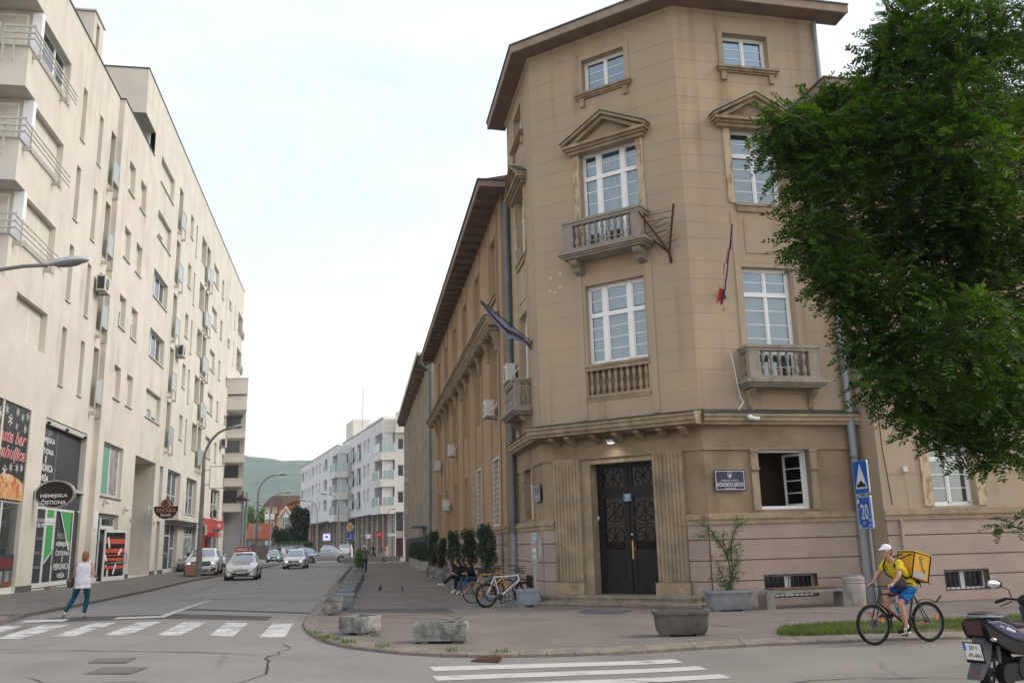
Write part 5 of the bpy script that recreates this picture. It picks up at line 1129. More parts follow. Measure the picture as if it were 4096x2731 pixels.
FL.obj('bank_machine',MB().box(49.6,51.6,pf-0.35,pf-0.2,0.2,2.7),mat('dark_red',(0.20,0.012,0.01),0.4));FL.obj('machine_hood',MB().box(48.6,53.0,pf-1.2,pf-0.2,2.95,3.35),REDW)
ftext('ATM',51.6,3.15,pf-1.21,1.6,0.24,WTX,bold=0.02,fit='wh');ftext('addiko',58.0,4.3,pf-0.24,2.6,0.42,WTX,bold=0.01,fit='wh')
shopdoor(53.4,56.4,0.05,3.8,pf+0.2,ALU,SHOPG,False,'shop_window');shopdoor(56.5,59.7,0.05,3.8,pf+0.2,ALU,SHOPG)
shopdoor(65.85,68.95,0.1,2.6,pf+0.05,ALU,GGL,False,'shop_window');shopdoor(65.85,68.95,2.65,4.4,pf+0.05,ALU,GGL,False,'shop_window');shopdoor(65.85,68.95,4.45,8.0,pf+0.05,ALU,GGL,False,'shop_window')
FL.obj('downpipe',MB().cyl((63.2,pf-0.12,0.1),(63.2,pf-0.12,8.05),0.09,n=8),ZINC)
def ac_unit(loc,rz,label,w=0.85,h=0.6,d=0.32,hose=True,dark=False,sc_=1.0):
 r=root('air_conditioner',label,'air conditioner',loc,rz,group='air conditioner units on the walls')
 w,h,d=w*sc_,h*sc_,d*sc_
 obj('casing',MB().box(-w/2,w/2,-d,0,0,h).box(-w/2-0.01,w/2+0.01,-d-0.01,0.01,h,h+0.02),ACW,r)
 obj('fan_grille',MB().cyl((-w*0.12,-d-0.012,h/2),(-w*0.12,-d-0.002,h/2),h*0.40,n=18),mat('fan_black',(0.03,0.03,0.03),0.6),r)
 gr=MB()
 for k in(0.39,0.3,0.2,0.1):gr.tube([(-w*0.12+h*k*math.cos(t),-d-0.016,h/2+h*k*math.sin(t))for t in np.linspace(0,2*PI,17)[:-1]],0.006*sc_,n=4,closed=True)
 obj('fan_rings',gr,ACW,r)
 obj('coil',MB().box(-w/2-0.006,-w/2-0.001,-d*0.9,-d*0.1,h*0.08,h*0.92),mat('coil_dark',(0.03,0.035,0.04),0.6),r)
 obj('bracket',MB().box(-w*0.36,-w*0.30,-d-0.02,0.14,-0.06,-0.005).box(w*0.30,w*0.36,-d-0.02,0.14,-0.06,-0.005),GALV,r)
 if hose:obj('hose',MB().tube([(w/2,-d*0.5,h*0.3),(w/2+0.12,-d*0.45,h*0.2),(w/2+0.16,0.02,h*0.5),(w/2+0.1,0.12,h*0.8)],0.025*sc_,n=6),ACW,r)
 return r
ac_unit(FL.pt(8.6,-0.15,16.4),FL.rz,'cream air conditioner with a dark side grille beside the near recessed window column',sc_=1.5)
ac_unit(FL.pt(31.0,pf-0.15,17.3),FL.rz,'air conditioner high on the cream facade beside the second balcony column',sc_=1.5)
ac_unit(FL.pt(57.6,pf-0.15,12.7),FL.rz,'air conditioner high on the cream facade above the far street lamp arm',sc_=1.5)
ac_unit(FL.pt(54.0,pf-0.15,4.95),FL.rz,'air conditioner standing on top of the red shop fascia',sc_=1.4)
ac_unit(FL.pt(46.9,pf-0.15,3.15),FL.rz,'air conditioner beside the frosted shop door under the glass canopy',sc_=1.4)
ac_unit(FT.pt(4.15,-0.1,7.35),FT.rz+PI,'white air conditioner with a loose hose above the side balcony of the tower')
for u,z,lb in((1.9,6.45,'white air conditioner under the first tall window of the side wing'),(16.6,6.35,'white air conditioner on the side wing, third from the tower'),(25.6,6.3,'small cream air conditioner near the far end of the side wing'),(20.0,3.55,'white air conditioner low on the side wing above the cedars')):
 ac_unit(FW.pt(u,-0.18,z),FW.rz+PI,lb)
ov=root('oval_shop_sign','black oval projecting sign with a silver rim reading HEMIJSKA ČISTIONA','shop sign',(-21.83,42.3,4.43),rad(4))
def ell(a,b,y0,y1,n=40):return MB().prism([(a*math.cos(2*PI*k/n),b*math.sin(2*PI*k/n))for k in range(n)],y0,y1,'y')
obj('rim',ell(0.93,0.66,-0.09,0.09),mat('silver_rim',(0.42,0.44,0.46),0.3,metal=0.5),ov);obj('face',ell(0.85,0.585,-0.10,-0.091),mat('black_face',(0.018,0.016,0.016),0.35),ov)
text('HEMIJSKA',ov,(0,-0.104,-0.10),1.25,0.21,WTX,bold=0.025,fit='wh');text('ČISTIONA',ov,(0,-0.104,-0.36),1.15,0.25,WTX,bold=0.025,fit='wh')
obj('arm',MB().box(-1.2,-0.9,-0.08,0.08,-0.16,0.16).box(-1.22,-1.18,-0.1,0.1,-0.2,0.62),BLACKM,ov)
pk=root('bakery_sign','brown projecting bakery sign reading PEKARA with a round bread picture on top','shop sign',(-25.75,66.0,4.55),rad(2))
BRW=mat('brown_sign',(0.075,0.015,0.013),0.4)
sh_=[(-0.88,0.30),(-0.86,0.02),(-0.72,-0.25),(-0.45,-0.46),(-0.15,-0.55),(0.15,-0.55),(0.45,-0.46),(0.72,-0.25),(0.86,0.02),(0.88,0.30),(0.82,0.34),(-0.82,0.34)]
obj('board',MB().prism(sh_,-0.08,0.08,'y'),BRW,pk);obj('edge',MB().prism([(x*1.035,(z+0.1)*1.05-0.1)for x,z in sh_],-0.06,0.12,'y'),WHITE,pk)
obj('disc',MB().prism([(0.40*math.cos(2*PI*k/28),0.50+0.38*math.sin(2*PI*k/28))for k in range(28)],-0.09,0.10,'y'),BRW,pk)
obj('ring',MB().prism([(0.33*math.cos(2*PI*k/28),0.50+0.32*math.sin(2*PI*k/28))for k in range(28)],-0.095,-0.09,'y'),WTX,pk);obj('picture',MB().prism([(0.31*math.cos(2*PI*k/28),0.50+0.30*math.sin(2*PI*k/28))for k in range(28)],-0.10,-0.096,'y'),mat('bread_picture',(0.10,0.03,0.02),0.5,c2=(0.55,0.28,0.12),scale=5,contrast=(0.45,0.6)),pk)
text('PEKARA',pk,(0,-0.085,0.05),1.4,0.28,mat('gold_print',(0.50,0.36,0.16),0.5),shear=0.15,bold=0.01,fit='wh',space=1.1);text('Marcello',pk,(0,-0.085,-0.27),0.76,0.20,WTX,bold=0.02,fit='wh')
obj('arm',MB().cyl((-1.3,0,0.2),(-0.86,0,0.2),0.03,n=6).box(-1.34,-1.28,-0.05,0.05,-0.3,0.4),WHITE,pk)
fsg=root('empty_sign_frame','empty rectangular steel sign frame mounted on the street lamp post','sign frame',(-20.35,58.95,6.35))
fm=MB()
for a,b in(((0.1,0.72),(1.02,0.72)),((0.1,-0.72),(1.02,-0.72)),((0.1,0.72),(0.1,-0.72)),((1.02,0.72),(1.02,-0.72)),((-0.25,0.5),(0.1,0.5)),((-0.25,-0.45),(0.1,-0.45))):fm.cyl((a[0],0,a[1]),(b[0],0,b[1]),0.028,n=5)
obj('frame',fm,GALV,fsg)
# grey office wing behind the school
go=root('grey_office_building','grey concrete building with tall vertical fins and a projecting roof behind the school wing','building',(-6.5,67,0))
FO=Fr(go,(-0.343,32.5),AZT,-1)
GREYC=mat('grey_fin_concrete',(0.52,0.47,0.39),0.92,c2=(0.40,0.365,0.31),scale=0.8,bump=0.4,bscale=30,streak=(0.9,(0.62,0.55,0.45),2.5))
FO.obj('wall',MB().box(34.6,72.5,0.25,9,-0.4,15.2),GREYC);FO.obj('gable_wall',MB().box(34.3,34.6,0.0,9,-0.4,15.2),GREYC)
GB=mat('grey_base_paint',(0.155,0.16,0.175),0.8,c2=(0.13,0.135,0.15),scale=1)
for k in range(14):FO.obj('fin',MB().box(34.9+k*2.8,35.25+k*2.8,-0.30,0.25,2.35,15.2),GREYC)
FO.obj('base_band',MB().box(34.6,72.4,0.12,0.25,-0.4,2.35),GB)
for k in range(14):FO.obj('base_fin',MB().box(34.9+k*2.8,35.25+k*2.8,-0.13,0.12,-0.4,2.34),GB)
for k in range(13):
 for z in(3.2,7.2,11.2):FO.obj('window',MB().box(35.5+k*2.8,37.3+k*2.8,0.2,0.24,z,z+2.6),mat('dull_window',(0.06,0.065,0.06),0.25))
FO.obj('roof',MB().box(34.0,72.8,-1.1,9,15.75,15.95).box(34.0,72.8,-1.15,-1.1,15.7,16.1),mat('white_roof_edge',(0.52,0.51,0.48),0.7))
FO.obj('soffit',MB().box(34.0,72.8,-1.08,0.2,15.68,15.74),SOFFIT)
for k in range(14):FO.obj('rafter',MB().box(34.95+k*2.8,35.2+k*2.8,-1.0,0.2,15.2,15.67),SOFFIT)
FO.obj('gutter_pipe',MB().tube([(34.2,-0.9,15.7),(34.2,-0.7,15.0),(34.25,-0.15,14.6),(34.25,-0.12,9),(34.25,-0.12,0)],0.09,n=8),ZINCD)
FO.obj('entrance_canopy',MB().box(37,40.5,-1.3,0.1,2.95,3.08),ZINCD)
for u,z,lb in((66,8.3,'air conditioner high on the grey finned building'),(69.5,4.6,'lower left air conditioner on the grey finned building'),(66,4.9,'lower right air conditioner on the grey finned building')):
 ac_unit(FO.pt(u,-0.2,z),FO.rz+PI,lb)
 # white blocks at the end of the street
WG=mat('grey_white_render',(0.72,0.72,0.72),0.9,c2=(0.64,0.64,0.64),scale=0.4,streak=(0.4,(0.75,0.75,0.74),0.8));BEI=mat('beige_white_render',(0.74,0.71,0.64),0.9,c2=(0.67,0.64,0.58),scale=0.5)
SHW=mat('white_shutter',(0.66,0.66,0.65),0.5);DK=mat('dark_opening',(0.045,0.05,0.055),0.3)
AZL=rad(-21.09)
FGL=glass_mat('far_balcony_glass',(0.6,0.7,0.68),0.08,opaque=0.75,body=(0.42,0.55,0.53),rough=0.15)
def far_block(name,label,O,L,z0,z1,loc,m,cols,tops,rd,gfy,nP,right=True):
 b=root(name,label,'building',loc);F=Fr(b,O,AZL,-1);G=Fr(b,O,rad(80),1)
 hs=[]
 for(a,c_,k)in cols:
  for zt in tops:hs.append((a,c_,zt-(1.95 if k!='log' else 2.6),zt,0.5 if k!='log' else 1.2))
 hs+=[(0.0,5.2,zt-2.9,zt-0.15,1.6)for zt in tops]
 F.obj('wall',wall(MB(),0,L,z0,z1,hs,0.5),m)
 F.obj('core',MB().box(2.0,L-0.2,1.8,12,z0+0.1,z1-0.1),DARKROOM)
 F.obj('end_wall',MB().quad((L,0,z0),(L,12,z0),(L,12,z1),(L,0,z1)).quad((0,0,z1),(L,0,z1),(L,12,z1),(0,12,z1)).quad((0,0,z0),(L,0,z0),(L,12,z0),(0,12,z0)),m)
 F.obj('roof_edge',MB().box(0,L,-0.06,0.2,z1,z1+0.12),CAPD)
 for(a,c_,k)in cols:
  for zt in tops:
   zb=zt-(1.95 if k!='log' else 2.6)
   wdw=F.obj('window',MB().box(a,a+0.1,0.3,0.36,zb,zt).box(c_-0.1,c_,0.3,0.36,zb,zt).box(a,c_,0.3,0.36,zt-0.1,zt).box(a,c_,0.3,0.36,zb,zb+0.1).box((a+c_)/2-0.05,(a+c_)/2+0.05,0.3,0.36,zb,zt),WHITE)
   if k=='sh':obj('shutter',MB().box(a+0.1,c_-0.1,0.32,0.34,zb+0.1+(0.5 if rnd.random()<0.3 else 0),zt-0.1),SHW,wdw,flipy=True)
   obj('pane',MB().box(a+0.1,c_-0.1,0.37,0.38,zb+0.1,zt-0.1),DK,wdw,flipy=True)
   if k in('log',):
    r=F.obj('balcony_rail',MB().box(a-0.2,a-0.08,-0.4,-0.32,zb-0.6,zb+1.4).box(c_-0.1,c_,-0.4,-0.32,zb-0.6,zb+1.4).box((a+c_)/2-0.06,(a+c_)/2+0.06,-0.4,-0.32,zb-0.6,zb+1.4),WHITE)
    obj('pane',MB().box(a-0.1,c_-0.05,-0.37,-0.35,zb,zb+1.35),FGL,r,flipy=True)
 for zt in tops:
  zs=zt-2.9
  F.obj('balcony',MB().box(-0.02,4.6,-0.5,0.0,zs-1.25,zs-0.1),m)
  r=F.obj('balcony_rail',MB().box(0,0.12,-0.55,-0.47,zs-0.1,zs+1.15).box(2.2,2.3,-0.55,-0.47,zs-0.1,zs+1.15).box(4.5,4.6,-0.55,-0.47,zs-0.1,zs+1.15),WHITE)
  obj('pane',MB().box(0.12,4.5,-0.52,-0.5,zs-0.1,zs+1.1),FGL,r,flipy=True)
  F.obj('window',MB().box(0.3,4.9,1.5,1.55,zs,zt-0.2),SHW)
 g=MB();Wd=rd
 hs2=[(0.0,1.75,zt-2.9,zt-0.15,1.6)for zt in tops]+[(2.17,3.05,zt-2.75,zt-1.0,0.3)for zt in tops]
 G.obj('wall',wall(g,0,Wd,z0,z1,hs2,0.4),BEI if right else m)
 for zt in tops:
  zs=zt-2.9
  r=G.obj('balcony_rail',MB().box(0,0.1,-0.4,-0.34,zs-0.1,zs+1.15).box(0.62,0.68,-0.4,-0.34,zs-0.7,zs+1.15).box(1.65,1.75,-0.4,-0.34,zs-0.1,zs+1.15),WHITE)
  obj('pane',MB().box(0.1,1.65,-0.38,-0.36,zs-0.1,zs+1.1),FGL,r)
  G.obj('balcony',MB().box(-0.3,1.8,-0.35,0.0,zs-1.25,zs-0.1),BEI)
  G.obj('balcony_window',MB().box(0.35,1.1,1.5,1.55,zs,zt-0.3),DK);G.obj('loggia_wall',MB().box(0.0,1.75,1.56,1.6,zs-0.2,zt),BEI)
  wn_=G.obj('window',MB().box(2.17,2.25,0.2,0.26,zt-2.75,zt-1.0).box(2.97,3.05,0.2,0.26,zt-2.75,zt-1.0).box(2.17,3.05,0.2,0.26,zt-1.1,zt-1.0).box(2.17,3.05,0.2,0.26,zt-2.75,zt-2.6),WHITE)
  obj('pane',MB().box(2.25,2.97,0.22,0.24,zt-2.6,zt-1.1),DK,wn_)
 dg=mat('dark_stone_front',(0.22,0.20,0.18),0.8);pr=mat('light_stone_pier',(0.42,0.385,0.335),0.85,c2=(0.36,0.33,0.29),scale=0.8)
 F.obj('shop_front_wall',MB().box(0,L-1,gfy,gfy+0.3,-0.4,z0),dg)
 for k in range(nP):
  u=0.3+k*(L-2)/(nP-1)
  F.obj('pier',MB().box(u,u+0.75,gfy-0.45,gfy,-0.4,z0),pr)
  if k<nP-1:
   du=(L-2)/(nP-1)
   sw=F.obj('shop_window',MB().box(u+0.95,u+du-0.2,gfy-0.1,gfy-0.04,3.2,3.5).box(u+0.95,u+1.1,gfy-0.1,gfy-0.04,0,z0-0.3),ALUG)
   obj('pane',MB().box(u+1.1,u+du-0.25,gfy-0.07,gfy-0.05,0.1,z0-0.35),mat('warm_shop_glass',(0.30,0.27,0.20),0.12,c2=(0.08,0.09,0.09),scale=0.5),sw,flipy=True)
 G.obj('shop_front',MB().box(1.6,Wd,0.6,0.9,-0.4,z0),pr);
 G.obj('shop_window',MB().box(2.0,3.05,0.55,0.6,3.7,6.2),DK);G.obj('shop_window',MB().box(2.0,3.05,0.55,0.6,0.1,2.7),mat('dark_red_glass',(0.05,0.015,0.015),0.2));G.obj('window_frame',MB().box(1.9,2.0,0.5,0.6,0.0,6.3).box(3.05,3.15,0.5,0.6,0.0,6.3),WHITE)
 return b,F,G
colsA=[(28.5,30.3,'sh'),(25.4,27.2,'sh'),(21.2,24.4,'log'),(15.8,18.9,'log'),(12.0,13.6,'sh'),(9.1,10.8,'sh')]
bA,FA,GA=far_block('white_apartment_building','pale grey and white four storey apartment building with glass balconies, nearer of two',(-19.14,128),32.6,6.35,19.65,(-22,135,0),WG,colsA,(17.9,14.05,10.25),6.0,1.6,9)
FA.obj('roof_tower',MB().box(25.5,32,0.5,3.5,19.65,23.1),BEI);FA.obj('roof_box',MB().box(9,21.5,2.0,6,19.65,21.4),BEI);FA.obj('antenna',MB().cyl((24.6,2,19.6),(24.6,2,28.6),0.06,n=5),GALV)
GA.obj('upper_wall',MB().box(1.85,6,-0.9,-0.003,17.6,20.6),BEI)
colsB=[(41.0,44.4,'dk'),(36.8,39.2,'sh'),(33.8,35.3,'sh'),(30.9,32.4,'sh'),(26.4,28.9,'dk'),(22.4,24.2,'sh'),(18.3,20.2,'sh'),(10.8,14.2,'dk')]
bB,FB,GB_=far_block('white_apartment_building','pale grey apartment building with overhanging upper floors, farther of two',(-30.01,150),45.2,6.2,18.5,(-36,160,0),WG,colsB,(17.2,13.55,9.95),9.0,2.5,13,False)
def board(name,label,x,y,z,w,h,m,t=0.15,cat='shop sign',txt=None,tm=None):
 r=root(name,label,cat,(x,y,z));obj('panel',MB().box(-w/2,w/2,0,t,-h/2,h/2),m,r)
 if txt:text(txt,r,(0,-0.01,0),w*0.75,h*0.4,tm,fit='wh')
 return r
gs=board('lit_pharmacy_sign','small lit white and violet sign with a green mark under the far white building',-29.4,139.5,3.2,1.15,1.05,mat('violet_light',(0.45,0.32,1.0),0.5,emis=.45))
obj('face',MB().box(-0.47,0.47,-0.02,-0.005,-0.42,0.42),mat('white_light',(0.9,0.95,1.0),0.5,emis=.3),gs);obj('leaf_mark',MB().prism([(0.24*math.cos(t),0.05+0.17*math.sin(t))for t in np.linspace(0,2*PI,13)[:-1]],-0.035,-0.022,'y'),GRNP,gs)
obj('bracket',MB().box(-0.6,0.6,0.15,0.3,0.3,0.4),GALV,gs)
rs=board('red_bank_sign','small red projecting sign under the nearer white building',-18.0,118,3.1,0.72,0.75,mat('sign_red',(0.55,0.03,0.03),0.5));obj('lettering',MB().box(-0.25,0.25,-0.012,-0.004,0.03,0.08).box(-0.15,0.15,-0.012,-0.004,-0.12,-0.08),WTX,rs);obj('post',MB().cyl((0.4,0.1,-3.2),(0.4,0.1,0.3),0.05,n=6),mat('sign_red',(0.55,0.03,0.03)),rs)
ws_=board('white_shop_sign','small white square sign left of the red bank sign',-19.8,120,2.95,0.6,0.5,WHITE,txt='NLL',tm=GALV);obj('bracket',MB().box(-0.3,0.3,0.15,0.4,0.1,0.2),GALV,ws_)
ll=board('white_sign_band','narrow white lettered shop band right of the red bank sign',-16.6,119,3.05,0.9,0.36,WHITE,txt='odeska',tm=mat('sign_red',(0.55,0.03,0.03)));obj('bracket',MB().box(-0.3,0.3,0.15,0.4,0.1,0.2),GALV,ll)
# white block with dark balconies behind the cream one
wb=root('balcony_apartment_building','cream apartment building with stacked dark balconies seen past the end of the long block','building',(-33.5,104,0))
obj('wall',MB().prism([(-8,0),(1.7,0),(-1.6,10),(-11,10)],-0.4,21.5,'z'),mat('pale_grey_wall',(0.50,0.50,0.52),0.9,c2=(0.45,0.45,0.47),scale=0.5),wb)
obj('loggia_wall',MB().box(-8,1.6,-0.03,0,5.6,21.4),CREAM,wb)
for k,(za,zb)in enumerate([(19.3,21.1),(15.6+1.85,19.0),(14.2,15.2),(11.4,12.4),(8.7,9.55),(5.85,6.72)]):
 w_=2.6-0.04*k
 obj('balcony',MB().prism([(-6,-2.6),(w_,-2.6),(w_-0.85,-0.03),(-6,-0.03)],za,zb,'z'),BEI,wb)
 obj('balcony_cap',MB().prism([(-6,-2.68),(w_+0.06,-2.68),(w_-0.8,-0.03),(-6,-0.03)],zb,zb+0.07,'z'),CAPW,wb)
 if k>1:obj('balcony_screen',MB().box(-6,w_-0.6,-2.5,-2.42,zb+0.07,zb+1.5),mat('black_screen',(0.02,0.02,0.023),0.6)if k>3 else mat('grey_screen',(0.09,0.09,0.095),0.7),wb)
obj('flower_box',MB().box(0.2,2.2,-2.8,-2.5,16.5,16.8),DARKP,wb)
for p in((1.85,0),(1.8,1.5)):obj('downpipe',MB().cyl((p[0],-0.1+p[1],0),(p[0],-0.1+p[1],8.2),0.13,n=8),ZINC,wb)
obj('small_roof',MB().prism([(0.9,7.2),(2.4,7.2),(1.6,7.8)],-0.5,1,'y'),mat('brown_tiles',(0.12,0.055,0.04),0.85),wb)
# houses
BRT=mat('brown_roof_tiles',(0.085,0.052,0.042),0.85,c2=(0.12,0.075,0.06),scale=1.5);ORT=mat('orange_roof_tiles',(0.46,0.13,0.06),0.85,c2=(0.38,0.10,0.05),scale=1.2)
YEL=mat('yellow_render',(0.62,0.52,0.34),0.9,c2=(0.56,0.47,0.31),scale=0.5);PEA=mat('peach_render',(0.64,0.46,0.30),0.9,c2=(0.60,0.42,0.27),scale=0.5);ORA=mat('orange_render',(0.58,0.33,0.12),0.9)
h1=root('yellow_house','tall yellow and peach house with a brown mansard roof and white arched gable window','house',(-52,200,0))
obj('wall',MB().box(-4.0,-0.6,0,10,-1,11),YEL,h1);obj('side_wall',MB().box(-0.6,8,-1.2,10,-1,9.2),PEA,h1)
obj('mansard_roof',MB().add([(-4.5,-0.6,10.9),(0.2,-0.6,10.9),(2.0,9,10.9),(-4.5,9,10.9),(-2.9,1.2,13.2),(-0.9,1.2,13.3),(3.5,7,13.3),(-2.9,7,13.2)],[(0,1,5,4),(1,2,6,5),(2,3,7,6),(3,0,4,7),(4,5,6,7)]),BRT,h1)
obj('orange_gable',MB().prism([(-0.5,9.2),(8,9.2),(8,14.8),(6.6,14.8)],0.2,8,'y'),ORA,h1);obj('rake_roof',MB().prism([(-1.2,8.9),(-0.9,8.7),(8.4,15.0),(8.4,15.5)],-0.3,8,'y'),BRT,h1)
for x0,x1,z,w in((-3.9,-1.4,4.2,0),(-3.7,-1.6,8.0,0)):
 obj('balcony',MB().box(x0,x1,-1.0,0,z,z+1.2),WHITE,h1)
obj('balcony_post',MB().box(-1.35,-1.2,-1.1,-0.9,2,9),BRT,h1)
for x,z in((-3.1,9.2),(-1.4,9.2),(-2.9,5.7),(-3.0,2.5),(0.2,5.4),(0.3,2.2)):
 wq=obj('window',MB().box(x,x+0.9,-0.06 if x<-0.6 else-1.26,0.02 if x<-0.6 else-1.18,z,z+1.6),WHITE,h1);obj('pane',MB().box(x+0.12,x+0.78,-0.09 if x<-0.6 else-1.3,-0.065 if x<-0.6 else-1.265,z+0.12,z+1.48),SHW if z>2.3 and x>0 else DK,h1 if False else wq)
for x in(-3.4,1.9):
 for z in(5.3,8.9 if x<0 else 2.8):ac_unit((-52+x,199.9 if x<0 else 198.7,z),0,'small outdoor cooling unit, %s on the %s wall of the yellow house'%('lower' if z<5.5 and x<0 or z<3 else 'upper','left yellow' if x<0 else 'right peach'),sc_=1.3,hose=False)
obj('peach_gable',MB().prism([(-0.9,9.2),(1.0,9.2),(0.1,10.6)],-1.5,0,'y'),PEA,h1);obj('gable_roof',MB().prism([(-1.2,9.0),(-0.95,8.9),(0.1,10.55),(2.6,10.55),(2.6,10.9),(0.0,10.9)],-1.8,6,'y'),ORT,h1)
h2=root('peach_house','peach house with a steep white framed gable window and an orange roof','house',(-48.9,192,0))
obj('wall',MB().box(-1.6,2.6,0,6,-1,8.2),PEA,h2);obj('roof',MB().prism([(-0.6,10.0),(2.8,10.0),(3.6,7.9),(0.6,7.9)],0.3,6,'y'),ORT,h2)
obj('gable',MB().prism([(-1.6,8.2),(1.0,8.2),(-0.3,10.2)],-0.25,3,'y'),PEA,h2)
for s in(-1,1):obj('barge_board',MB().prism([(-0.3,10.55),(-0.3,10.15),(-0.3+s*1.5,8.0),(-0.3+s*1.7,8.2)],-0.5,-0.2,'y'),WHITE,h2)
obj('window',MB().prism([(-0.95,5.9),(0.35,5.9),(0.35,8.2),(-0.3,9.2),(-0.95,8.2)],-0.3,-0.22,'y').box(-0.95,0.35,-0.08,0.0,1.5,5.4),WHITE,h2)
for x in(-0.88,-0.42,0.02):obj('pane',MB().box(x,x+0.32,-0.33,-0.305,6.1,6.9).box(x,x+0.32,-0.33,-0.305,7.0,8.1).box(x,x+0.32,-0.1,-0.085,1.6,3.3).box(x,x+0.32,-0.1,-0.085,3.4,5.3),mat('teal_pane',(0.10,0.17,0.17),0.2),h2)
h3=root('orange_roofed_house','low house with a bright orange tiled roof and a teal gable end','house',(-49,170,0))
obj('wall',MB().box(-1.6,2.3,0,6,-1,3.7),mat('dingy_wall',(0.30,0.27,0.23),0.9,c2=(0.24,0.22,0.19),scale=1),h3);obj('gable_wall',MB().prism([(0,-1),(6,-1),(6,3.7),(3,6.4),(0,3.7)],-2.3,-1.6,'x'),mat('teal_wall',(0.12,0.17,0.18),0.9),h3)
obj('roof',MB().add([(-1.8,-0.5,3.5),(2.9,-0.5,3.4),(2.0,3,6.25),(-2.5,3,6.35),(-1.8,-0.5,3.65),(2.9,-0.5,3.55),(2.0,3,6.4),(-2.5,3,6.5)],[(0,1,2,3),(4,5,6,7),(0,1,5,4),(1,2,6,5),(3,0,4,7)]),ORT,h3)
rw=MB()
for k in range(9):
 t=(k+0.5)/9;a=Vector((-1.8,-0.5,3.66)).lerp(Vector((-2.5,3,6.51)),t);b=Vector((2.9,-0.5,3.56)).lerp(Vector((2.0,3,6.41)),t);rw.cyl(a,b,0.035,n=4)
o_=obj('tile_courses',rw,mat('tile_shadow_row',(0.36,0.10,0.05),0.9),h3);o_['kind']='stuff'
for x in(-0.9,1.2):obj('window',MB().box(x,x+0.5,-0.05,0,1.6,2.6),DK,h3)
aw=board('company_board','white AKT board on the fence before the yellow house',-43.5,158,2.65,1.05,0.75,WHITE,0.08,'sign','AKT',BLACKM);obj('post',MB().cyl((0,0.12,-3),(0,0.12,0.3),0.05,n=6),GALV,aw)
fn=root('board_fence','grey and brown board fence before the houses','fence',(-42,157,0))
fr_=random.Random(5)
for k in range(44):
 x=-5.5+k*0.24;c=fr_.random()
 obj('board',MB().prism([(x,-1),(x+0.23,-1),(x+0.23,2.2+0.15*math.sin(k*1.7)),(x+0.11,2.32+0.15*math.sin(k*1.7)),(x,2.2)],0,0.03,'y'),mat('grey_board',(0.27,0.26,0.25),0.9)if x>-1.0 else mat('brown_board',(0.16,0.12,0.10),0.9),fn)
 # foliage helpers
def leafcloud(vol,n,size,aspect=0.5,rn=None,droop=0.0,shell=0.0):
 """many small leaf faces spread through ellipsoids (c, r(3)) -> verts, faces"""
 rn=rn or random;V,Fc=[],[]
 wts=[v[1][0]*v[1][1]*v[1][2]for v in vol];tot=sum(wts)
 for(c,r),w_ in zip(vol,wts):
  for _ in range(int(n*w_/tot)):
   while True:
    p=Vector((rn.uniform(-1,1),rn.uniform(-1,1),rn.uniform(-1,1)))
    L_=p.length
    if L_<=1 and L_>shell:break
   q=Vector((c[0]+p.x*r[0],c[1]+p.y*r[1],c[2]+p.z*r[2]))
   a=Vector((rn.gauss(0,1),rn.gauss(0,1),rn.gauss(0,0.7)-droop)).normalized();b=a.cross(Vector((rn.gauss(0,1),rn.gauss(0,1),rn.gauss(0,1)))).normalized()
   s=size*rn.uniform(0.6,1.3);n0=len(V)
   V+=[q-a*s,q+b*s*aspect,q+a*s,q-b*s*aspect];Fc.append((n0,n0+1,n0+2,n0+3))
 return V,Fc
def leafmesh(name,V,Fc,m,parent,loc=(0,0,0)):
 me=bpy.data.meshes.new(name);me.from_pydata([tuple(v)for v in V],[],Fc);return obj(name,me,m,parent,loc)
LGR=leaf_mat('light_green_leaves',(0.09,0.17,0.035),(0.16,0.24,0.06),0.3,0.5);DGR=leaf_mat('dark_green_leaves',(0.018,0.040,0.022),(0.035,0.065,0.03),0.1,0.7);HGR=leaf_mat('hedge_leaves',(0.07,0.15,0.03),(0.13,0.22,0.05),0.25,0.9)
CYP=leaf_mat('cypress_leaves',(0.022,0.06,0.024),(0.045,0.095,0.035),0.1,1.5);BARK=mat('bark',(0.10,0.075,0.055),0.95,c2=(0.06,0.045,0.035),scale=5,bump=0.5,bscale=20)
def ftree(label,x,y,H_,R_,m,n,size,seed,crown0=0.35,group=None):
 rn=random.Random(seed);t=root('tree',label,'tree',(x,y,0),group=group)
 vol=[((rn.uniform(-.55,.55)*R_,rn.uniform(-.5,.5)*R_,H_*(crown0+(1-crown0)*rn.uniform(0.12,0.85))),(R_*rn.uniform(.3,.5),)*2+(H_*0.16*rn.uniform(.7,1.2),))for _ in range(13)]
 vol.append(((0,0,H_*(crown0+1)/2),(R_*0.6,R_*0.6,H_*(1-crown0)*0.38)))
 V,Fc=leafcloud(vol,n,size,0.7,rn,shell=0.35);leafmesh('crown',V,Fc,m,t)
 obj('trunk',MB().tube([(0,0,-0.3),(0.1,0,H_*0.3),(-0.1,0.1,H_*0.75)],0.2,rs=[0.32,0.22,0.08],n=7),BARK,t);return t
ftree('light green broad tree left of the far lamp posts',-69,228,12.5,4.2,LGR,5000,0.35,1);ftree('light green tree right of the far lamp posts',-63.5,229,12.2,3.6,LGR,4500,0.35,2)
ftree('very dark dense conifer beside the white building',-43.1,179,10.2,2.1,DGR,7000,0.3,3,0.05)
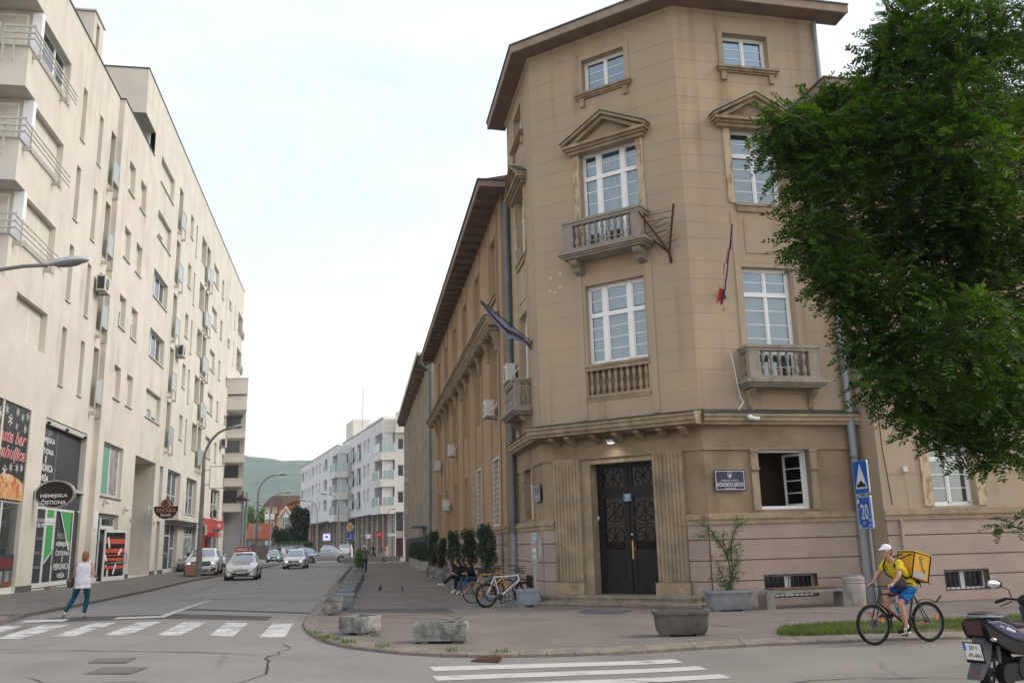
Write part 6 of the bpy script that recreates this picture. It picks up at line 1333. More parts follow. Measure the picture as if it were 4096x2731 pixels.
for k,(x,h,r)in enumerate(((-46.8,5.9,0.95),(-45.6,5.4,0.9),(-44.4,5.9,1.1))):
 rn=random.Random(20+k);t=root('cypress','clipped dark green cypress, %s of the three before the peach house'%('left','middle','right')[k],'tree',(x,175,0),group='cypresses before the peach house')
 vol=[((0,0,h*q),(r*math.sin(PI*min(1,(1.05-q)*0.75+0.12)),)*2+(h*0.12,))for q in np.linspace(0.08,0.9,9)]
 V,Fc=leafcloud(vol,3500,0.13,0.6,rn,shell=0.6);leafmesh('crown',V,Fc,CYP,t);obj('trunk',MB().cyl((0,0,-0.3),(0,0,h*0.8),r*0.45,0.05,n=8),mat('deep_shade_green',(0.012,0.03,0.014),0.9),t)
hd=root('hedge','bright green clipped hedge along the dark fence before the white building','hedge',(-40.9,165,0));V,Fc=leafcloud([((x,0,2.3+0.1*math.sin(x*3)),(0.5,0.5,0.55))for x in np.arange(-3,3.4,0.35)],5000,0.12,0.7,random.Random(4));leafmesh('leaves',V,Fc,HGR,hd);obj('stems',MB().box(-3.2,3.4,-0.1,0.1,-0.2,2.2),BARK,hd)
fd=root('dark_fence','dark green mesh fence under the hedge','fence',(-40.5,163,0));obj('panel',MB().box(-3,3.2,0,0.08,-0.5,1.75),mat('fence_dark',(0.03,0.045,0.04),0.9),fd);obj('rail',MB().box(-3,3.2,-0.04,0,1.7,1.8),GALV,fd)
bs=root('shrub','small dark conifer at the corner of the cream block','shrub',(-34.0,108,0));V,Fc=leafcloud([((0,0,1.6),(0.75,0.75,1.5)),((0.5,0,2.6),(0.4,0.4,0.6)),((-0.3,0,2.8),(0.35,0.35,0.5))],2600,0.12,0.6,random.Random(9));leafmesh('crown',V,Fc,DGR,bs);obj('stem',MB().cyl((0,0,-0.2),(0,0,2),0.08,n=6),BARK,bs)
# hills
FOREST=mat('forested_hill',(0.018,0.042,0.022),0.95,c2=(0.085,0.125,0.05),scale=0.035,detail=12,contrast=(0.38,0.66))
def hill(name,label,y0,x0,x1,hf,depth,m,nx=140,ny=26):
 V,Fc=[],[]
 for j in range(ny+1):
  t=j/ny
  for i in range(nx+1):
   x=x0+(x1-x0)*i/nx;y=y0+depth*t
   z=hf(x)*math.sin(PI/2*min(1,t*1.25))**0.9
   z+=(mn.noise(Vector((x*0.012,y*0.012,0)))*14+mn.noise(Vector((x*0.05,y*0.05,3)))*5+mn.noise(Vector((x*0.14,y*0.1,7)))*4.5)*min(1,t*4)
   V.append((x,y,z-2))
 for j in range(ny):
  for i in range(nx):a=j*(nx+1)+i;Fc.append((a,a+1,a+nx+2,a+nx+1))
 me=bpy.data.meshes.new(name);me.from_pydata(V,[],Fc);me.polygons.foreach_set('use_smooth',[True]*len(me.polygons));o=obj(name,me,m);struct(o,label);return o
hill('hill','forested hill at the end of the street',1500,-2600,1500,lambda x:218+26*math.exp(-((x+900)/330)**2)-38*math.exp(-((x+560)/130)**2)*0.5,900,FOREST)
hill('hill','second wooded ridge behind the first',2450,-3500,2500,lambda x:300-0.045*(x+1300)if x>-1300 else 315,800,FOREST)
hill('hill','low wooded foothill with lighter trees',800,-1500,900,lambda x:46+10*math.sin(x*0.01)+0.02*(x+250),420,mat('light_foothill',(0.05,0.085,0.035),0.95,c2=(0.08,0.115,0.045),scale=0.03,detail=9),110,16)
fl_=MB();fz=[(-395,84),(-330,92),(-270,92),(-225,80),(-205,66),(-240,64),(-290,72),(-350,72)]
fld=obj('hill_meadow',MB().add([(x*1.25,1230-k*3,z)for k,(x,z)in enumerate([(-395,88),(-345,96),(-290,95),(-245,84),(-220,74),(-250,72),(-300,78),(-360,78)])],[tuple(range(8))]),mat('pale_meadow',(0.22,0.20,0.12),0.95,c2=(0.30,0.26,0.18),scale=0.02));
bpy.data.objects.remove(fld)
vil=random.Random(12)
for k in range(12):
 x=-330+vil.uniform(-75,75);y=760+vil.uniform(-30,30);z=22+vil.uniform(0,14)
 v=root('hillside_house','tiny pale house with an orange roof low on the wooded slope','house',(x,y,z),vil.uniform(-.5,.5),group='tiny houses low on the wooded slope')
 w_=vil.uniform(4,7);obj('wall',MB().box(-w_/2,w_/2,0,6,-14,4.5),CREAM,v);obj('roof',MB().prism([(-w_/2-0.5,4.5),(w_/2+0.5,4.5),(0,7.2)],-0.5,6.5,'y'),ORT,v)
 # air
hzb=obj('haze',MB().box(-3600,2600,-60,3300,-1.5,400))
hm=bpy.data.materials.new('haze_air');hm.use_nodes=True;nt=hm.node_tree;nt.nodes.clear()
o_=nt.nodes.new('ShaderNodeOutputMaterial');v_=nt.nodes.new('ShaderNodeVolumePrincipled');v_.inputs['Color'].default_value=(0.80,0.90,1.0,1);v_.inputs['Density'].default_value=0.00022;v_.inputs['Anisotropy'].default_value=0.2
nt.links.new(v_.outputs[0],o_.inputs['Volume']);hzb.data.materials.append(hm);hzb['kind']='stuff';hzb['label']='pale blue haze between the street and the hills';hzb['category']='haze'
# street lamps
LAMPP=mat('lamp_post_paint',(0.22,0.22,0.21),0.6,c2=(0.16,0.14,0.13),scale=2.5);HEADM=mat('lamp_head_grey',(0.40,0.42,0.43),0.4,c2=(0.33,0.35,0.36),scale=3);LENS=mat('lamp_lens',(0.20,0.18,0.16),0.25)
def lamp(label,base,H_,reach,ang,zb=0,hs=1.0,lean=0.0,r=0.09):
 """arm goes from the post towards heading ang (0 = +x), rises to H_"""
 t=root('street_lamp',label,'street lamp',(base[0],base[1],zb),ang,group='street lamps along the street')
 zc=H_*0.80;pts=[(0,0,0),(0,0,H_*0.4),(0,0,zc)]
 arm=[(0,0,zc)]
 for k in range(1,9):
  a=k/8;arm.append((reach*(a**1.5)*0.92,0,zc+(H_-zc)*math.sin(a*PI/2)**0.85))
 obj('post',MB().tube(pts,r,rs=[r*1.25,r,r*0.72],n=10),LAMPP,t,smooth=True);obj('arm',MB().tube(arm,r*0.6,n=8,rs=[r*0.72]+[r*0.55]*8),LAMPP,t,smooth=True)
 q=arm[-1];d=Vector((1,0,0.13)).normalized();rot=Matrix.Translation(Vector(q)+d*0.38*hs)@Matrix.Rotation(-0.13,4,'Y')
 hb=MB();L_=0.46*hs
 prof=[(-1,0.12,0.05),(-0.8,0.35,0.13),(-0.3,0.75,0.21),(0.2,1.0,0.24),(0.7,0.85,0.19),(0.95,0.45,0.09),(1.0,0.1,0.03)]
 vs=[];n=12
 for(x,wy,hz_)in prof:
  for k in range(n):
   a=2*PI*k/n;vs.append(rot@Vector((x*L_,math.cos(a)*wy*0.16*hs,(math.sin(a)*hz_*0.55*hs if math.sin(a)>0 else math.sin(a)*hz_*0.18*hs))))
 hb.add(vs,[(i*n+k,i*n+(k+1)%n,(i+1)*n+(k+1)%n,(i+1)*n+k)for i in range(6)for k in range(n)]+[tuple(range(n)),tuple(range(6*n,7*n))])
 obj('lamp_head',hb,HEADM,t,smooth=True)
 lb=MB().sphere((0,0,0),1.0,12);lb.v=[tuple(rot@Vector((v[0]*L_*0.62+0.1*L_,v[1]*0.115*hs,v[2]*0.06*hs-0.035*hs)))for v in lb.v]
 obj('lens',lb,LENS,t,smooth=True)
 obj('hatch',MB().box(r*1.0,r*1.35,-0.06,0.06,1.0,1.5),LAMPP,t);return t
lamp('nearest street lamp, its curved arm entering from the left edge',(-16.0,22.6),9.30,3.75,rad(4),0.0,1.3,r=0.10)
lamp('tall street lamp beside the pink litter bin and the parked white car',(-20.71,58.99),9.55,2.2,rad(-14),0.0,1.0,r=0.15)
lamp('tall street lamp before the far houses',(-25.95,90),9.0,1.9,rad(5),-0.1,1.35,r=0.12)
lamp('second far lamp just behind the tall one',(-32.9,120),9.05,1.7,rad(5),-0.1,1.6,r=0.12)
lamp('distant lamp at the left of the green trees',(-42.5,140),8.4,1.9,rad(5),-0.1,1.5,r=0.12)
lamp('lamp with its arm to the left before the two white buildings',(-21.75,110),8.1,1.4,PI,-0.1,1.3,r=0.10)
lamp('lamp with its arm to the left before the farther white building',(-27.7,125),8.15,1.5,PI,-0.1,1.5,r=0.10)
lamp('short lamp at the corner of the nearer white building',(-16.5,115),6.3,0.45,rad(0),-0.1,0.9,r=0.08)
# planters
CG_=mat('grey_planter_concrete',(0.255,0.27,0.28),0.92,c2=(0.18,0.19,0.20),scale=3.0,bump=0.6,bscale=40,fine=0.4,coords='O');CR_=mat('rough_stone_planter',(0.38,0.37,0.35),0.95,c2=(0.13,0.13,0.125),scale=5,detail=9,bump=0.9,bscale=26,fine=0.5,coords='O')
CD_=mat('dark_planter_concrete',(0.17,0.16,0.145),0.93,c2=(0.10,0.095,0.088),scale=3.0,bump=0.6,bscale=40,fine=0.6,coords='O');SOIL=mat('planter_soil',(0.075,0.052,0.038),0.95,c2=(0.14,0.10,0.075),scale=9,bump=0.8,bscale=30)
GP='concrete planters round the corner'
def rrect(a,b,r,n=5):
 P_=[]
 for cx,cy,s in((a-r,b-r,0),(-a+r,b-r,1),(-a+r,-b+r,2),(a-r,-b+r,3)):
  for k in range(n+1):t=PI/2*s+PI/2*k/n;P_.append((cx+r*math.cos(t),cy+r*math.sin(t)))
 return P_
def loft(rings,cap=True):
 mb=MB();n=len(rings[0]);vs=[p for r in rings for p in r]
 fs=[(i*n+k,i*n+(k+1)%n,(i+1)*n+(k+1)%n,(i+1)*n+k)for i in range(len(rings)-1)for k in range(n)]
 if cap:fs+=[tuple(range(n))[::-1],tuple(range((len(rings)-1)*n,len(rings)*n))]
 return mb.add(vs,fs)
def trough(label,x,y,rz,a,b,h,m,z=None):
 t=root('planter',label,'planter',(x,y,hpave(x)if z is None else z),rz,group=GP)
 R=lambda sa,z_,rr=0.09:[(p[0],p[1],z_)for p in rrect(a*sa,b*sa if sa<1.01 else b+a*(sa-1),min(rr,b*sa*0.8))]
 obj('body',loft([R(0.84,0.05),R(0.86,0.07),R(0.92,0.14),R(0.95,h*0.6),R(0.965,h-0.09),R(0.97,h-0.085),R(1.03,h-0.08),R(1.04,h-0.05),R(1.03,h-0.005),R(1.0,h),R(0.90,h-0.002),R(0.88,h-0.05)],False),m,t,smooth=True)
 obj('bottom',loft([R(0.80,0.045),R(0.84,0.052)]),m,t)
 obj('soil',loft([R(0.89,h-0.09),R(0.88,h-0.06)]),SOIL,t)
 for sx in(-1,1):obj('foot',MB().box(sx*a*0.62-0.09,sx*a*0.62+0.09,-b*0.7,b*0.7,0.0,0.06),m,t)
 return t
def roughbox(label,x,y,rz,a,b,h,seed,z=None):
 t=root('planter',label,'planter',(x,y,hpave(x)if z is None else z),rz,group=GP);rn=seed*13.7
 rings=[]
 N=18
 def ring(s,z_,amp):
  P_=[]
  for(x0,y0,x1,y1)in((-a,-b,a,-b),(a,-b,a,b),(a,b,-a,b),(-a,b,-a,-b)):
   k_=N if abs(x1-x0)>abs(y1-y0)else N//2
   for k in range(k_):
    u=k/k_;px,py=(x0+(x1-x0)*u)*s,(y0+(y1-y0)*u)*s
    q=mn.noise(Vector((px*7+rn,py*7,z_*7)))*amp+mn.noise(Vector((px*17+rn,py*17,z_*17)))*amp*0.5;d=Vector((px,py,0)).normalized()
    P_.append((px+d.x*q,py+d.y*q,z_+mn.noise(Vector((px*6,py*6,rn)))*amp*0.2))
  return P_
 zs=np.linspace(0.05,h-0.05,9)
 rings=[ring(0.90,0.045,0.0)]+[ring(0.97+0.03*(i/8),zz,0.030)for i,zz in enumerate(zs)]+[ring(1.0,h-0.012,0.006),ring(0.985,h,0.003),ring(0.87,h,0.003),ring(0.86,h-0.05,0)]
 obj('body',loft(rings,False),CR_,t,smooth=True);obj('bottom',loft([ring(0.88,0.04,0),ring(0.9,0.05,0)]),CR_,t)
 obj('soil',loft([ring(0.865,h-0.09,0),ring(0.86,h-0.045,0.01)]),SOIL,t)
 for sx in(-1,1):obj('foot',MB().box(sx*a*0.6-0.07,sx*a*0.6+0.07,-b*0.75,b*0.75,0.0,0.06),CR_,t)
 return t
trough('smooth dark concrete trough planter standing alone before the entrance steps',3.17,18.1,rad(-3),0.54,0.24,0.49,CD_)
roughbox('rough stone planter set at an angle at the rounded pavement corner',-3.30,19.15,rad(-32),0.31,0.30,0.36,1)
roughbox('long rough stone planter close to the kerb',-1.47,17.42,rad(-2),0.50,0.26,0.36,2)
row=[(-4.93,24.25,0.22,0.28),(-5.0,26.3,0.30,0.30),(-5.45,28.9,0.34,0.3),(-5.85,31.6,0.34,0.3),(-6.3,34.6,0.36,0.3),(-6.8,38.0,0.36,0.3),(-7.4,42.0,0.36,0.3),(-8.1,46.5,0.36,0.3),(-9.0,51.5,0.36,0.3)]
nm=['first','second','third','fourth','fifth','sixth','seventh','eighth','ninth']
for k,(x,y,a,b)in enumerate(row):trough('rough stone planter, %s in the row along the street kerb'%nm[k],x,y,rad(6),0.27+0.01*(k%3),0.25,0.44,CG_ if k else CR_)
def sprig(label,x,y,z,h,r,n,m,seed,size=0.05,vol=None,name='potted_plant',cat='plant',group=None):
 rn=random.Random(seed);t=root(name,label,cat,(x,y,z),group=group)
 V,Fc=leafcloud(vol or[((0,0,h*0.55),(r,r,h*0.5))],n,size,0.5,rn);leafmesh('leaves',V,Fc,m,t)
 st=MB()
 for k in range(5):a=rn.uniform(0,6.28);st.tube([(0,0,-0.05),(0.3*r*math.cos(a),0.3*r*math.sin(a),h*0.5),(0.7*r*math.cos(a),0.7*r*math.sin(a),h*0.9)],0.008,n=4)
 obj('stems',st,BARK,t);return t
sprig('tall green weed growing in a far stone planter by the kerb',-9.0,51.5,hpave(-9)+0.4,1.1,0.28,500,HGR,31,0.07)
for k,(x,y,rz)in enumerate([(-15.3,97,0.1),(-13.6,97.5,0),(-17.0,93,0.5)]):trough('pale low concrete trough, %s at the far end of the pavement'%('left one','right one','small one')[k],x,y,rz,1.0,0.35,0.55,mat('pale_concrete',(0.42,0.40,0.36),0.9),0)
trough('smooth grey concrete planter holding a leggy shrub beside the entrance steps',5.42,23.7,AZE*0+rad(4),0.60,0.24,0.52,CG_)
shb=root('leggy_shrub','leggy green shrub with thin bare branches growing from the grey planter','shrub',(5.42,23.7,hpave(5.4)+0.44))
rn=random.Random(77);SHL=leaf_mat('shrub_leaves',(0.055,0.115,0.03),(0.10,0.17,0.05),0.3,4.0);SHB=leaf_mat('shrub_dry_leaves',(0.16,0.11,0.04),(0.20,0.14,0.05),0.2,4.0)
br=MB();V,Fc,V2,F2_=[],[],[],[]
mains=[[(0,0,0),(0.10,0,0.45),(0.05,0.03,0.95),(-0.25,0.0,1.45),(-0.42,0.02,1.68)],[(0.02,0,0),(0.16,0.03,0.5),(0.14,0,1.0),(0.22,-0.02,1.45),(0.40,0,1.72),(0.62,0.02,1.82)],[(0,0,0),(-0.1,0.05,0.4),(-0.22,0,0.7),(-0.30,-0.02,0.92)],[(0,0,0),(0.14,-0.05,0.3),(0.30,0,0.55)],[(0,0,0),(-0.18,-0.04,0.28),(-0.38,0,0.48)],[(0.1,0,0.45),(0.28,0.04,0.75),(0.30,0,1.1)],[(0.05,0.03,0.95),(-0.05,0,1.3),(0.02,0,1.55)],[(-0.25,0,1.45),(-0.5,0,1.5),(-0.68,0.03,1.42)],[(0.4,0,1.72),(0.34,0,1.95)],[(-0.42,0.02,1.68),(-0.6,0,1.78),(-0.52,0,1.9)],[(0.05,0.03,0.95),(0.3,0.05,1.2),(0.42,0,1.25)]]
for j,m_ in enumerate(mains):
 br.tube(m_,0.01,n=5,rs=[0.018*(1-0.6*i/len(m_))if j<2 else 0.010*(1-0.5*i/len(m_))for i in range(len(m_))])
 L_=[Vector(p)for p in m_]
 for a,b in zip(L_[:-1],L_[1:]):
  nn=int((b-a).length*(95 if a.z>0.9 or j>1 else 55))
  for _ in range(nn):
   q=a.lerp(b,rn.random())+Vector((rn.gauss(0,0.075),rn.gauss(0,0.06),rn.gauss(0,0.05)))
   d=Vector((rn.gauss(0,1),rn.gauss(0,1),rn.gauss(0,.6))).normalized();e=d.cross(Vector((rn.gauss(0,1),rn.gauss(0,1),1))).normalized()
   br.cyl(a.lerp(b,rn.random()*0.2+0.4)if False else q-d*0.05,q,0.0025,n=3,cap=False)
   for s in range(5):
    c=q+d*(s*0.028-0.05)+e*(0.018 if s%2 else-0.018);s1=rn.uniform(0.016,0.026);f=d.cross(e)*0.5+d*0.5
    T_,S_=(V2,F2_)if(j==2 and a.z>0.35)else(V,Fc)
    n0=len(T_);T_+=[c-e*s1,c+d*s1*0.55+f*0.004,c+e*s1,c-d*s1*0.55];S_.append((n0,n0+1,n0+2,n0+3))
obj('branches',br,BARK,shb);leafmesh('leaves',V,Fc,SHL,shb);leafmesh('dry_leaves',V2,F2_,SHB,shb)
trough('blue grey concrete planter with relief swirls at the tower corner',0.28,26.75,rad(14),0.34,0.26,0.50,mat('blue_grey_planter',(0.27,0.30,0.33),0.9,c2=(0.22,0.25,0.27),scale=4,bump=0.5,bscale=30,coords='O'))
THU=leaf_mat('thuja_leaves',(0.022,0.048,0.020),(0.045,0.080,0.030),0.1,3.0);THB=leaf_mat('thuja_brown',(0.06,0.045,0.025),(0.04,0.05,0.022),0.1,3.0)
def cedar(label,x,y,H_,R_,seed,pot,n=5200,brown=0.0):
 z=hpave(x);rn=random.Random(seed)
 p=root('plant_pot','concrete pot under '+label,'plant pot',(x,y,z),rn.uniform(-.1,.1),group='pots of the clipped conifers')
 ph=0.62;pr=0.34
 if pot=='round':obj('body',MB().lathe([(pr*0.72,0),(pr*0.85,0.1),(pr,0.4),(pr*1.03,ph-0.05),(pr*1.06,ph),(pr*0.95,ph),(pr*0.93,ph-0.05)],18),CG_ if seed%2 else CR_,p,smooth=True)
 else:obj('body',MB().box(-pr,pr,-pr,pr,0,ph),mat('white_planter',(0.48,0.46,0.42),0.85,c2=(0.38,0.37,0.34),scale=3)if pot=='white' else CR_,p)
 obj('soil',MB().cyl((0,0,ph-0.06),(0,0,ph-0.03),pr*0.9,n=14),SOIL,p)
 t=root('potted_conifer',label,'conifer',(x,y,z+ph-0.05),group='clipped conifers along the school wing')
 h=H_-ph;vol=[]
 for k in range(26):
  q=rn.random()**0.85;rr=R_*(0.35+0.65*math.sin(PI*min(1,(1-q)*0.8+0.1)))*0.62;a=rn.uniform(0,2*PI)
  vol.append(((rr*math.cos(a),rr*math.sin(a),h*(0.08+0.84*q)),(R_*rn.uniform(.22,.4),)*2+(h*0.11,)))
 vol.append(((0,0,h*0.5),(R_*0.55,R_*0.55,h*0.46)))
 V,Fc=leafcloud(vol,n,0.035,0.45,rn,droop=-0.3,shell=0.45);leafmesh('crown',V,Fc,THB if brown else THU,t)
 obj('trunk',MB().cyl((0,0,-0.1),(0,0,h*0.8),0.05,0.02,n=6),BARK,t)
cedar('the bushy conifer nearest the downpipe',-1.14,33.0,2.6,0.46,1,'round',6500);cedar('the second bushy conifer, behind the seated people',-1.93,36.0,2.45,0.45,2,'round',6500)
cedar('the third conifer with bare lower stems',-2.78,39.5,2.4,0.38,3,'round',5500);cedar('the narrow brownish conifer, fourth from the tower',-3.66,44.0,2.2,0.34,4,'round',5500,1);cedar('the tall dark conifer, fifth from the tower',-4.51,48.5,2.55,0.45,5,'square',6000)
for k,(x,y)in enumerate([(-6.4,61.8),(-6.8,64.2),(-7.25,67.0),(-7.75,70.0),(-8.2,72.8),(-8.8,76.5)]):cedar('the low far conifer number %s beside the grey building'%nm[k],x,y,2.0,0.55,10+k,'white',2600)
# bench, bins, signs
bn=root('concrete_bench','concrete bench with a worn wooden seat against the school wall','bench',(7.55,24.28,hpave(7)),PI/2-AZR)
for s in(-1,1):
 o2=[(-0.25,0.0),(-0.245,0.2),(-0.24,0.34),(-0.21,0.42),(-0.12,0.47),(0.12,0.47),(0.21,0.42),(0.24,0.34),(0.245,0.2),(0.25,0.0)]
 mb=MB();xo=s*1.12
 mb.prism([(s*0.97,0.0),(s*0.99,0.30),(s*0.94,0.385),(s*0.80,0.40),(s*0.80,0.47),(s*1.05,0.47),(s*1.17,0.42),(s*1.21,0.33),(s*1.22,0.0)],-0.24,0.24,'y')
 obj('leg',mb,mat('bench_concrete',(0.30,0.28,0.25),0.93,c2=(0.20,0.19,0.17),scale=3,bump=0.6,bscale=45,fine=0.5),bn)
obj('beam',MB().box(-0.8,0.8,-0.22,0.22,0.38,0.46),MATS['bench_concrete'],bn)
WOODM=mat('worn_bench_wood',(0.18,0.125,0.08),0.8,c2=(0.11,0.08,0.055),scale=2.0,stretch=(1,14,14),bump=0.4,bscale=30)
for k in range(5):obj('slat',MB().box(-0.98,0.98,-0.225+k*0.092,-0.145+k*0.092,0.475,0.512),WOODM,bn)
lb_=root('litter_bin','round pale concrete litter bin with ringed rim beside the downpipe','litter bin',(8.98,24.55,hpave(9)))
obj('body',MB().lathe([(0.255,0),(0.265,0.02),(0.285,0.52),(0.285,0.555),(0.262,0.56),(0.262,0.58),(0.288,0.585),(0.288,0.635),(0.262,0.64),(0.262,0.66),(0.285,0.665),(0.28,0.72),(0.255,0.74),(0.24,0.74),(0.235,0.6)],28),mat('pale_bin_concrete',(0.44,0.41,0.37),0.9,c2=(0.34,0.315,0.28),scale=4,bump=0.4,bscale=50,fine=0.3),lb_,smooth=True)
obj('liner',MB().lathe([(0.22,0.5),(0.235,0.79),(0.215,0.79),(0.21,0.55)],24),GALV,lb_,smooth=True)
pb=root('litter_bin','square pinkish litter bin beside the tall street lamp','litter bin',(-21.5,59.8,0.0))
obj('body',loft([[(p[0],p[1],z)for p in rrect(0.29*s,0.29*s,0.07)]for z,s in((0.08,1.0),(0.74,1.0),(0.78,0.97))]),mat('pink_concrete',(0.50,0.24,0.17),0.9,c2=(0.42,0.20,0.15),scale=4,fine=0.3),pb);obj('base',loft([[(p[0],p[1],z)for p in rrect(0.27,0.27,0.05)]for z in(0,0.08)]),mat('dark_rust_base',(0.10,0.05,0.04),0.9),pb)
BLUE=mat('road_sign_blue',(0.01,0.10,0.42),0.35);SGW=mat('sign_white',(0.62,0.64,0.66),0.4);SGE=mat('sign_edge',(0.5,0.52,0.53),0.4,metal=0.3)
sp_=root('road_sign_post','grey post with a blue speed bump sign over a stickered blue 20 sign','road sign',(9.37,24.15,hpave(9)),rad(-75))
obj('post',MB().cyl((0,0.05,0),(0,0.05,3.75),0.035,n=10),mat('blue_grey_post',(0.20,0.23,0.26),0.5,c2=(0.26,0.28,0.30),scale=6),sp_,smooth=True)
for k,(z0,z1)in enumerate(((2.90,3.78),(1.96,2.84))):
 zc_=(z0+z1)/2;hh_=(z1-z0)/2
 pl2=obj('plate',MB().prism([(p[0],zc_+p[1])for p in rrect(0.30,hh_,0.05)],-0.045,0.0,'y'),SGE,sp_)
 obj('face',MB().prism([(p[0],zc_+p[1])for p in rrect(0.29,hh_-0.01,0.045)],-0.05,-0.046,'y'),BLUE,sp_)
 obj('clamp',MB().box(-0.08,0.08,0.0,0.09,zc_-0.03,zc_+0.03),GALV,sp_)
obj('triangle',MB().prism([(-0.25,3.03),(0.25,3.03),(0.0,3.70)],-0.056,-0.051,'y'),SGW,sp_)
obj('bump_symbol',MB().prism([(-0.20,3.07),(0.20,3.07),(0.17,3.16),(0.09,3.16)]+[(0.09*math.cos(t),3.16+0.075*math.sin(t))for t in np.linspace(0.1,PI-0.1,9)]+[(-0.09,3.16),(-0.17,3.16)],-0.061,-0.057,'y'),BLACKM,sp_)
bd=MB().box(-0.27,0.27,-0.054,-0.051,2.80,2.812).box(-0.27,0.27,-0.054,-0.051,1.99,2.002).box(-0.27,-0.258,-0.054,-0.051,2.002,2.80).box(0.258,0.27,-0.054,-0.051,2.002,2.80);obj('border',bd,SGW,sp_)
text('20',sp_,(0.02,-0.056,2.42),0.30,0.40,SGW,fit='wh',bold=0.01)
srn=random.Random(4)
for(x,z,a,b,c)in[(-0.2,2.7,.05,.08,(0.6,0.6,0.5)),(-0.22,2.5,.03,.04,(0.6,0.2,0.2)),(-0.02,2.12,.10,.07,(0.18,0.22,0.32)),(0.2,2.2,.04,.05,(0.5,0.5,0.5)),(0.19,2.06,.04,.04,(0.45,0.5,0.55)),(-0.2,2.04,.05,.04,(0.6,0.6,0.6)),(0.05,2.72,.03,.02,(0.35,0.2,0.3)),(-0.02,2.28,.09,.03,(0.3,0.3,0.3))]:
 obj('sticker',MB().box(x-a/1,x+a/1,-0.0595,-0.0565,z-b/1,z+b/1)if False else MB().box(x-a*0.7,x+a*0.7,-0.0615,-0.0585,z-b*0.7,z+b*0.7),mat('sticker_%d'%int(c[0]*100+c[1]*10),c,0.6),sp_)
ss=root('street_signs','backs of a round and square road signs on the far lamp post','road sign',(-26.35,91.5,0));obj('plate',MB().box(-0.45,0.1,0,0.03,3.5,4.15).box(-0.45,0.12,0,0.03,2.75,3.42),SGE,ss);obj('plate',MB().prism([(0.12,3.1),(0.5,3.6),(0.12,4.1)],0.01,0.04,'y'),SGE,ss);obj('post',MB().cyl((0,0.08,-0.1),(0,0.08,4.2),0.05,n=6),GALV,ss)
pr_=root('priority_sign','yellow diamond priority sign above a round blue turn arrows sign at the far corner','road sign',(-16.07,87,-0.1));obj('post',MB().cyl((0,0.06,0),(0,0.06,3.9),0.045,n=8),GALV,pr_)
def dia(r,y0,y1):return MB().prism([(0,3.63-r),(r,3.63),(0,3.63+r),(-r,3.63)],y0,y1,'y')
obj('diamond',dia(0.43,-0.03,0.0),SGW,pr_);obj('centre',dia(0.30,-0.04,-0.031),mat('sign_yellow',(0.75,0.36,0.02),0.4),pr_)
obj('square_plate',MB().box(-0.31,0.31,-0.03,0,2.6,3.16),BLUE,pr_);obj('ramp_mark',MB().prism([(-0.12,2.86),(0.12,2.86),(0.0,3.12)],-0.036,-0.031,'y'),SGW,pr_)
obj('disc',MB().prism([(0.37*math.cos(2*PI*k/24),2.63+0.37*math.sin(2*PI*k/24))for k in range(24)],-0.05,-0.038,'y'),BLUE,pr_)
obj('arrows',MB().box(0.04,0.11,-0.058,-0.052,2.42,2.80).prism([(-0.02,2.78),(0.17,2.78),(0.075,2.93)],-0.058,-0.052,'y').box(-0.2,0.04,-0.058,-0.052,2.50,2.57).prism([(-0.18,2.42),(-0.18,2.65),(-0.31,2.535)],-0.058,-0.052,'y'),SGW,pr_)
sg_=root('stop_sign','small red stop sign at the far left side street','road sign',(-33.2,110,-0.1));obj('octagon',MB().prism([(0.3*math.cos(PI/8+PI/4*k),2.5+0.3*math.sin(PI/8+PI/4*k))for k in range(8)],-0.02,0,'y'),mat('stop_red',(0.5,0.02,0.02),0.4),sg_);obj('post',MB().cyl((0,0.04,0),(0,0.04,2.8),0.03,n=6),GALV,sg_);text('STOP',sg_,(0,-0.03,2.5),0.4,0.13,SGW,fit='wh')
pk2=root('ticket_post','grey post with small information panels at the tower corner','post',(0.50,27.05,hpave(0.5)),rad(20))
obj('post',MB().box(-0.045,0.045,-0.03,0.03,0,1.3),GALV,pk2);obj('panel',MB().box(-0.11,0.07,-0.06,-0.03,1.2,2.1),GALV,pk2);obj('box',MB().box(0.08,0.20,-0.10,0.04,1.38,1.88),GALV,pk2)
for z,c in((1.9,(0.2,0.45,0.5)),(1.74,(0.5,0.2,0.15)),(1.58,(0.55,0.6,0.35)),(1.4,(0.5,0.55,0.3))):obj('notice',MB().box(-0.075,0.035,-0.066,-0.061,z-0.06,z+0.06),mat('notice_%d'%int(z*100),c,0.6),pk2)
NAVY=mat('navy_enamel',(0.012,0.012,0.055),0.3)
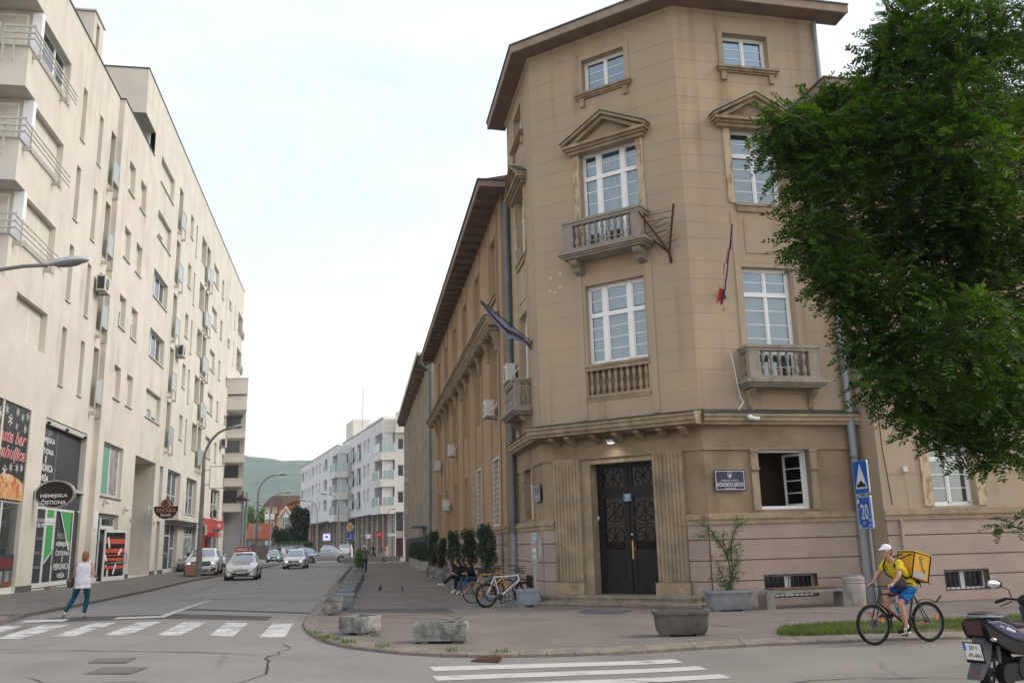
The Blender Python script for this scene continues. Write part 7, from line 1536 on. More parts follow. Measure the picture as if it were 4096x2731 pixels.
def school_board(F,u0,u1,z0,z1,label,flip=False,y=-0.02):
 c=(u0+u1)/2;w=u1-u0;h=z1-z0
 b=root('school_board',label,'sign board',F.pt(c,y,z0),F.rz+(PI if flip else 0))
 obj('plate',MB().box(-w/2,w/2,-0.03,0,0,h),NAVY,b)
 fr=MB();t=0.014;e=0.03
 for a in((-w/2+e,w/2-e,e,e+t),(-w/2+e,w/2-e,h-e-t,h-e)):fr.box(a[0]+0.03,a[1]-0.03,-0.035,-0.031,a[2],a[3])
 for x in(-w/2+e,w/2-e-t):fr.box(x,x+t,-0.035,-0.031,e+0.03,h-e-0.03)
 for sx in(-1,1):
  for z in(e+0.004,h-e-0.034):fr.box(sx*(w/2-e-0.02)-0.018,sx*(w/2-e-0.02)+0.018,-0.035,-0.031,z,z+0.03)
 obj('border',fr,SGW,b)
 obj('crest',MB().prism([(-0.06,h*0.88),(0.06,h*0.88),(0.06,h*0.68),(0.0,h*0.58),(-0.06,h*0.68)],-0.034,-0.031,'y'),SGW,b);obj('crest_field',MB().prism([(-0.05,h*0.865),(0.05,h*0.865),(0.05,h*0.69),(0.0,h*0.60),(-0.05,h*0.69)],-0.037,-0.0345,'y'),NAVY,b)
 obj('crest_figure',MB().prism([(-0.02,h*0.66),(0.02,h*0.66),(0.035,h*0.76),(0.01,h*0.78),(0.0,h*0.84),(-0.01,h*0.78),(-0.035,h*0.76)],-0.040,-0.0375,'y'),SGW,b)
 text('РЕПУБЛИКА СРПСКА',b,(0,-0.033,h*0.49),w*0.55,h*0.075,SGW,fit='wh',bold=0.01);text('ЕКОНОМСКА ШКОЛА',b,(0,-0.033,h*0.30),w*0.88,h*0.20,SGW,fit='wh',bold=0.015);text('БАЊА ЛУКА',b,(0,-0.033,h*0.12),w*0.34,h*0.075,SGW,fit='wh',bold=0.01)
 return b
school_board(FR,0.27,1.19,2.90,3.48,'navy board lettered ЕКОНОМСКА ШКОЛА right of the entrance')
school_board(FT,0.22,1.10,2.87,3.42,'navy school board seen edge-on on the street side of the tower',True)
npl=root('house_number_plate','small blue plate with white number 34 above the door','number plate',FE.pt(2.68,0.40,2.87),FE.rz);obj('plate',MB().box(-0.13,0.13,-0.015,0.0,-0.11,0.11),mat('number_blue',(0.03,0.13,0.25),0.3),npl);text('34',npl,(0,-0.02,0.025),0.14,0.10,SGW,fit='wh',bold=0.02);obj('border',MB().box(-0.12,0.12,-0.019,-0.016,-0.10,-0.095).box(-0.12,0.12,-0.019,-0.016,0.095,0.10).box(-0.09,0.09,-0.019,-0.016,-0.075,-0.06),SGW,npl)
el=root('entrance_lamp','lit floodlight hanging under the canopy above the school door','lamp',FE.pt(2.58,-0.30,4.50),FE.rz);obj('bracket',MB().cyl((0,0.1,0.22),(0.03,0,0.05),0.025,n=6).box(-0.06,0.12,-0.05,0.1,0.02,0.12),RUST,el);obj('housing',MB().prism([(-0.12,0.02),(0.12,0.02),(0.10,-0.07),(-0.10,-0.07)],-0.09,0.08,'y'),GALV,el);obj('light_face',MB().box(-0.075,0.075,-0.07,0.06,-0.078,-0.072),mat('floodlight_glow',(1.0,0.98,0.93),0.5,emis=5),el)
pl_d=bpy.data.lights.new('entrance_light','SPOT');pl_d.energy=5;pl_d.spot_size=rad(130);pl_d.spot_blend=0.6;pl_d.color=(1,0.93,0.8);pl_o=bpy.data.objects.new('entrance_light',pl_d);COL.objects.link(pl_o);pl_o.parent=el;pl_o.location=(0,-0.05,-0.12);pl_o.rotation_euler=(rad(18),0,0);pl_d.shadow_soft_size=0.06
cm_=root('security_camera','white security camera with its cable under the cornice right of the corner','camera',FR.pt(1.35,-0.35,4.92),FR.rz);obj('mount',MB().sphere((0,0,0),0.075,10),WHITE,cm_,smooth=True);obj('body',MB().cyl((0.02,-0.03,-0.02),(0.22,-0.12,-0.06),0.05,n=10),WHITE,cm_,smooth=True);obj('cable',MB().tube([(0,0.05,0.02),(-0.2,0.15,0.05),(-0.28,0.1,0.25),(-0.1,0.12,0.45),(-0.1,0.3,0.6),(-0.26,0.34,1.9)],0.014,n=6),WHITE,cm_)
an=root('metal_bracket_frame','rusty V shaped metal bracket frame with thin rods on the tower wall','bracket',FE.pt(4.72,0.0,9.9),FE.rz)
V0=Vector((0,-0.10,0));tips=[Vector((-0.62,-0.75,1.25)),Vector((0.48,-0.70,1.25)),Vector((-0.95,-0.2,0.95))]
vm=MB().cyl((0,0.0,-0.28),(0,-0.12,0.05),0.045,n=6)
for t_ in tips:vm.cyl(V0+Vector((0,0,0.02)),t_,0.035,n=5)
obj('frame',vm,RUST,an)
for k in range(6):
 q=0.22+0.13*k;obj('rod',MB().cyl(V0.lerp(tips[0],q),V0.lerp(tips[1],q),0.010,n=4),RUST,an);obj('rod',MB().cyl(V0.lerp(tips[2],q),V0.lerp(tips[2],q)+Vector((0.75*q+0.35,-0.45*q,0.12)),0.010,n=4),RUST,an)
def flag(label,base,tip,pts,cols,seed,hx=.25,dz=1.5,bands=False):
 r=root('flag',label,'flag',base);d=Vector(tip)-Vector(base)
 obj('pole',MB().cyl((0,0,0),d,0.018,n=6),BLACKM,r);obj('bracket',MB().box(-0.05,0.05,-0.05,0.15,-0.05,0.05),BLACKM,r)
 n=len(pts);K=7;rn=random.Random(seed)
 for c in range(3):
  V,Fc=[],[]
  for i,(t,w,off)in enumerate(pts):
   c0=d*t+Vector(off)
   for k in range(K+1):
    s=(c+k/K)/3
    wr=math.sin(s*9+i*0.9)*0.05*w+math.sin(s*17+i*2)*0.02
    V.append(c0+Vector((w*(s-0.5)*hx+wr*0.5,wr*1.5,-w*dz*s)))
  for i in range(n-1):
   for k in range(K):a=i*(K+1)+k;Fc.append((a,a+1,a+K+2,a+K+1))
  if bands:Fc=[f_ for q_,f_ in enumerate(Fc)if(q_//K+c+(q_%K)//3)%3==0 or(q_//K>=n-3 and c==0)]
  me=bpy.data.meshes.new('stripe');me.from_pydata([tuple(v)for v in V],[],Fc);me.polygons.foreach_set('use_smooth',[True]*len(me.polygons));obj('stripe',me,cols[c],r)
 return r
FRED=mat('flag_red',(0.50,0.035,0.015),0.8);FBLU=mat('flag_blue',(0.03,0.03,0.16),0.8);FWHI=mat('flag_white',(0.55,0.54,0.55),0.8)
b0=FR.pt(1.02,0.0,8.5);t0=FR.pt(0.99,-0.95,10.4)
flag('furled red, blue and white flag on a pole slanting from the right face',b0,t0,[(1.0,0.06,(0,0,0)),(0.85,0.10,(0,0,-.02)),(0.7,0.20,(0,0,-.04)),(0.5,0.27,(-0.02,0,-.05)),(0.32,0.22,(-0.02,0,-.05)),(0.18,0.34,(-0.04,0,-.1)),(0.02,0.40,(-0.07,0,-.25)),(-0.12,0.26,(-0.06,0,-.34))],(FRED,FBLU,FWHI),1,.8,.35,True)
b1=FT.pt(0.95,0.0,8.1);t1=FT.pt(0.6,-1.75,9.4)
LB=mat('flag_pale_blue',(0.20,0.27,0.40),0.8,c2=(0.12,0.17,0.28),scale=3);DR=mat('flag_maroon',(0.10,0.03,0.04),0.8)
flag('pale blue flag with a dark emblem drooping from the street side of the tower',b1,t1,[(1.0,0.06,(0,0,0)),(0.86,0.14,(0,0,-.02)),(0.7,0.27,(0,0,-.03)),(0.5,0.36,(0,0,-.04)),(0.35,0.24,(0,0,-.04)),(0.2,0.14,(0,0,-.04)),(0.02,0.18,(0,0,-.05))],(LB,DR,LB),2)
def pigeon(x,y,rz,lb):
 p=root('pigeon',lb,'bird',(x,y,hpave(x)),rz,group='pigeons on the pavement')
 obj('body',MB().sphere((0,0,0.13),0.075,12,(1.5,0.85,0.95)).sphere((0.11,0,0.235),0.032,10).cyl((0.06,0,0.17),(0.105,0,0.23),0.045,0.028,n=10).cyl((-0.08,0,0.12),(-0.22,0,0.08),0.04,0.015,n=8),mat('pigeon_grey',(0.05,0.055,0.07),0.6),p,smooth=True)
 obj('beak',MB().cyl((0.135,0,0.235),(0.165,0,0.225),0.008,0.001,n=5),BLACKM,p)
 for s in(-1,1):obj('leg',MB().cyl((0,s*0.025,0.08),(0.0,s*0.028,0.005),0.006,n=5).box(-0.01,0.035,s*0.028-0.012,s*0.028+0.012,0,0.006),mat('pigeon_leg',(0.3,0.08,0.07)),p)
pigeon(-5.36,35.5,1.4,'dark pigeon on the pavement, the left one');pigeon(-4.4,34.7,1.9,'dark pigeon on the pavement, the right one')
# people
SKIN=mat('skin',(0.50,0.27,0.18),0.6,c2=(0.44,0.22,0.145),scale=8);SKIN2=mat('tanned_skin',(0.40,0.21,0.14),0.6)
def fuse(name,mb,m,parent,vox=0.016,smooth_it=4,label=None):
 o=obj(name,mb,m,parent,label=label)
 r=o.modifiers.new('fuse','REMESH');r.mode='VOXEL';r.voxel_size=vox;r.use_smooth_shade=True
 s=o.modifiers.new('soften','SMOOTH');s.iterations=smooth_it;s.factor=0.5
 return o
def torso(mb,J,g=0.0,low=0.0,s=1.0):
 p,c,n=Vector(J['pelvis']),Vector(J['chest']),Vector(J['neck'])
 w=p.lerp(c,0.45);ax=(Vector(J['sl'])-Vector(J['sr']));
 for k,(q,rx,ry)in enumerate(((p+(p-c)*low,.165,.115),(p.lerp(c,.12),.168,.118),(w,.145*s,.105*s),(c,.165*s,.115*s),(c.lerp(n,.5),.155,.095),(c.lerp(n,.82),.09,.07))):
  rg=(q,rx+g,ry+g)
  if k:
   a,b=prev,rg;X=ax.normalized();T=(c-p).normalized();Y=T.cross(X).normalized();N_=14;vs=[]
   for(cc,r1,r2)in(a,b):
    for i in range(N_):t=2*PI*i/N_;vs.append(tuple(cc+X*r1*math.cos(t)+Y*r2*math.sin(t)))
   mb.add(vs,[(i,(i+1)%N_,N_+(i+1)%N_,N_+i)for i in range(N_)]+[tuple(range(N_)),tuple(range(N_,2*N_))])
  prev=rg
def limb(mb,pts,rs,g=0.0):
 mb.tube(pts,0.05,n=10,rs=[r+g for r in rs])
 for p,r in zip(pts,rs):mb.sphere(p,r+g,8)
def mid(a,b,t=0.5):return tuple(Vector(a).lerp(Vector(b),t))
def hand(mb,wrist,d,palm,curl=0.5,s=1.0,side=1):
 """palm, four unequal bent fingers and a thumb"""
 w=Vector(wrist);d=Vector(d).normalized();n=Vector(palm).normalized();x=d.cross(n).normalized()*side
 mb.tube([w,w+d*0.045*s,w+d*0.085*s],0.03,n=8,rs=[.024*s,.034*s,.034*s],flat=0.5)
 for k,L_ in enumerate((0.072,0.082,0.076,0.058)):
  b=w+d*0.085*s+x*(0.027-0.018*k)*s;a1=curl*0.8;a2=curl*1.9
  p1=b+(d*math.cos(a1)+n*math.sin(a1))*L_*0.5*s;p2=p1+(d*math.cos(a2)+n*math.sin(a2))*L_*0.5*s
  mb.tube([b-d*0.02*s,b,p1,p2],0.009,n=6,rs=[.010*s,.0095*s,.0088*s,.007*s])
 b=w+d*0.03*s+x*0.03*s;p1=b+(d*0.6+x*0.6+n*curl*0.5).normalized()*0.04*s;mb.tube([b,p1,p1+(d*0.8+n*curl).normalized()*0.03*s],0.011,n=6,rs=[.013*s,.011*s,.009*s])
def head(mb,J,look,sk=1.0):
 h=Vector(J['head']);f=Vector(look).normalized();x=f.cross(Vector((0,0,1))).normalized();u=x.cross(f)
 mb.tube([Vector(J['neck'])-u*0.04,h-u*0.06-f*0.01],0.055,n=10,rs=[.062,.055])
 M_=Matrix(((x.x,f.x,u.x,h.x),(x.y,f.y,u.y,h.y),(x.z,f.z,u.z,h.z),(0,0,0,1)))
 sp_m=MB().sphere((0,-0.005,0.02),0.1,16,(0.76,0.94,1.08)).sphere((0,0.025,-0.055),0.062,12,(0.86,1.0,0.95)).sphere((0,0.07,-0.088),0.022,8)
 sp_m.prism([(0.092,-0.005),(0.088,0.03),(0.112,-0.022),(0.09,-0.028)],-0.013,0.013,'x');
 for s in(-1,1):sp_m.sphere((s*0.078,-0.005,-0.005),0.026,8,(0.35,0.7,1.1)).sphere((s*0.03,0.082,0.008),0.014,8)
 sp_m.tube([(-0.022,0.086,-0.048),(0,0.092,-0.05),(0.022,0.086,-0.048)],0.006,n=5)
 mb.v+=[];n0=len(mb.v);mb.add([tuple(M_@Vector(v))for v in sp_m.v],sp_m.f)
 return M_
def figure(label,loc,rz,J,look=(0,-1,0),skin=SKIN,shirt=None,sleeves=0.45,pants=None,pl=1.0,shoes=None,hair=None,hairlen=0,skirt=0,scale=1.0,group=None,hands=0.4,vox=0.016,hat=None,palms=None,sg=0.016,hd=None):
 r=root('person',label,'person',loc,rz,group=group);r.scale=(scale,)*3
 b=MB();torso(b,J)
 for s in('l','r'):
  sh,el,wr,hi,kn,an,to=(J[k+s]for k in('s','e','w','h','k','a','t'))
  limb(b,[sh,mid(sh,el),el,mid(el,wr),wr],[.052,.048,.038,.036,.024])
  limb(b,[hi,mid(hi,kn),kn,mid(kn,an,.35),an],[.088,.075,.052,.054,.034])
  b.tube([an,mid(an,to,.5),to],.03,n=8,rs=[.034,.032,.024])
  d=Vector(hd[s])if hd else(Vector(wr)-Vector(el));hand(b,wr,d,(palms or{}).get(s,(0,-1,-0.2)),hands,1.0,1 if s=='l' else-1)
 M_=head(b,J,look);fuse('body',b,skin,r,vox)
 for s in(-1,1):obj('eye',MB().sphere(tuple(M_@Vector((s*0.03,0.094,0.01))),0.0075,8),mat('eye_dark',(0.03,0.02,0.018),0.3),r)
 obj('lips',MB().sphere(tuple(M_@Vector((0,0.094,-0.05))),0.014,8,(1.2,0.5,0.35)),mat('lips',(0.36,0.13,0.11),0.5),r)
 if shirt:
  m=MB();torso(m,J,sg,0.12,1.04)
  for s in('l','r'):
   sh,el,wr=J['s'+s],J['e'+s],J['w'+s]
   e=mid(sh,el,min(1,sleeves/0.5))if sleeves<=0.5 else el
   if sleeves>0:m.tube([mid(sh,J['neck'],.3),sh,e],.06,n=10,rs=[.075,.072,.066])
   else:m.tube([mid(sh,J['neck'],.35),mid(sh,J['neck'],.08)],.06,n=10,rs=[.07,.062])
   if sleeves>0.5:m.tube([e,mid(el,wr,(sleeves-.5)*2)],.05,n=10,rs=[.056,.045])
  if skirt:p=Vector(J['pelvis']);m.tube([p+Vector((0,0,.12)),p-Vector((0,0,skirt))],.2,n=16,rs=[.135,.165],flat=1.35)
  fuse('shirt',m,shirt,r,vox)
 if pants:
  m=MB();p=Vector(J['pelvis'])
  X=(Vector(J['hl'])-Vector(J['hr'])).normalized()
  m.tube([p+Vector((0,0,.07)),p-Vector((0,0,.06))],.125,n=14,rs=[.125,.135],flat=1.38)
  for s in('l','r'):
   hi,kn,an=J['h'+s],J['k'+s],J['a'+s]
   pts=[hi,mid(hi,kn),mid(hi,kn,min(1,pl*2))]if pl<=.5 else[hi,mid(hi,kn),kn,mid(kn,an,.35),mid(kn,an,(pl-.5)*2)]
   m.tube(pts,.08,n=12,rs=[.108,.102,.098]if pl<=.5 else[.105,.088,.064,.066,.050])
  fuse('trousers' if pl>.5 else 'shorts',m,pants,r,vox)
 if shoes:
  for s in('l','r'):
   a,t=Vector(J['a'+s]),Vector(J['t'+s]);d=(t-a);dh=Vector((d.x,d.y,d.z)).normalized()
   obj('shoe',MB().tube([a-dh*0.05+Vector((0,0,-.035)),a+Vector((0,0,-.025)),a.lerp(t,.55)-Vector((0,0,.01)),t+dh*0.04-Vector((0,0,.008)),t+dh*0.075-Vector((0,0,.012))],.04,n=10,rs=[.036,.046,.044,.038,.018]),shoes,r,smooth=True)
 if hair:
  m=MB().sphere(tuple(M_@Vector((0,-0.022,0.042))),0.108,14,(0.84,0.96,0.98)).sphere(tuple(M_@Vector((0,-0.045,-0.01))),0.09,12,(0.95,0.8,1.0))
  if hairlen:m.tube([M_@Vector((0,-0.05,0.03)),M_@Vector((0,-0.075,-0.06)),M_@Vector((0,-0.085,-0.06-hairlen))],.08,n=10,rs=[.09,.085,.05])
  fuse('hair',m,hair,r,0.014,3)
 if hat:
  m=MB().sphere(tuple(M_@Vector((0,-0.012,0.055))),0.105,16,(0.86,1.02,0.85));m.tube([M_@Vector((0,0.06,0.06)),M_@Vector((0,0.12,0.052)),M_@Vector((0,0.165,0.04))],.06,n=12,rs=[.078,.07,.045],flat=0.14)
  fuse('cap',m,hat,r,0.012,2)
 return r,M_
def standing(step=0.0,arm=0.3,lean=0.0):
 J=dict(pelvis=(0,0,.93),chest=(0,-.01-lean*.5,1.27),neck=(0,-lean,1.47),head=(0,-.02-lean,1.60))
 for s,q in(('l',1),('r',-1)):
  st=step*q;J['s'+s]=(q*.175,-lean*.8,1.41);J['e'+s]=(q*.225,arm*st*-0.5+.03,1.13);J['w'+s]=(q*.22,arm*st*-1.1-.06,.90)
  J['h'+s]=(q*.095,0,.90);J['k'+s]=(q*.10,-st*.5-.03*abs(step),.50);J['a'+s]=(q*.095,-st*.95+(.05 if st<0 else 0),.085+(.05 if st<0 else 0)*abs(step)*2);a=J['a'+s];J['t'+s]=(a[0]+q*.02,a[1]-.15,.03 if st>=0 else.03)
 return J
TEAL=mat('teal_trousers',(0.006,0.085,0.12),0.8,c2=(0.003,0.045,0.07),scale=10,bump=.6,bscale=16);WSH=mat('white_blouse',(0.68,0.67,0.72),0.85,c2=(0.50,0.50,0.58),scale=9,bump=.8,bscale=11)
AUB=mat('auburn_hair',(0.24,0.085,0.025),0.55,c2=(0.12,0.04,0.012),scale=30);BRH=mat('brown_hair',(0.06,0.03,0.015),0.5);SHO=mat('beige_shoes',(0.42,0.32,0.24),0.6);WHS=mat('white_sneakers',(0.62,0.60,0.60),0.6);BLK=mat('black_cloth',(0.014,0.014,0.017),0.85)
J=standing(0.0,0.2)
J.update(al=(.38,.10,.14),tl=(.46,.01,.04),kl=(.22,-.02,.51),ar=(-.06,-.08,.085),tr=(-.05,-.22,.03),kr=(-.10,-.10,.50),hl=(.10,0,.89),hr=(-.10,0,.89),el=(.26,-.06,1.14),wl=(.20,-.27,1.08),er=(-.27,.03,1.14),wr=(-.26,-.20,1.05),head=(0,-.03,1.60))
wom,M_=figure('woman in a white sleeveless blouse and teal trousers crossing the street',(-12.28,25.75,hroad(-12.3)+0.005),rad(186),J,(0.25,-1,0),shirt=WSH,sleeves=0,pants=TEAL,pl=0.96,shoes=SHO,hair=AUB,hairlen=0.06,skirt=0.17,scale=1.04,hands=0.7,sg=0.05,vox=0.015)
bg_=root('shoulder_bag','dark brown leather shoulder bag hanging from the arm of the woman in teal trousers','bag',(-12.28,25.75,hroad(-12.3)+0.005),rad(186))
BAGM=mat('brown_leather',(0.035,0.022,0.018),0.4,c2=(0.06,0.04,0.032),scale=12)
fuse('pouch',MB().sphere((0.33,0.02,0.98),0.15,14,(0.62,1.35,0.9)).sphere((0.33,0.02,0.90),0.13,12,(0.6,1.4,0.7)),BAGM,bg_,0.012);obj('strap',MB().tube([(0.32,-0.14,1.03),(0.24,-0.1,1.25),(0.16,-0.03,1.47),(0.20,0.11,1.42),(0.27,0.15,1.2),(0.33,0.16,1.02)],0.014,n=6),BAGM,bg_)
CY=Vector((6.95,16.79,hroad(7)));cyr=math.atan2(16.61-16.96,6.35-7.49)+PI/2
YEL_=mat('yellow_shirt',(0.70,0.52,0.005),0.75,c2=(0.46,0.33,0.004),scale=11,bump=.9,bscale=14);BLS=mat('blue_striped_shorts',(0.008,0.05,0.22),0.8,c2=(0.015,0.16,0.36),scale=9,stretch=(0.4,0.4,6),contrast=(0.5,0.55))
J=dict(pelvis=(0,.22,1.00),chest=(0,.02,1.28),neck=(0,-.10,1.475),head=(0.01,-.18,1.615),sl=(.19,-.07,1.40),sr=(-.19,-.07,1.40),el=(.29,-.20,1.19),er=(-.29,-.20,1.19),wl=(.27,-.33,1.06),wr=(-.27,-.33,1.06),hl=(.095,.20,.96),hr=(-.095,.20,.96),kl=(.13,-.10,.70),kr=(-.14,-.20,.88),al=(.12,-.02,.265),ar=(-.12,-.16,.50),tl=(.13,-.16,.235),tr=(-.13,-.31,.48))
cyc,M_=figure('cyclist in a yellow shirt, blue striped shorts and white cap looking down the street',CY,cyr,J,(0.10,-1,-0.05),shirt=YEL_,sleeves=0.28,pants=BLS,pl=0.40,shoes=BLK,hair=mat('short_brown_hair',(0.16,0.08,0.04),0.6),scale=1.0,hands=1.1,vox=0.012,hat=mat('white_cap',(0.70,0.70,0.75),0.7),palms={'l':(0,-.2,-1),'r':(0,-.2,-1)},sg=0.022,hd={'l':(0,-1,-.25),'r':(0,-1,-.25)})
for sx in(.115,-.115):obj('sock',MB().cyl((sx,-.02 if sx>0 else-.16,.29 if sx>0 else.52),(sx,-.02 if sx>0 else-.16,.33 if sx>0 else.56),0.042,n=10),WHITE,cyc)
st_=MB()
for k in range(3):st_.box(.158,.166,-.075-k*.022,-.063-k*.022,.215,.275)
obj('shoe_stripe',st_,WHITE,cyc);obj('shoe_sole',MB().tube([(.125,.05,.205),(.125,-.05,.20),(.13,-.2,.195)],.03,n=8,flat=.3),WHITE,cyc)
pch=root('waist_pouch','dark grey pouch hanging at the waist of the cyclist','pouch',CY,cyr);fuse('pouch',MB().sphere((0.10,-.02,1.05),0.11,12,(0.7,1.1,0.9)),mat('pouch_grey',(0.035,0.035,0.038),0.7),pch,0.012);obj('belt',MB().tube([(0.15,.08,1.05),(0.18,.18,1.04),(0.1,.33,1.05)],0.012,n=5),BLK,pch)
bx=root('delivery_backpack','large yellow square delivery backpack reading Glovo on the back of the cyclist','backpack',CY+Vector((0,0,0)),cyr)
YB=mat('delivery_yellow',(0.68,0.36,0.01),0.5,c2=(0.60,0.30,0.01),scale=5);BM=Matrix.Translation((0,.36,1.33))@Matrix.Rotation(rad(-16),4,'X')
def bb(x0,x1,y0,y1,z0,z1):return MB().box(x0,x1,y0,y1,z0,z1,BM)
obj('body',bb(-.21,.21,-.16,.20,-.23,.24),YB,bx)
e_=MB()
for y in(-.16,.20):
 for z in(-.23,.24):e_.cyl(BM@Vector((-.213,y,z)),BM@Vector((.213,y,z)),.012,n=6)
 for x in(-.213,.213):e_.cyl(BM@Vector((x,y,-.23)),BM@Vector((x,y,.24)),.012,n=6)
for x in(-.213,.213):
 for z in(-.23,.24):e_.cyl(BM@Vector((x,-.16,z)),BM@Vector((x,.20,z)),.008,n=6)
obj('piping',e_,BLK,bx);obj('lid',bb(-.215,.215,-.165,.205,.245,.265),mat('lid_yellow',(0.74,0.50,0.01),0.5),bx)
obj('reflective_patch',bb(.211,.215,-.15,.13,-.20,-.09),mat('reflective_grey',(0.33,0.34,0.34),0.4),bx)
tm=BM@Matrix.Translation((.2165,.02,.07))@Matrix.Rotation(rad(90),4,'Z')@Matrix.Rotation(rad(90),4,'X')@Matrix.Rotation(rad(-68),4,'Z')
text('Glovo',bx,tm.to_translation(),0.26,0.075,mat('glovo_green',(0.02,0.10,0.07),0.5),rot=tm.to_euler(),bold=0.015,fit='wh')
pin=BM@Vector((.2165,.085,-.065));obj('pin_mark',MB().add([tuple(pin+Vector((0.001,.026*math.cos(t),.026*math.sin(t))))for t in np.linspace(0,2*PI,13)[:-1]],[tuple(range(12))]),MATS['glovo_green'],bx)
for s in(-1,1):
 obj('shoulder_strap',MB().tube([BM@Vector((s*.12,-.16,.20)),(s*.13,.06,1.50),(s*.135,-.10,1.475),(s*.15,-.16,1.36),(s*.185,-.10,1.22),(s*.20,.06,1.13),BM@Vector((s*.16,-.15,-.2))],.022,n=8,flat=.5),BLK,bx)
 obj('loose_strap',MB().tube([BM@Vector((s*.2,-.12,-.2)),(s*.2,.30,1.05),(s*.2,.33,.98)],.016,n=6,flat=.4),BLK,bx)
obj('loose_strap',MB().tube([BM@Vector((.2,.18,-.2)),BM@Vector((.2,.25,-.26)),BM@Vector((.2,.32,-.24))],.010,n=5,flat=.4),BLK,bx)
PG='people walking on the pavement'
r_,_=figure('woman in a white cap, grey top and dark trousers walking towards the camera',(-9.4,55.8,hpave(-9.4)),rad(8),standing(0.16,0.8),(0,-1,0),SKIN2,shirt=mat('grey_top',(0.12,0.135,0.15),0.9),sleeves=.4,pants=mat('navy_trousers',(0.012,0.016,0.035),0.9),pl=.97,shoes=SHO,hair=BRH,hat=mat('white_cap',(0.7,0.7,0.75)),group=PG,vox=.022)
obj('cross_strap',MB().tube([(-.16,-.02,1.42),(0,-.15,1.25),(.16,-.10,1.02)],.014,n=5),BLK,r_)
figure('dark haired walker in black beside a brown bag, leftmost of the far group',(-17.2,108.3,0),rad(75),standing(0.25),(0,-1,0),shirt=BLK,sleeves=.5,pants=BLK,pl=.97,shoes=BLK,hair=BRH,hairlen=.12,group=PG,vox=.03,scale=1.1)
figure('walker in white trousers with a dark backpack, middle of the far group',(-15.3,102.0,0),rad(75),standing(0.28),(0,-1,0),shirt=mat('grey_shirt2',(0.2,0.19,0.2),0.9),sleeves=.4,pants=mat('white_trousers',(0.62,0.61,0.6),0.9),pl=.97,shoes=WHS,hair=mat('red_brown_hair',(0.16,0.06,0.03),.6),hairlen=.1,group=PG,vox=.03,scale=1.05)
figure('walker in a pink top and white trousers, rightmost of the far group',(-15.5,107.5,0),rad(105),standing(0.25),(0,-1,0),shirt=mat('pink_top',(0.62,0.30,0.34),0.9),sleeves=.9,pants=MATS['white_trousers'],pl=.97,shoes=WHS,hair=BRH,hairlen=.2,group=PG,vox=.03,scale=1.1)
figure('walker in grey trousers partly hidden in the far group',(-15.9,108.8,0),rad(80),standing(0.2),(0,-1,0),shirt=mat('brick_top',(0.3,0.1,0.08),0.9),sleeves=.4,pants=mat('grey_trousers',(0.2,0.2,0.21),0.9),pl=.97,shoes=BLK,hair=BRH,group=PG,vox=.03,scale=1.05)
figure('man in a dark shirt seen from behind near the grey fence',(-31.6,120,-.1),PI,standing(0.1),(0,-1,0),shirt=mat('navy_shirt',(0.015,0.02,0.045),.9),sleeves=.4,pants=BLK,pl=.97,shoes=BLK,hair=BRH,group=PG,vox=.03,scale=1.25)
def seated(lx=0.0):
 J=dict(pelvis=(0,.1,.50),chest=(0,-.05,.82),neck=(0,-.14,1.02),head=(0,-.22,1.13))
 for s,q in(('l',1),('r',-1)):
  J['s'+s]=(q*.17,-.12,.97);J['e'+s]=(q*.2,-.25,.74);J['w'+s]=(q*.08,-.38,.72);J['h'+s]=(q*.1,.08,.49);J['k'+s]=(q*.12+lx,-.36,.55);J['a'+s]=(q*.12+lx*2,-.45-.12*lx*q,.09);a=J['a'+s];J['t'+s]=(a[0]+.02,a[1]-.15,.035)
 return J
J=seated(0.05);J.update(kr=(-.05,-.42,.60),ar=(-.1,-.78,.32),tr=(-.12,-.93,.34))
figure('seated person in black with one leg stretched out, beside the potted conifers',(-2.15,34.6,hpave(-2.15)),rad(-50),J,(0,-1,-.3),shirt=BLK,sleeves=.95,pants=BLK,pl=.95,shoes=WHS,hair=BRH,hairlen=.1,group='people seated by the potted conifers',vox=.018)
figure('seated person in blue jeans behind the parked bicycles',(-1.75,33.9,hpave(-1.75)),rad(-35),seated(-.03),(0,-1,-.5),shirt=BLK,sleeves=.9,pants=mat('blue_jeans',(0.035,0.07,0.14),.9),pl=.95,shoes=WHS,hair=BRH,hairlen=.15,group='people seated by the potted conifers',vox=.018)
obj('stool',MB().box(-2.55,-1.35,34.3,34.9,hpave(-2)+0.0,hpave(-2)+0.40),CR_);s_o=bpy.data.objects['stool'];tag(s_o,'low stone block the two people sit on beside the conifers','stone seat')
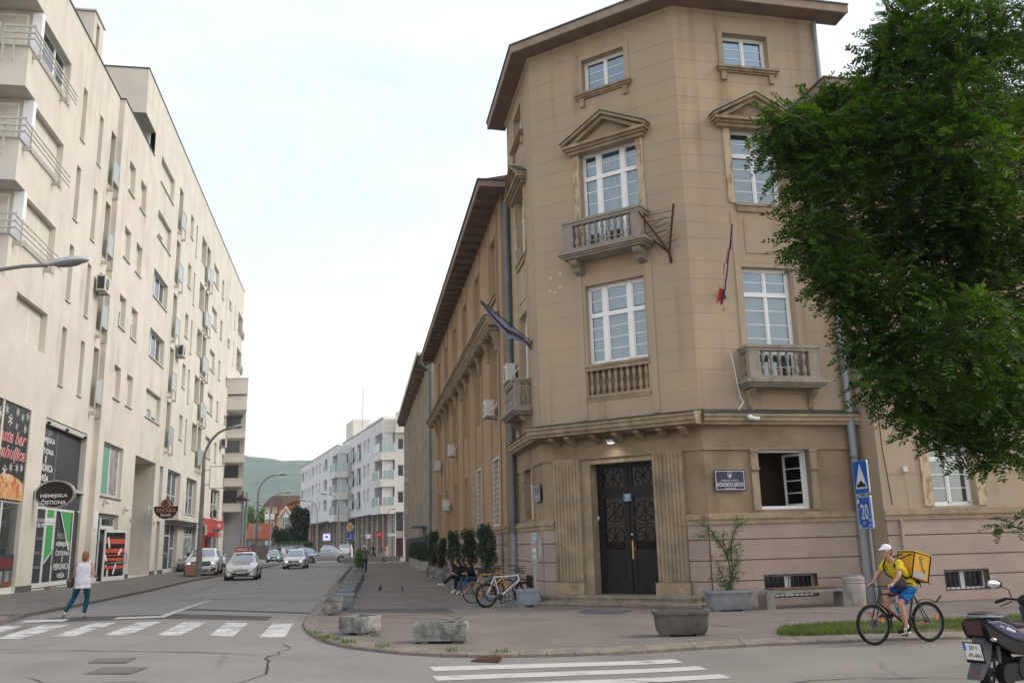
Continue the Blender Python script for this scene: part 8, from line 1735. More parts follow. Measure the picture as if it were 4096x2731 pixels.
# cars
CARG=glass_mat('car_glass',(0.35,0.4,0.4),0.30,opaque=0.72,body=(0.03,0.045,0.05));TRIM=mat('car_black_trim',(0.02,0.02,0.02),0.5);CHR=mat('car_chrome',(0.55,0.56,0.58),0.2,metal=.9);HLG=mat('headlight_glass',(0.55,0.57,0.58),0.12,coat=1);TLG=mat('tail_light_red',(0.35,0.015,0.012),0.2,coat=1)
LITL=mat('lit_lamp',(1.0,0.97,0.9),0.3,emis=3.0);LITY=mat('lit_lamp_warm',(1.0,0.75,0.35),0.3,emis=2.5)
def paint(n,c):return mat('car_paint_'+n,c,0.32,coat=1.0,spec=0.5)
ST={'hatch':[(0,.60,.58,.30,.50,.56,.50),(.03,.84,.80,.22,.62,.68,.62),(.10,.97,.93,.18,.74,.80,.70),(.24,1,.97,.18,.84,.90,.76),(.30,1,.98,.18,.88,.95,.80),(.46,1,.99,.18,.92,1.42,.66),(.60,1,1,.18,.94,1.50,.68),(.80,1,.99,.18,.96,1.48,.66),(.93,.98,.96,.20,.98,1.34,.62),(.985,.92,.90,.26,.92,1.0,.66),(1,.82,.80,.32,.60,.66,.60)],'sedan':[(0,.60,.58,.30,.48,.54,.48),(.03,.84,.82,.20,.58,.66,.62),(.10,.97,.94,.17,.72,.78,.72),(.25,1,.97,.17,.82,.89,.76),(.32,1,.98,.17,.86,.94,.80),(.46,1,.99,.17,.89,1.38,.62),(.58,1,1,.17,.90,1.44,.64),(.70,1,.99,.17,.91,1.38,.60),(.84,.99,.97,.18,.93,1.02,.74),(.96,.95,.92,.22,.88,.96,.72),(1,.85,.82,.32,.62,.70,.60)],'suv':[(0,.62,.60,.34,.66,.74,.54),(.03,.86,.84,.24,.80,.90,.68),(.10,.98,.95,.22,.92,1.0,.76),(.24,1,.98,.22,1.0,1.08,.80),(.30,1,.98,.22,1.04,1.13,.82),(.44,1,.99,.22,1.07,1.55,.68),(.58,1,1,.22,1.08,1.64,.69),(.78,1,.99,.22,1.10,1.58,.66),(.93,.98,.96,.24,1.10,1.30,.66),(.985,.93,.91,.30,1.02,1.1,.70),(1,.84,.82,.36,.70,.78,.62)],'van':[(0,.70,.68,.32,.70,.80,.62),(.03,.90,.88,.22,.95,1.05,.74),(.10,.98,.96,.20,1.08,1.18,.80),(.16,1,.98,.20,1.12,1.24,.84),(.18,1,.98,.20,1.13,1.28,.84),(.30,1,.99,.20,1.15,1.82,.78),(.45,1,1,.20,1.16,1.90,.80),(.8,1,1,.20,1.16,1.90,.80),(.96,1,.99,.22,1.16,1.86,.78),(.99,.96,.95,.28,1.1,1.5,.78),(1,.9,.88,.34,.8,.9,.74)]}
def car(label,x,y,rz,kind,m,L_=4.0,W=1.72,s=1.0,z=None,lights=None,plate=None,front='plain',group='cars on the street',Hs=1.0,wr=.31,rimm=None,detail=True):
 t=root('car',label,'car',(x,y,hroad(x)if z is None else z),rz,group=group);t.scale=(s,)*3
 S=ST[kind];hw=W/2;B,G_=MB(),MB();rings=[]
 for(f,a,b,zl,zb,zt,c)in S:
  zb*=Hs;zt*=Hs;yy=f*L_;zm=zl+(zb-zl)*.55
  rings.append([(-a*hw*.93,yy,zl),(-a*hw,yy,zl+(zm-zl)*.4),(-max(a,b)*hw,yy,zm),(-b*hw,yy,zb),(-c*hw,yy,zt-.05),(-c*hw*.80,yy,zt),(0,yy,zt+.012),(c*hw*.80,yy,zt),(c*hw,yy,zt-.05),(b*hw,yy,zb),(max(a,b)*hw,yy,zm),(a*hw,yy,zl+(zm-zl)*.4),(a*hw*.93,yy,zl)])
 n=13;V=[p for r in rings for p in r];B.v=V[:]
 for i in range(len(rings)-1):
  for k in range(n):
   a,b=i*n+k,i*n+(k+1)%n;B.f.append((a,b,b+n,a+n))
 B.f+=[tuple(range(n)),tuple(range((len(rings)-1)*n,len(rings)*n))]
 obj('body',B,m,t,smooth=True)
 def lerp(i,k,j,l,u,v):
  p=Vector(rings[i][k]).lerp(Vector(rings[j][k]),u);q=Vector(rings[i][l]).lerp(Vector(rings[j][l]),u);return p.lerp(q,v)
 def glass(name,i,j,k,l,u0,u1,v0,v1,off,uv=None):
  cs=uv or[(u0,v0),(u1,v0),(u1,v1),(u0,v1)];P_=[lerp(i,k,j,l,u,v)for u,v in cs];nn=(P_[1]-P_[0]).cross(P_[2]-P_[0]).normalized()
  cen=sum(P_,Vector())/4;o_=Vector((0,L_*.5,.8));nn=nn if nn.dot(cen-o_)>0 else-nn;g=MB().add([tuple(p+nn*off)for p in P_]+[tuple(p-nn*.02)for p in P_],[(0,1,2,3),(4,5,6,7),(0,1,5,4),(1,2,6,5),(2,3,7,6),(3,0,4,7)]);return obj(name,g,CARG,t)
 w0,w1=rings[4],rings[5]
 ws=MB();P_=[Vector(w0[5])*1,Vector(w0[7]),Vector(w1[7]),Vector(w1[5])];P_=[Vector((p.x*k,p.y,p.z+.0))for p,k in zip(P_,(1.1,1.1,1.08,1.08))];d=(P_[3]-P_[0]);nn=Vector((0,-d.z,d.y)).normalized()
 P_[0]+=d*.05;P_[1]+=d*.05;P_[2]-=d*.05;P_[3]-=d*.05;mid0=(P_[0]+P_[1])/2+Vector((0,-.06,.012));mid1=(P_[2]+P_[3])/2+Vector((0,-.05,.012))
 ws.add([tuple(p+nn*.022)for p in(P_[0],mid0,P_[1],P_[2],mid1,P_[3])],[(0,1,4,5),(1,2,3,4)]);obj('windscreen',ws,CARG,t)
 ri=(7,8)if kind!='van' else(8,9)
 r0,r1=rings[ri[0]],rings[ri[1]];rw=MB();Q_=[Vector(r0[5]),Vector(r0[7]),Vector(r1[7]),Vector(r1[5])];d=Q_[3]-Q_[0];nn=Vector((0,-d.z,d.y)).normalized();nn=-nn if nn.y<0 else nn
 rw.add([tuple(q+d*(.08 if i<2 else-.08)+nn*.02)for i,q in enumerate(Q_)],[(0,1,2,3)]);obj('rear_window',rw,CARG,t)
 for k,l in((3,4),(9,8)):
  glass('side_window',4,5,k,l,0,0,0,0,.012,[(.30,.10),(1.0,.10),(1.0,.90),(.92,.86)]);glass('side_window',5,6,k,l,.03,.92,.10,.90,.012)
  glass('side_window',6,7,k,l,.0,.90,.10,.90,.012)
  if kind in('sedan','suv','hatch'):glass('side_window',7,8,k,l,0,0,0,0,.012,[(.04,.12),(.45,.2),(.30,.62),(.04,.86)])
 for yy in(L_*.185,L_*.815):
  for sx in(-1,1):
   xo=sx*(hw-.09)
   obj('wheel_arch',MB().cyl((sx*(hw-.22),yy,wr+.01),(sx*(hw+.004),yy,wr+.01),wr+.055,n=20),TRIM,t)
   w=obj('wheel',MB().cyl((sx*(hw-.2),yy,wr),(sx*(hw+.012),yy,wr),wr,n=22),TYRE,t);obj('rim',MB().cyl((sx*(hw+.005),yy,wr),(sx*(hw+.018),yy,wr),wr*.68,n=18),rimm or RIMS,w)
   if detail:
    sp_=MB()
    for k in range(5):q=2*PI*k/5+.3;sp_.add([(sx*(hw+.020),yy+wr*.6*math.cos(q+.28),wr+wr*.6*math.sin(q+.28)),(sx*(hw+.020),yy+wr*.6*math.cos(q+.95),wr+wr*.6*math.sin(q+.95)),(sx*(hw+.020),yy+wr*.2*math.cos(q+.62),wr+wr*.2*math.sin(q+.62))],[(0,1,2)])
    obj('spoke_gaps',sp_,TRIM,w)
 zf=S[1][4]*Hs;ygr=L_*.03
 if detail:
  for sx in(-1,1):
   a,b=S[1][2]*hw,S[2][2]*hw;q0=Vector((sx*a*.62,ygr*.55,zf-.02));
   hl_=MB().add([(sx*a*.58,ygr*.35,zf-.10),(sx*a*.99,ygr*1.15,zf-.09),(sx*b*1.0,L_*.095,zf+.07),(sx*a*.95,L_*.06,zf+.08),(sx*a*.62,ygr*.7,zf+.02)],[(0,1,2,3,4)]);hl_.v+=[(p[0]*.9,p[1]+.1,p[2])for p in hl_.v];hl_.f+=[(0,1,6,5),(1,2,7,6),(2,3,8,7),(3,4,9,8),(4,0,5,9)]
   h_=obj('headlight',hl_,HLG,t)
   if lights:obj('lamp',MB().sphere((sx*a*.80,ygr*.6,zf-.045 if lights!='drl' else zf-.29),.06,10,(1.4,.5,.6)),LITY if lights=='warm' else LITL,h_ if lights!='drl' else t)
   mz=S[4][5]*Hs-.02;obj('mirror',MB().sphere((sx*(hw+.10),L_*.315,mz+.03),.10,10,(1.05,.55,.75)).cyl((sx*(hw-.06),L_*.32,mz-.03),(sx*(hw+.06),L_*.315,mz),.025,n=6),m,t,smooth=True)
   obj('tail_light',MB().box(sx*hw*.62,sx*hw*.94,L_*.965,L_*.998,S[9][4]*Hs-.14,S[9][4]*Hs+.0),TLG,t);obj('door_handle',MB().box(sx*(hw+.0),sx*(hw+.02),L_*.53,L_*.57,S[6][4]*Hs-.12,S[6][4]*Hs-.09),m,t)
   obj('door_line',MB().box(sx*(hw-.002),sx*(hw+.004),L_*.60,L_*.603,.3,S[6][4]*Hs).box(sx*(hw-.002),sx*(hw+.004),L_*.345,L_*.348,.4,S[6][4]*Hs),TRIM,t)
  if front=='split':
   obj('grille',MB().box(-.42*hw,.42*hw,-.02,.04,.50,.535),TRIM,t);obj('intake',MB().prism([(-.60*hw,.42),(.60*hw,.42),(.45*hw,.25),(-.45*hw,.25)],-.015,.05,'y'),TRIM,t);obj('chrome_strip',MB().box(-.5*hw,.5*hw,-.005,.04,.60,.612),CHR,t)
   obj('badge',MB().prism([(-.09,.62),(0,.665),(.09,.62),(.09,.64),(0,.69),(-.09,.64)],-.012,.05,'y').prism([(-.09,.58),(0,.625),(.09,.58),(.09,.60),(0,.65),(-.09,.60)],-.014,.05,'y'),CHR,t)
  elif front=='star':
   obj('grille',MB().prism([(-.55*hw,.86),(.55*hw,.86),(.62*hw,.72),(.50*hw,.62),(-.50*hw,.62),(-.62*hw,.72)],-.02,.06,'y'),TRIM,t);obj('grille_bar',MB().box(-.52*hw,-.13,-.035,-.02,.72,.76).box(.13,.52*hw,-.035,-.02,.72,.76),CHR,t)
   bd_=MB().tube([(.12*math.cos(q),-.04,.74+.12*math.sin(q))for q in np.linspace(0,2*PI,17)[:-1]],.014,n=5,closed=True)
   for k in range(3):q=PI/2+2*PI*k/3;bd_.cyl((0,-.04,.74),(.11*math.cos(q),-.04,.74+.11*math.sin(q)),.012,n=5)
   obj('badge',bd_,CHR,t);obj('intake',MB().box(-.45*hw,.45*hw,-.0,.05,.34,.44).prism([(.55*hw,.30),(.88*hw,.34),(.88*hw,.50),(.62*hw,.46)],-.0,.12,'y').prism([(-.55*hw,.30),(-.88*hw,.34),(-.88*hw,.50),(-.62*hw,.46)],0,.12,'y'),TRIM,t);obj('chrome_strip',MB().box(-.6*hw,.6*hw,-.02,.05,.27,.30),CHR,t)
  else:
   obj('grille',MB().prism([(-.46*hw,.64),(.46*hw,.64),(.42*hw,.50),(-.42*hw,.50)],-.02,.05,'y'),TRIM,t);obj('intake',MB().box(-.62*hw,.62*hw,-.01,.05,.27,.36),TRIM,t);obj('grille_bar',MB().box(-.40*hw,.40*hw,-.03,-.02,.56,.575),CHR,t);obj('badge',MB().box(-.07,.07,-.04,-.02,.55,.62),CHR,t)
 if plate:
  zp=.46 if front!='split' else.43;p_=obj('number_plate',MB().box(-.26,.26,-.06,-.03,zp-.055,zp+.055),WHITE,t);obj('blue_strip',MB().box(-.26,-.215,-.064,-.06,zp-.055,zp+.055),MATS.get('plate_blue')or mat('plate_blue',(0.02,0.16,0.55),.4),p_);text(plate,p_,(.02,-.066,zp),.38,.075,mat('plate_ink',(0.03,0.02,0.05),.5),fit='wh')
 return t
WP=paint('white',(0.66,0.66,0.655));SV=paint('silver',(0.42,0.44,0.46));GN=paint('teal',(0.045,0.13,0.125));BKP=paint('black',(0.02,0.022,0.027));GYP=paint('grey',(0.13,0.145,0.15));BLP=paint('blue',(0.03,0.10,0.22))
sch=car('white driving school hatchback with a red OBUKA roof sign coming towards the camera',-16.12,52.9,rad(12),'hatch',WP,3.95,1.74,1.06,lights='drl',plate='T61-E-985',front='split')
rs_=root('driving_school_sign','red roof sign lettered OBUKA L on the white driving school car','roof sign',sch.location,rad(12));rs_.scale=(1.06,)*3
obj('panel',MB().box(-.47,.47,1.78,1.90,1.52,1.79),REDP,rs_);obj('l_panel',MB().box(.27,.44,1.768,1.779,1.55,1.76),mat('sign_navy',(0.02,0.03,0.2),.5),rs_);text('OBUKA',rs_,(-.10,1.772,1.655),.62,.15,WTX,bold=.02,fit='wh');text('L',rs_,(.355,1.762,1.655),.10,.17,WTX,bold=.03,fit='wh')
dc=MB()
for k in range(2):dc.tube([(-.45+.05*i,.55+.18*k+.02*math.sin(i*1.9+k),.835+.075*k+.01)for i in range(19)],.009,n=4)
obj('bonnet_lettering',dc,mat('pink_decal',(0.55,0.15,0.16),.5),sch)
car('white SUV coupe with a star badge parked behind the tall street lamp',-21.35,61.2,rad(14),'suv',WP,4.7,1.92,1.14,z=-.05,lights=True,plate='A-T-233',front='star',wr=.36,rimm=RIMB)
car('white small saloon with lit headlights following down the street',-19.45,78.9,rad(8),'hatch',WP,4.1,1.74,1.10,lights=True,plate='M61-E-669')
car('dark teal small car with warm headlights farther up the street',-30.9,115,rad(14),'hatch',GN,3.7,1.65,1.08,lights='warm',plate='E')
car('silver saloon crossing at the far junction, seen from the side',-25.1,106.3,rad(-92)+0.13,'sedan',SV,4.7,1.82,1.17,plate='A')
GF='parked cars in the background'
for k,(lb,x,y,rz,kd,m,s)in enumerate([('black SUV parked behind the white saloon',-29.6,128,rad(70),'suv',BKP,1.2),('dark car roof beyond the silver saloon',-25.4,124,rad(20),'suv',GYP,1.25),('white van beyond the silver saloon',-23.6,125,rad(190),'van',WP,1.1),('small blue car beyond the silver saloon',-26.9,121,rad(40),'hatch',BLP,1.15),('pale car parked before the grey fence, left one',-33.2,132,rad(175),'hatch',SV,1.2),('pale car parked before the grey fence, right one',-30.9,134,rad(175),'hatch',SV,1.2),('silver grey car half hidden behind the white SUV coupe',-27.6,80,rad(20),'sedan',SV,1.15),('white car parked behind the driving school car',-30.4,92,rad(30),'suv',WP,1.1),('dark car parked close to the cream block end',-26.9,74.5,rad(10),'hatch',GYP,1.12)]):car(lb,x,y,rz,kd,m,s=s,group=GF,detail=k>5,z=hroad(x))
# bicycles
def bicycle(label,rear,front,m,m2,rimm,style='mtb',r=0.34,tw=0.026,lean=0.0,basket=False,rack=False,z=None,group='bicycles parked by the rack',fork=None):
 a,b=Vector((*rear,0)),Vector((*front,0));c=(a+b)/2;d=(b-a);wb=d.length;rz=math.atan2(d.y,d.x)
 t=root('bicycle',label,'bicycle',(c.x,c.y,hpave(c.x)if z is None else z),0,group=group);t.rotation_euler=(lean,0,rz)
 xr,xf=-wb/2,wb/2
 for xw in(xr,xf):
  w=obj('wheel',MB().tube([(xw+(r-tw)*math.cos(q),0,r+(r-tw)*math.sin(q))for q in np.linspace(0,2*PI,37)[:-1]],tw,n=8,closed=True),TYRE,t,smooth=True)
  obj('rim',MB().tube([(xw+(r-tw*2.2)*math.cos(q),0,r+(r-tw*2.2)*math.sin(q))for q in np.linspace(0,2*PI,33)[:-1]],0.011,n=6,closed=True),rimm,w)
  sp_m=MB()
  for k in range(28):q=2*PI*k/28;sp_m.cyl((xw+0.02*math.cos(q+.8),(-1)**k*0.02,r+0.02*math.sin(q+.8)),(xw+(r-tw*2.3)*math.cos(q),0,r+(r-tw*2.3)*math.sin(q)),0.0016,n=3,cap=False)
  so=obj('spokes',sp_m,STEEL,w);so['kind']='stuff';obj('hub',MB().cyl((xw,-.04,r),(xw,.04,r),0.024,n=10),BLACKM,w)
 bbk=(xr+0.43,0,r-0.06);st=(xr+0.27,0,r+0.50);hd_=(xf-0.20,0,r+0.52);hl=(xf-0.155,0,r+0.38);seat=(xr+0.21,0,r+0.66)
 fr=MB();R1=0.021 if style=='mtb' else 0.015
 fr.tube([st,hd_]if style!='low' else[(xr+.33,0,r+.25),(hd_[0],0,hd_[2]-.1)],R1*0.9,n=8);fr.tube([bbk,hl],R1*1.35,n=8);fr.tube([bbk,(st[0]-.015,0,st[2]+.03)],R1*.9,n=8);fr.tube([hl,hd_,(hd_[0]-.02,0,hd_[2]+.05)],R1*1.2,n=8)
 obj('frame',fr,m,t,smooth=True)
 sm=MB()
 for s in(-1,1):sm.tube([st,(xr,s*.06,r)],.010,n=6);sm.tube([bbk,(xr,s*.06,r)],.010,n=6)
 obj('stays',sm,m2,t)
 fk=MB()
 for s in(-1,1):fk.tube([(hl[0],0,hl[2]),(hl[0]+.02,s*.055,hl[2]-.04),(xf,s*.055,r)],.015,n=6)
 obj('fork',fk,fork or m,t)
 obj('seat_post',MB().cyl(st,seat,.013,n=6),BLACKM,t);obj('saddle',MB().tube([(seat[0]-.13,0,seat[2]+.03),(seat[0]-.06,0,seat[2]+.035),(seat[0]+.04,0,seat[2]+.03),(seat[0]+.14,0,seat[2]+.02)],.05,n=10,rs=[.05,.075,.045,.018],flat=.45),BLACKM,t,smooth=True)
 hx,hz=hd_[0]-.03,hd_[2]+.13
 hb=MB();hb.tube([(hd_[0]-.02,0,hd_[2]+.05),(hx,0,hz-.02),(hx+.05,0,hz)],.013,n=6)
 hb.tube([(hx-.02,-.31,hz+.02),(hx+.03,-.15,hz+.015),(hx+.06,0,hz),(hx+.03,.15,hz+.015),(hx-.02,.31,hz+.02)]if style=='mtb' else[(hx-.2,-.26,hz+.1),(hx-.02,-.24,hz+.1),(hx+.05,-.1,hz+.08),(hx+.05,.1,hz+.08),(hx-.02,.24,hz+.1),(hx-.2,.26,hz+.1)],.011,n=6)
 for s in(-1,1):hb.cyl((hx-.02 if style=='mtb' else hx-.2,s*.31 if style=='mtb' else s*.26,hz+.02 if style=='mtb' else hz+.1),(hx-.005 if style=='mtb' else hx-.09,s*.20 if style=='mtb' else s*.25,hz+.02 if style=='mtb' else hz+.1),.017,n=8);hb.tube([(hx+.02,s*.19,hz+.01),(hx+.09,s*.22,hz-.02),(hx+.07,s*.29,hz-.03)],.006,n=4)
 obj('handlebar',hb,BLACKM,t);cb=MB()
 for s in(-1,1):cb.tube([(hx+.06,s*.18,hz),(hx+.17,s*.12,hz-.06),(hx+.16,s*.03,hz-.25),(hl[0]+.03,s*.03,hl[2])],.0035,n=4)
 obj('cables',cb,BLACKM,t)
 ck=MB().cyl((bbk[0],-.045,bbk[2]),(bbk[0],-.06,bbk[2]),.095 if style=='mtb' else.085,n=18).cyl((bbk[0],-.06,bbk[2]),(bbk[0],.06,bbk[2]),.02,n=8).box(bbk[0]-.012,bbk[0]+.012,-.085,-.07,bbk[2]-.17,bbk[2]).box(bbk[0]-.04,bbk[0]+.04,-.17,-.085,bbk[2]-.185,bbk[2]-.165).box(bbk[0]-.012,bbk[0]+.012,.07,.085,bbk[2],bbk[2]+.17).box(bbk[0]-.04,bbk[0]+.04,.085,.17,bbk[2]+.16,bbk[2]+.18)
 obj('crankset',ck,BLACKM,t);obj('chain',MB().tube([(bbk[0],-.052,bbk[2]+.08),(xr,-.052,r+.04)],.005,n=4).tube([(bbk[0],-.052,bbk[2]-.08),(xr+.02,-.052,r-.10),(xr,-.052,r-.04)],.005,n=4).cyl((xr,-.045,r),(xr,-.06,r),.05,n=12),BLACKM,t)
 for xw,s in((xr,1),(xf,-1)):obj('reflector',MB().box(xw-s*.19-.02,xw-s*.19+.02,-.012,.012,r-.05,r+.04)if False else MB().box(xw-.22,xw-.18,-.012,.012,r+.03,r+.12),REFL,t)
 if basket:
  bk_=MB()
  for k in range(7):x=hx+.08+.045*k;bk_.cyl((x,-.15,hz-.16),(x,-.15,hz+.08),.004,n=3);bk_.cyl((x,.15,hz-.16),(x,.15,hz+.08),.004,n=3)
  for zz in(hz-.16,hz-.08,hz,hz+.08):bk_.tube([(hx+.08,-.15,zz),(hx+.35,-.15,zz),(hx+.35,.15,zz),(hx+.08,.15,zz)],.005,n=4,closed=True)
  obj('basket',bk_,BLACKM,t)
 if rack:obj('rack',MB().box(xr-.17,xr+.2,-.06,.06,2*r+.06,2*r+.075).cyl((xr-.1,-.06,2*r+.06),(xr,-.07,r),.006,n=4).cyl((xr-.1,.06,2*r+.06),(xr,.07,r),.006,n=4),BLACKM,t)
 return t,(xr,xf,bbk,hd_,hl,st)
WB_=mat('white_frame_paint',(0.60,0.62,0.64),0.3);
t,g_=bicycle('white mountain bike with red and black marks, in front of the rack',(-0.93,26.45),(0.17,27.0),WB_,WB_,RIMB,'mtb',0.345,0.03,fork=BLACKM)
a,b=Vector(g_[2]),Vector(g_[4]);obj('red_stripe',MB().tube([a.lerp(b,.25)+Vector((0,-.024,.012)),a.lerp(b,.9)+Vector((0,-.024,.012))],.007,n=5),REDP,t)
for k in range(6):q=a.lerp(b,.3+.1*k)+Vector((0,-.028,-.006));obj('black_mark',MB().box(q.x-.015,q.x+.012,q.y-.002,q.y+.002,q.z-.012,q.z+.014),BLACKM,t)
bicycle('yellow and green city bicycle with a dark rear rack, behind the white one',(-1.42,28.5),(-0.36,28.9),mat('orange_yellow_frame',(0.62,0.33,0.03),0.35),mat('orange_yellow_frame',(0.62,0.33,0.03)),RIMS,'city',0.345,0.018,rack=True)
gt=bpy.data.objects['bicycle.001']if 'bicycle.001' in bpy.data.objects else None
bicycle('dark city bicycle with a wire basket, nearest the tower wall',(-0.85,29.3),(0.12,29.6),mat('dark_frame',(0.05,0.03,0.03),0.4),BLACKM,RIMS,'low',0.335,0.02,basket=True)
rk=root('bicycle_rack','spiral steel bicycle rack on the pavement beside the tower corner','bicycle rack',(-0.1,27.5,hpave(0)),rad(10))
for k in range(9):
 x=-0.55+k*0.13;obj('hoop',MB().tube([(x,0.28*math.cos(q),0.02+0.36*math.sin(q))for q in np.linspace(0,PI,11)],.014,n=6),GALV,rk)
for y in(-.28,.28):obj('base_rail',MB().box(-.62,.56,y-.02,y+.02,0,.03),GALV,rk)
BF=mat('black_bike_frame',(0.015,0.013,0.013),0.35);ORS=mat('orange_red_decal',(0.60,0.09,0.02),0.4)
cb_,g_=bicycle('black mountain bike with orange red decals ridden by the cyclist',(7.49,16.96),(6.35,16.61),BF,BF,mat('grey_rim',(0.12,0.12,0.12),.4),'mtb',0.355,0.029,z=hroad(7),group='bicycles in use',fork=BLACKM)
xr,xf,bbk,hd_,hl,st=g_
for s in(-1,1):
 a,b=Vector(bbk),Vector(hl);obj('decal',MB().tube([a.lerp(b,.3)+Vector((0,s*.026,.004)),a.lerp(b,.95)+Vector((0,s*.026,.004))],.008,n=5),ORS,cb_)
 a,b=Vector(st),Vector(hd_);obj('decal',MB().tube([a.lerp(b,.15)+Vector((0,s*.017,.006)),a.lerp(b,.7)+Vector((0,s*.017,.006))],.006,n=5),ORS,cb_)
 obj('decal',MB().tube([(xr+.05,s*.07,.34),(xr+.3,s*.045,.31)],.006,n=5),ORS,cb_)
 obj('fork_decal',MB().box(xf-.035,xf-.005,s*.072-.002,s*.072+.002,.47,.56),ORS,cb_)
obj('disc_brake',MB().cyl((xf,.035,.355),(xf,.04,.355),.085,n=20),mat('brake_disc',(0.1,0.1,0.1),.3,metal=.8),cb_)
for xw,a0,a1 in((xr,0.9,2.1),(xf,1.2,3.0 if False else 2.6)):
 obj('mudguard',MB().tube([(xw+(.395)*math.cos(q),0,.355+.395*math.sin(q))for q in(np.linspace(1.1,2.2,9)if xw==xr else np.linspace(2.2,3.4,9))]+([(xr-.36,0,.80)]if xw==xr else[]),.028,n=8,flat=.3),BLACKM,cb_)
wb2=root('water_bottle','clear water bottle with a blue label in the bicycle frame','bottle',CY,cyr);BT=glass_mat('clear_plastic',(0.75,0.85,0.9),.12,opaque=.3,body=(.4,.5,.55))
q0,q1=Vector((0.03,-.02,.46)),Vector((0.03,-.12,.68));obj('bottle',MB().cyl(q0,q1,.036,n=12).cyl(q1,q1+(q1-q0)*.2,.036,.014,n=12),BT,wb2,smooth=True);obj('label',MB().cyl(q0.lerp(q1,.35),q0.lerp(q1,.75),.0375,n=12,cap=False),mat('cyan_label',(0.0,0.28,0.42),.5),wb2);obj('cap',MB().cyl(q1+(q1-q0)*.2,q1+(q1-q0)*.3,.015,n=8),mat('blue_cap',(0.01,0.06,0.4),.4),wb2)
# parked moped
MO=root('moped','dark blue and black moped with a white plate, parked at the right edge','moped',(5.62,11.15,hroad(5)));MO.rotation_euler=(0,0,rad(32))
MBK=mat('moped_black_plastic',(0.010,0.010,0.012),0.5,spec=.25);MBL=mat('moped_blue_paint',(0.006,0.010,0.09),0.2,coat=.8);MGR=mat('moped_grey',(0.05,0.055,0.06),0.5)
wx=0.05;rr=0.29
w=obj('wheel',MB().tube([(wx+(rr-.06)*math.cos(q),0,rr+(rr-.06)*math.sin(q))for q in np.linspace(0,2*PI,37)[:-1]],.062,n=10,closed=True),TYRE,MO,smooth=True)
obj('rim',MB().tube([(wx+.165*math.cos(q),0,rr+.165*math.sin(q))for q in np.linspace(0,2*PI,33)[:-1]],.02,n=6,closed=True).cyl((wx,-.06,rr),(wx,.06,rr),.05,n=12),MGR,w)
spm=MB()
for k in range(5):q=2*PI*k/5+.3;spm.cyl((wx,0,rr),(wx+.16*math.cos(q),0,rr+.16*math.sin(q)),.02,n=6)
obj('spokes',spm,MGR,w)
w2=obj('wheel',MB().tube([(wx+1.27+(rr-.06)*math.cos(q),0,rr+(rr-.06)*math.sin(q))for q in np.linspace(0,2*PI,37)[:-1]],.055,n=10,closed=True),TYRE,MO,smooth=True);obj('rim',MB().cyl((wx+1.27,-.03,rr),(wx+1.27,.03,rr),.18,n=16),MGR,w2)
obj('engine',MB().box(-.02,.50,-.15,-.07,.20,.40).cyl((wx,-.17,rr),(wx,-.07,rr),.12,n=14).box(.35,.62,-.12,.12,.2,.42).cyl((.42,-.16,.33),(.42,-.08,.33),.13,n=14),MBK,MO)
obj('exhaust',MB().cyl((-.02,.16,.30),(.42,.15,.24),.055,n=12),MBK,MO,smooth=True)
fuse('rear_fairing',MB().prism([(-.28,.86),(-.22,.72),(-.02,.62),(.25,.50),(.62,.45),(.80,.50),(.78,.66),(.45,.76),(.1,.86),(-.2,.93)],-.155,.155,'y'),MBK,MO,.014,5)
fuse('blue_panel',MB().prism([(-.24,.90),(-.10,.815),(.18,.70),(.50,.62),(.62,.60),(.52,.72),(.22,.84),(-.02,.905)],-.175,.175,'y'),MBL,MO,.010,4)
obj('chrome_script',MB().prism([(.10,.80),(.28,.745),(.30,.765),(.14,.825)],-.1765,-.173,'y').prism([(-.02,.845),(.07,.815),(.08,.822),(0,.85)],-.1765,-.173,'y'),SGW,MO)
fuse('seat',MB().prism([(-.20,.935),(-.19,.985),(.05,.995),(.28,.945),(.36,.86),(.62,.83),(.82,.84),(.82,.79),(.45,.77),(.2,.84),(-.1,.92)],-.125,.125,'y'),mat('seat_vinyl',(0.02,0.02,0.02),.6),MO,.014,5)
obj('grab_rail',MB().tube([(.12,-.14,.935),(-.14,-.13,.955),(-.24,-.08,.955),(-.26,0,.955),(-.24,.08,.955),(-.14,.13,.955),(.12,.14,.935)],.017,n=8),mat('grab_grey',(0.16,0.165,0.17),.4),MO,smooth=True)
obj('tail_light',MB().prism([(-.30,.90),(-.26,.74),(-.235,.74),(-.235,.90)],-.10,.10,'y'),mat('smoked_red',(0.06,0.015,0.015),.15,coat=1),MO)
obj('rear_mudguard',MB().prism([(-.20,.72),(-.04,.68),(-.14,.44),(-.34,.26),(-.42,.26),(-.40,.30),(-.30,.44)],-.075,.075,'y'),MGR,MO)
PLM=Matrix.Translation((-.335,0,.555))@Matrix.Rotation(rad(-14),4,'Y')
obj('plate_holder',MB().box(.0,.012,-.115,.115,-.125,.115,PLM),MBK,MO);plo=obj('number_plate',MB().box(-.006,0,-.105,.105,-.085,.105,PLM),WHITE,MO);obj('blue_strip',MB().box(-.009,-.006,.078,.105,.02,.105,PLM),mat('plate_blue',(0.02,0.16,0.55),.4),MO)
for s_,z_,w_ in(('J01',.055,.10),('-M-441',-.032,.17)):
 tmx=PLM@Matrix.Translation((-.010,-.008,z_))@Matrix.Rotation(rad(-90),4,'Z')@Matrix.Rotation(rad(90),4,'X');text(s_,MO,tmx.to_translation(),w_,.058,mat('plate_ink',(0.03,0.02,0.05),.5),rot=tmx.to_euler(),bold=.0,fit='wh')
obj('red_reflector',MB().box(-.385,-.37,-.04,.04,.30,.345),mat('reflector_red',(0.30,0.02,0.01),.2,coat=1),MO)
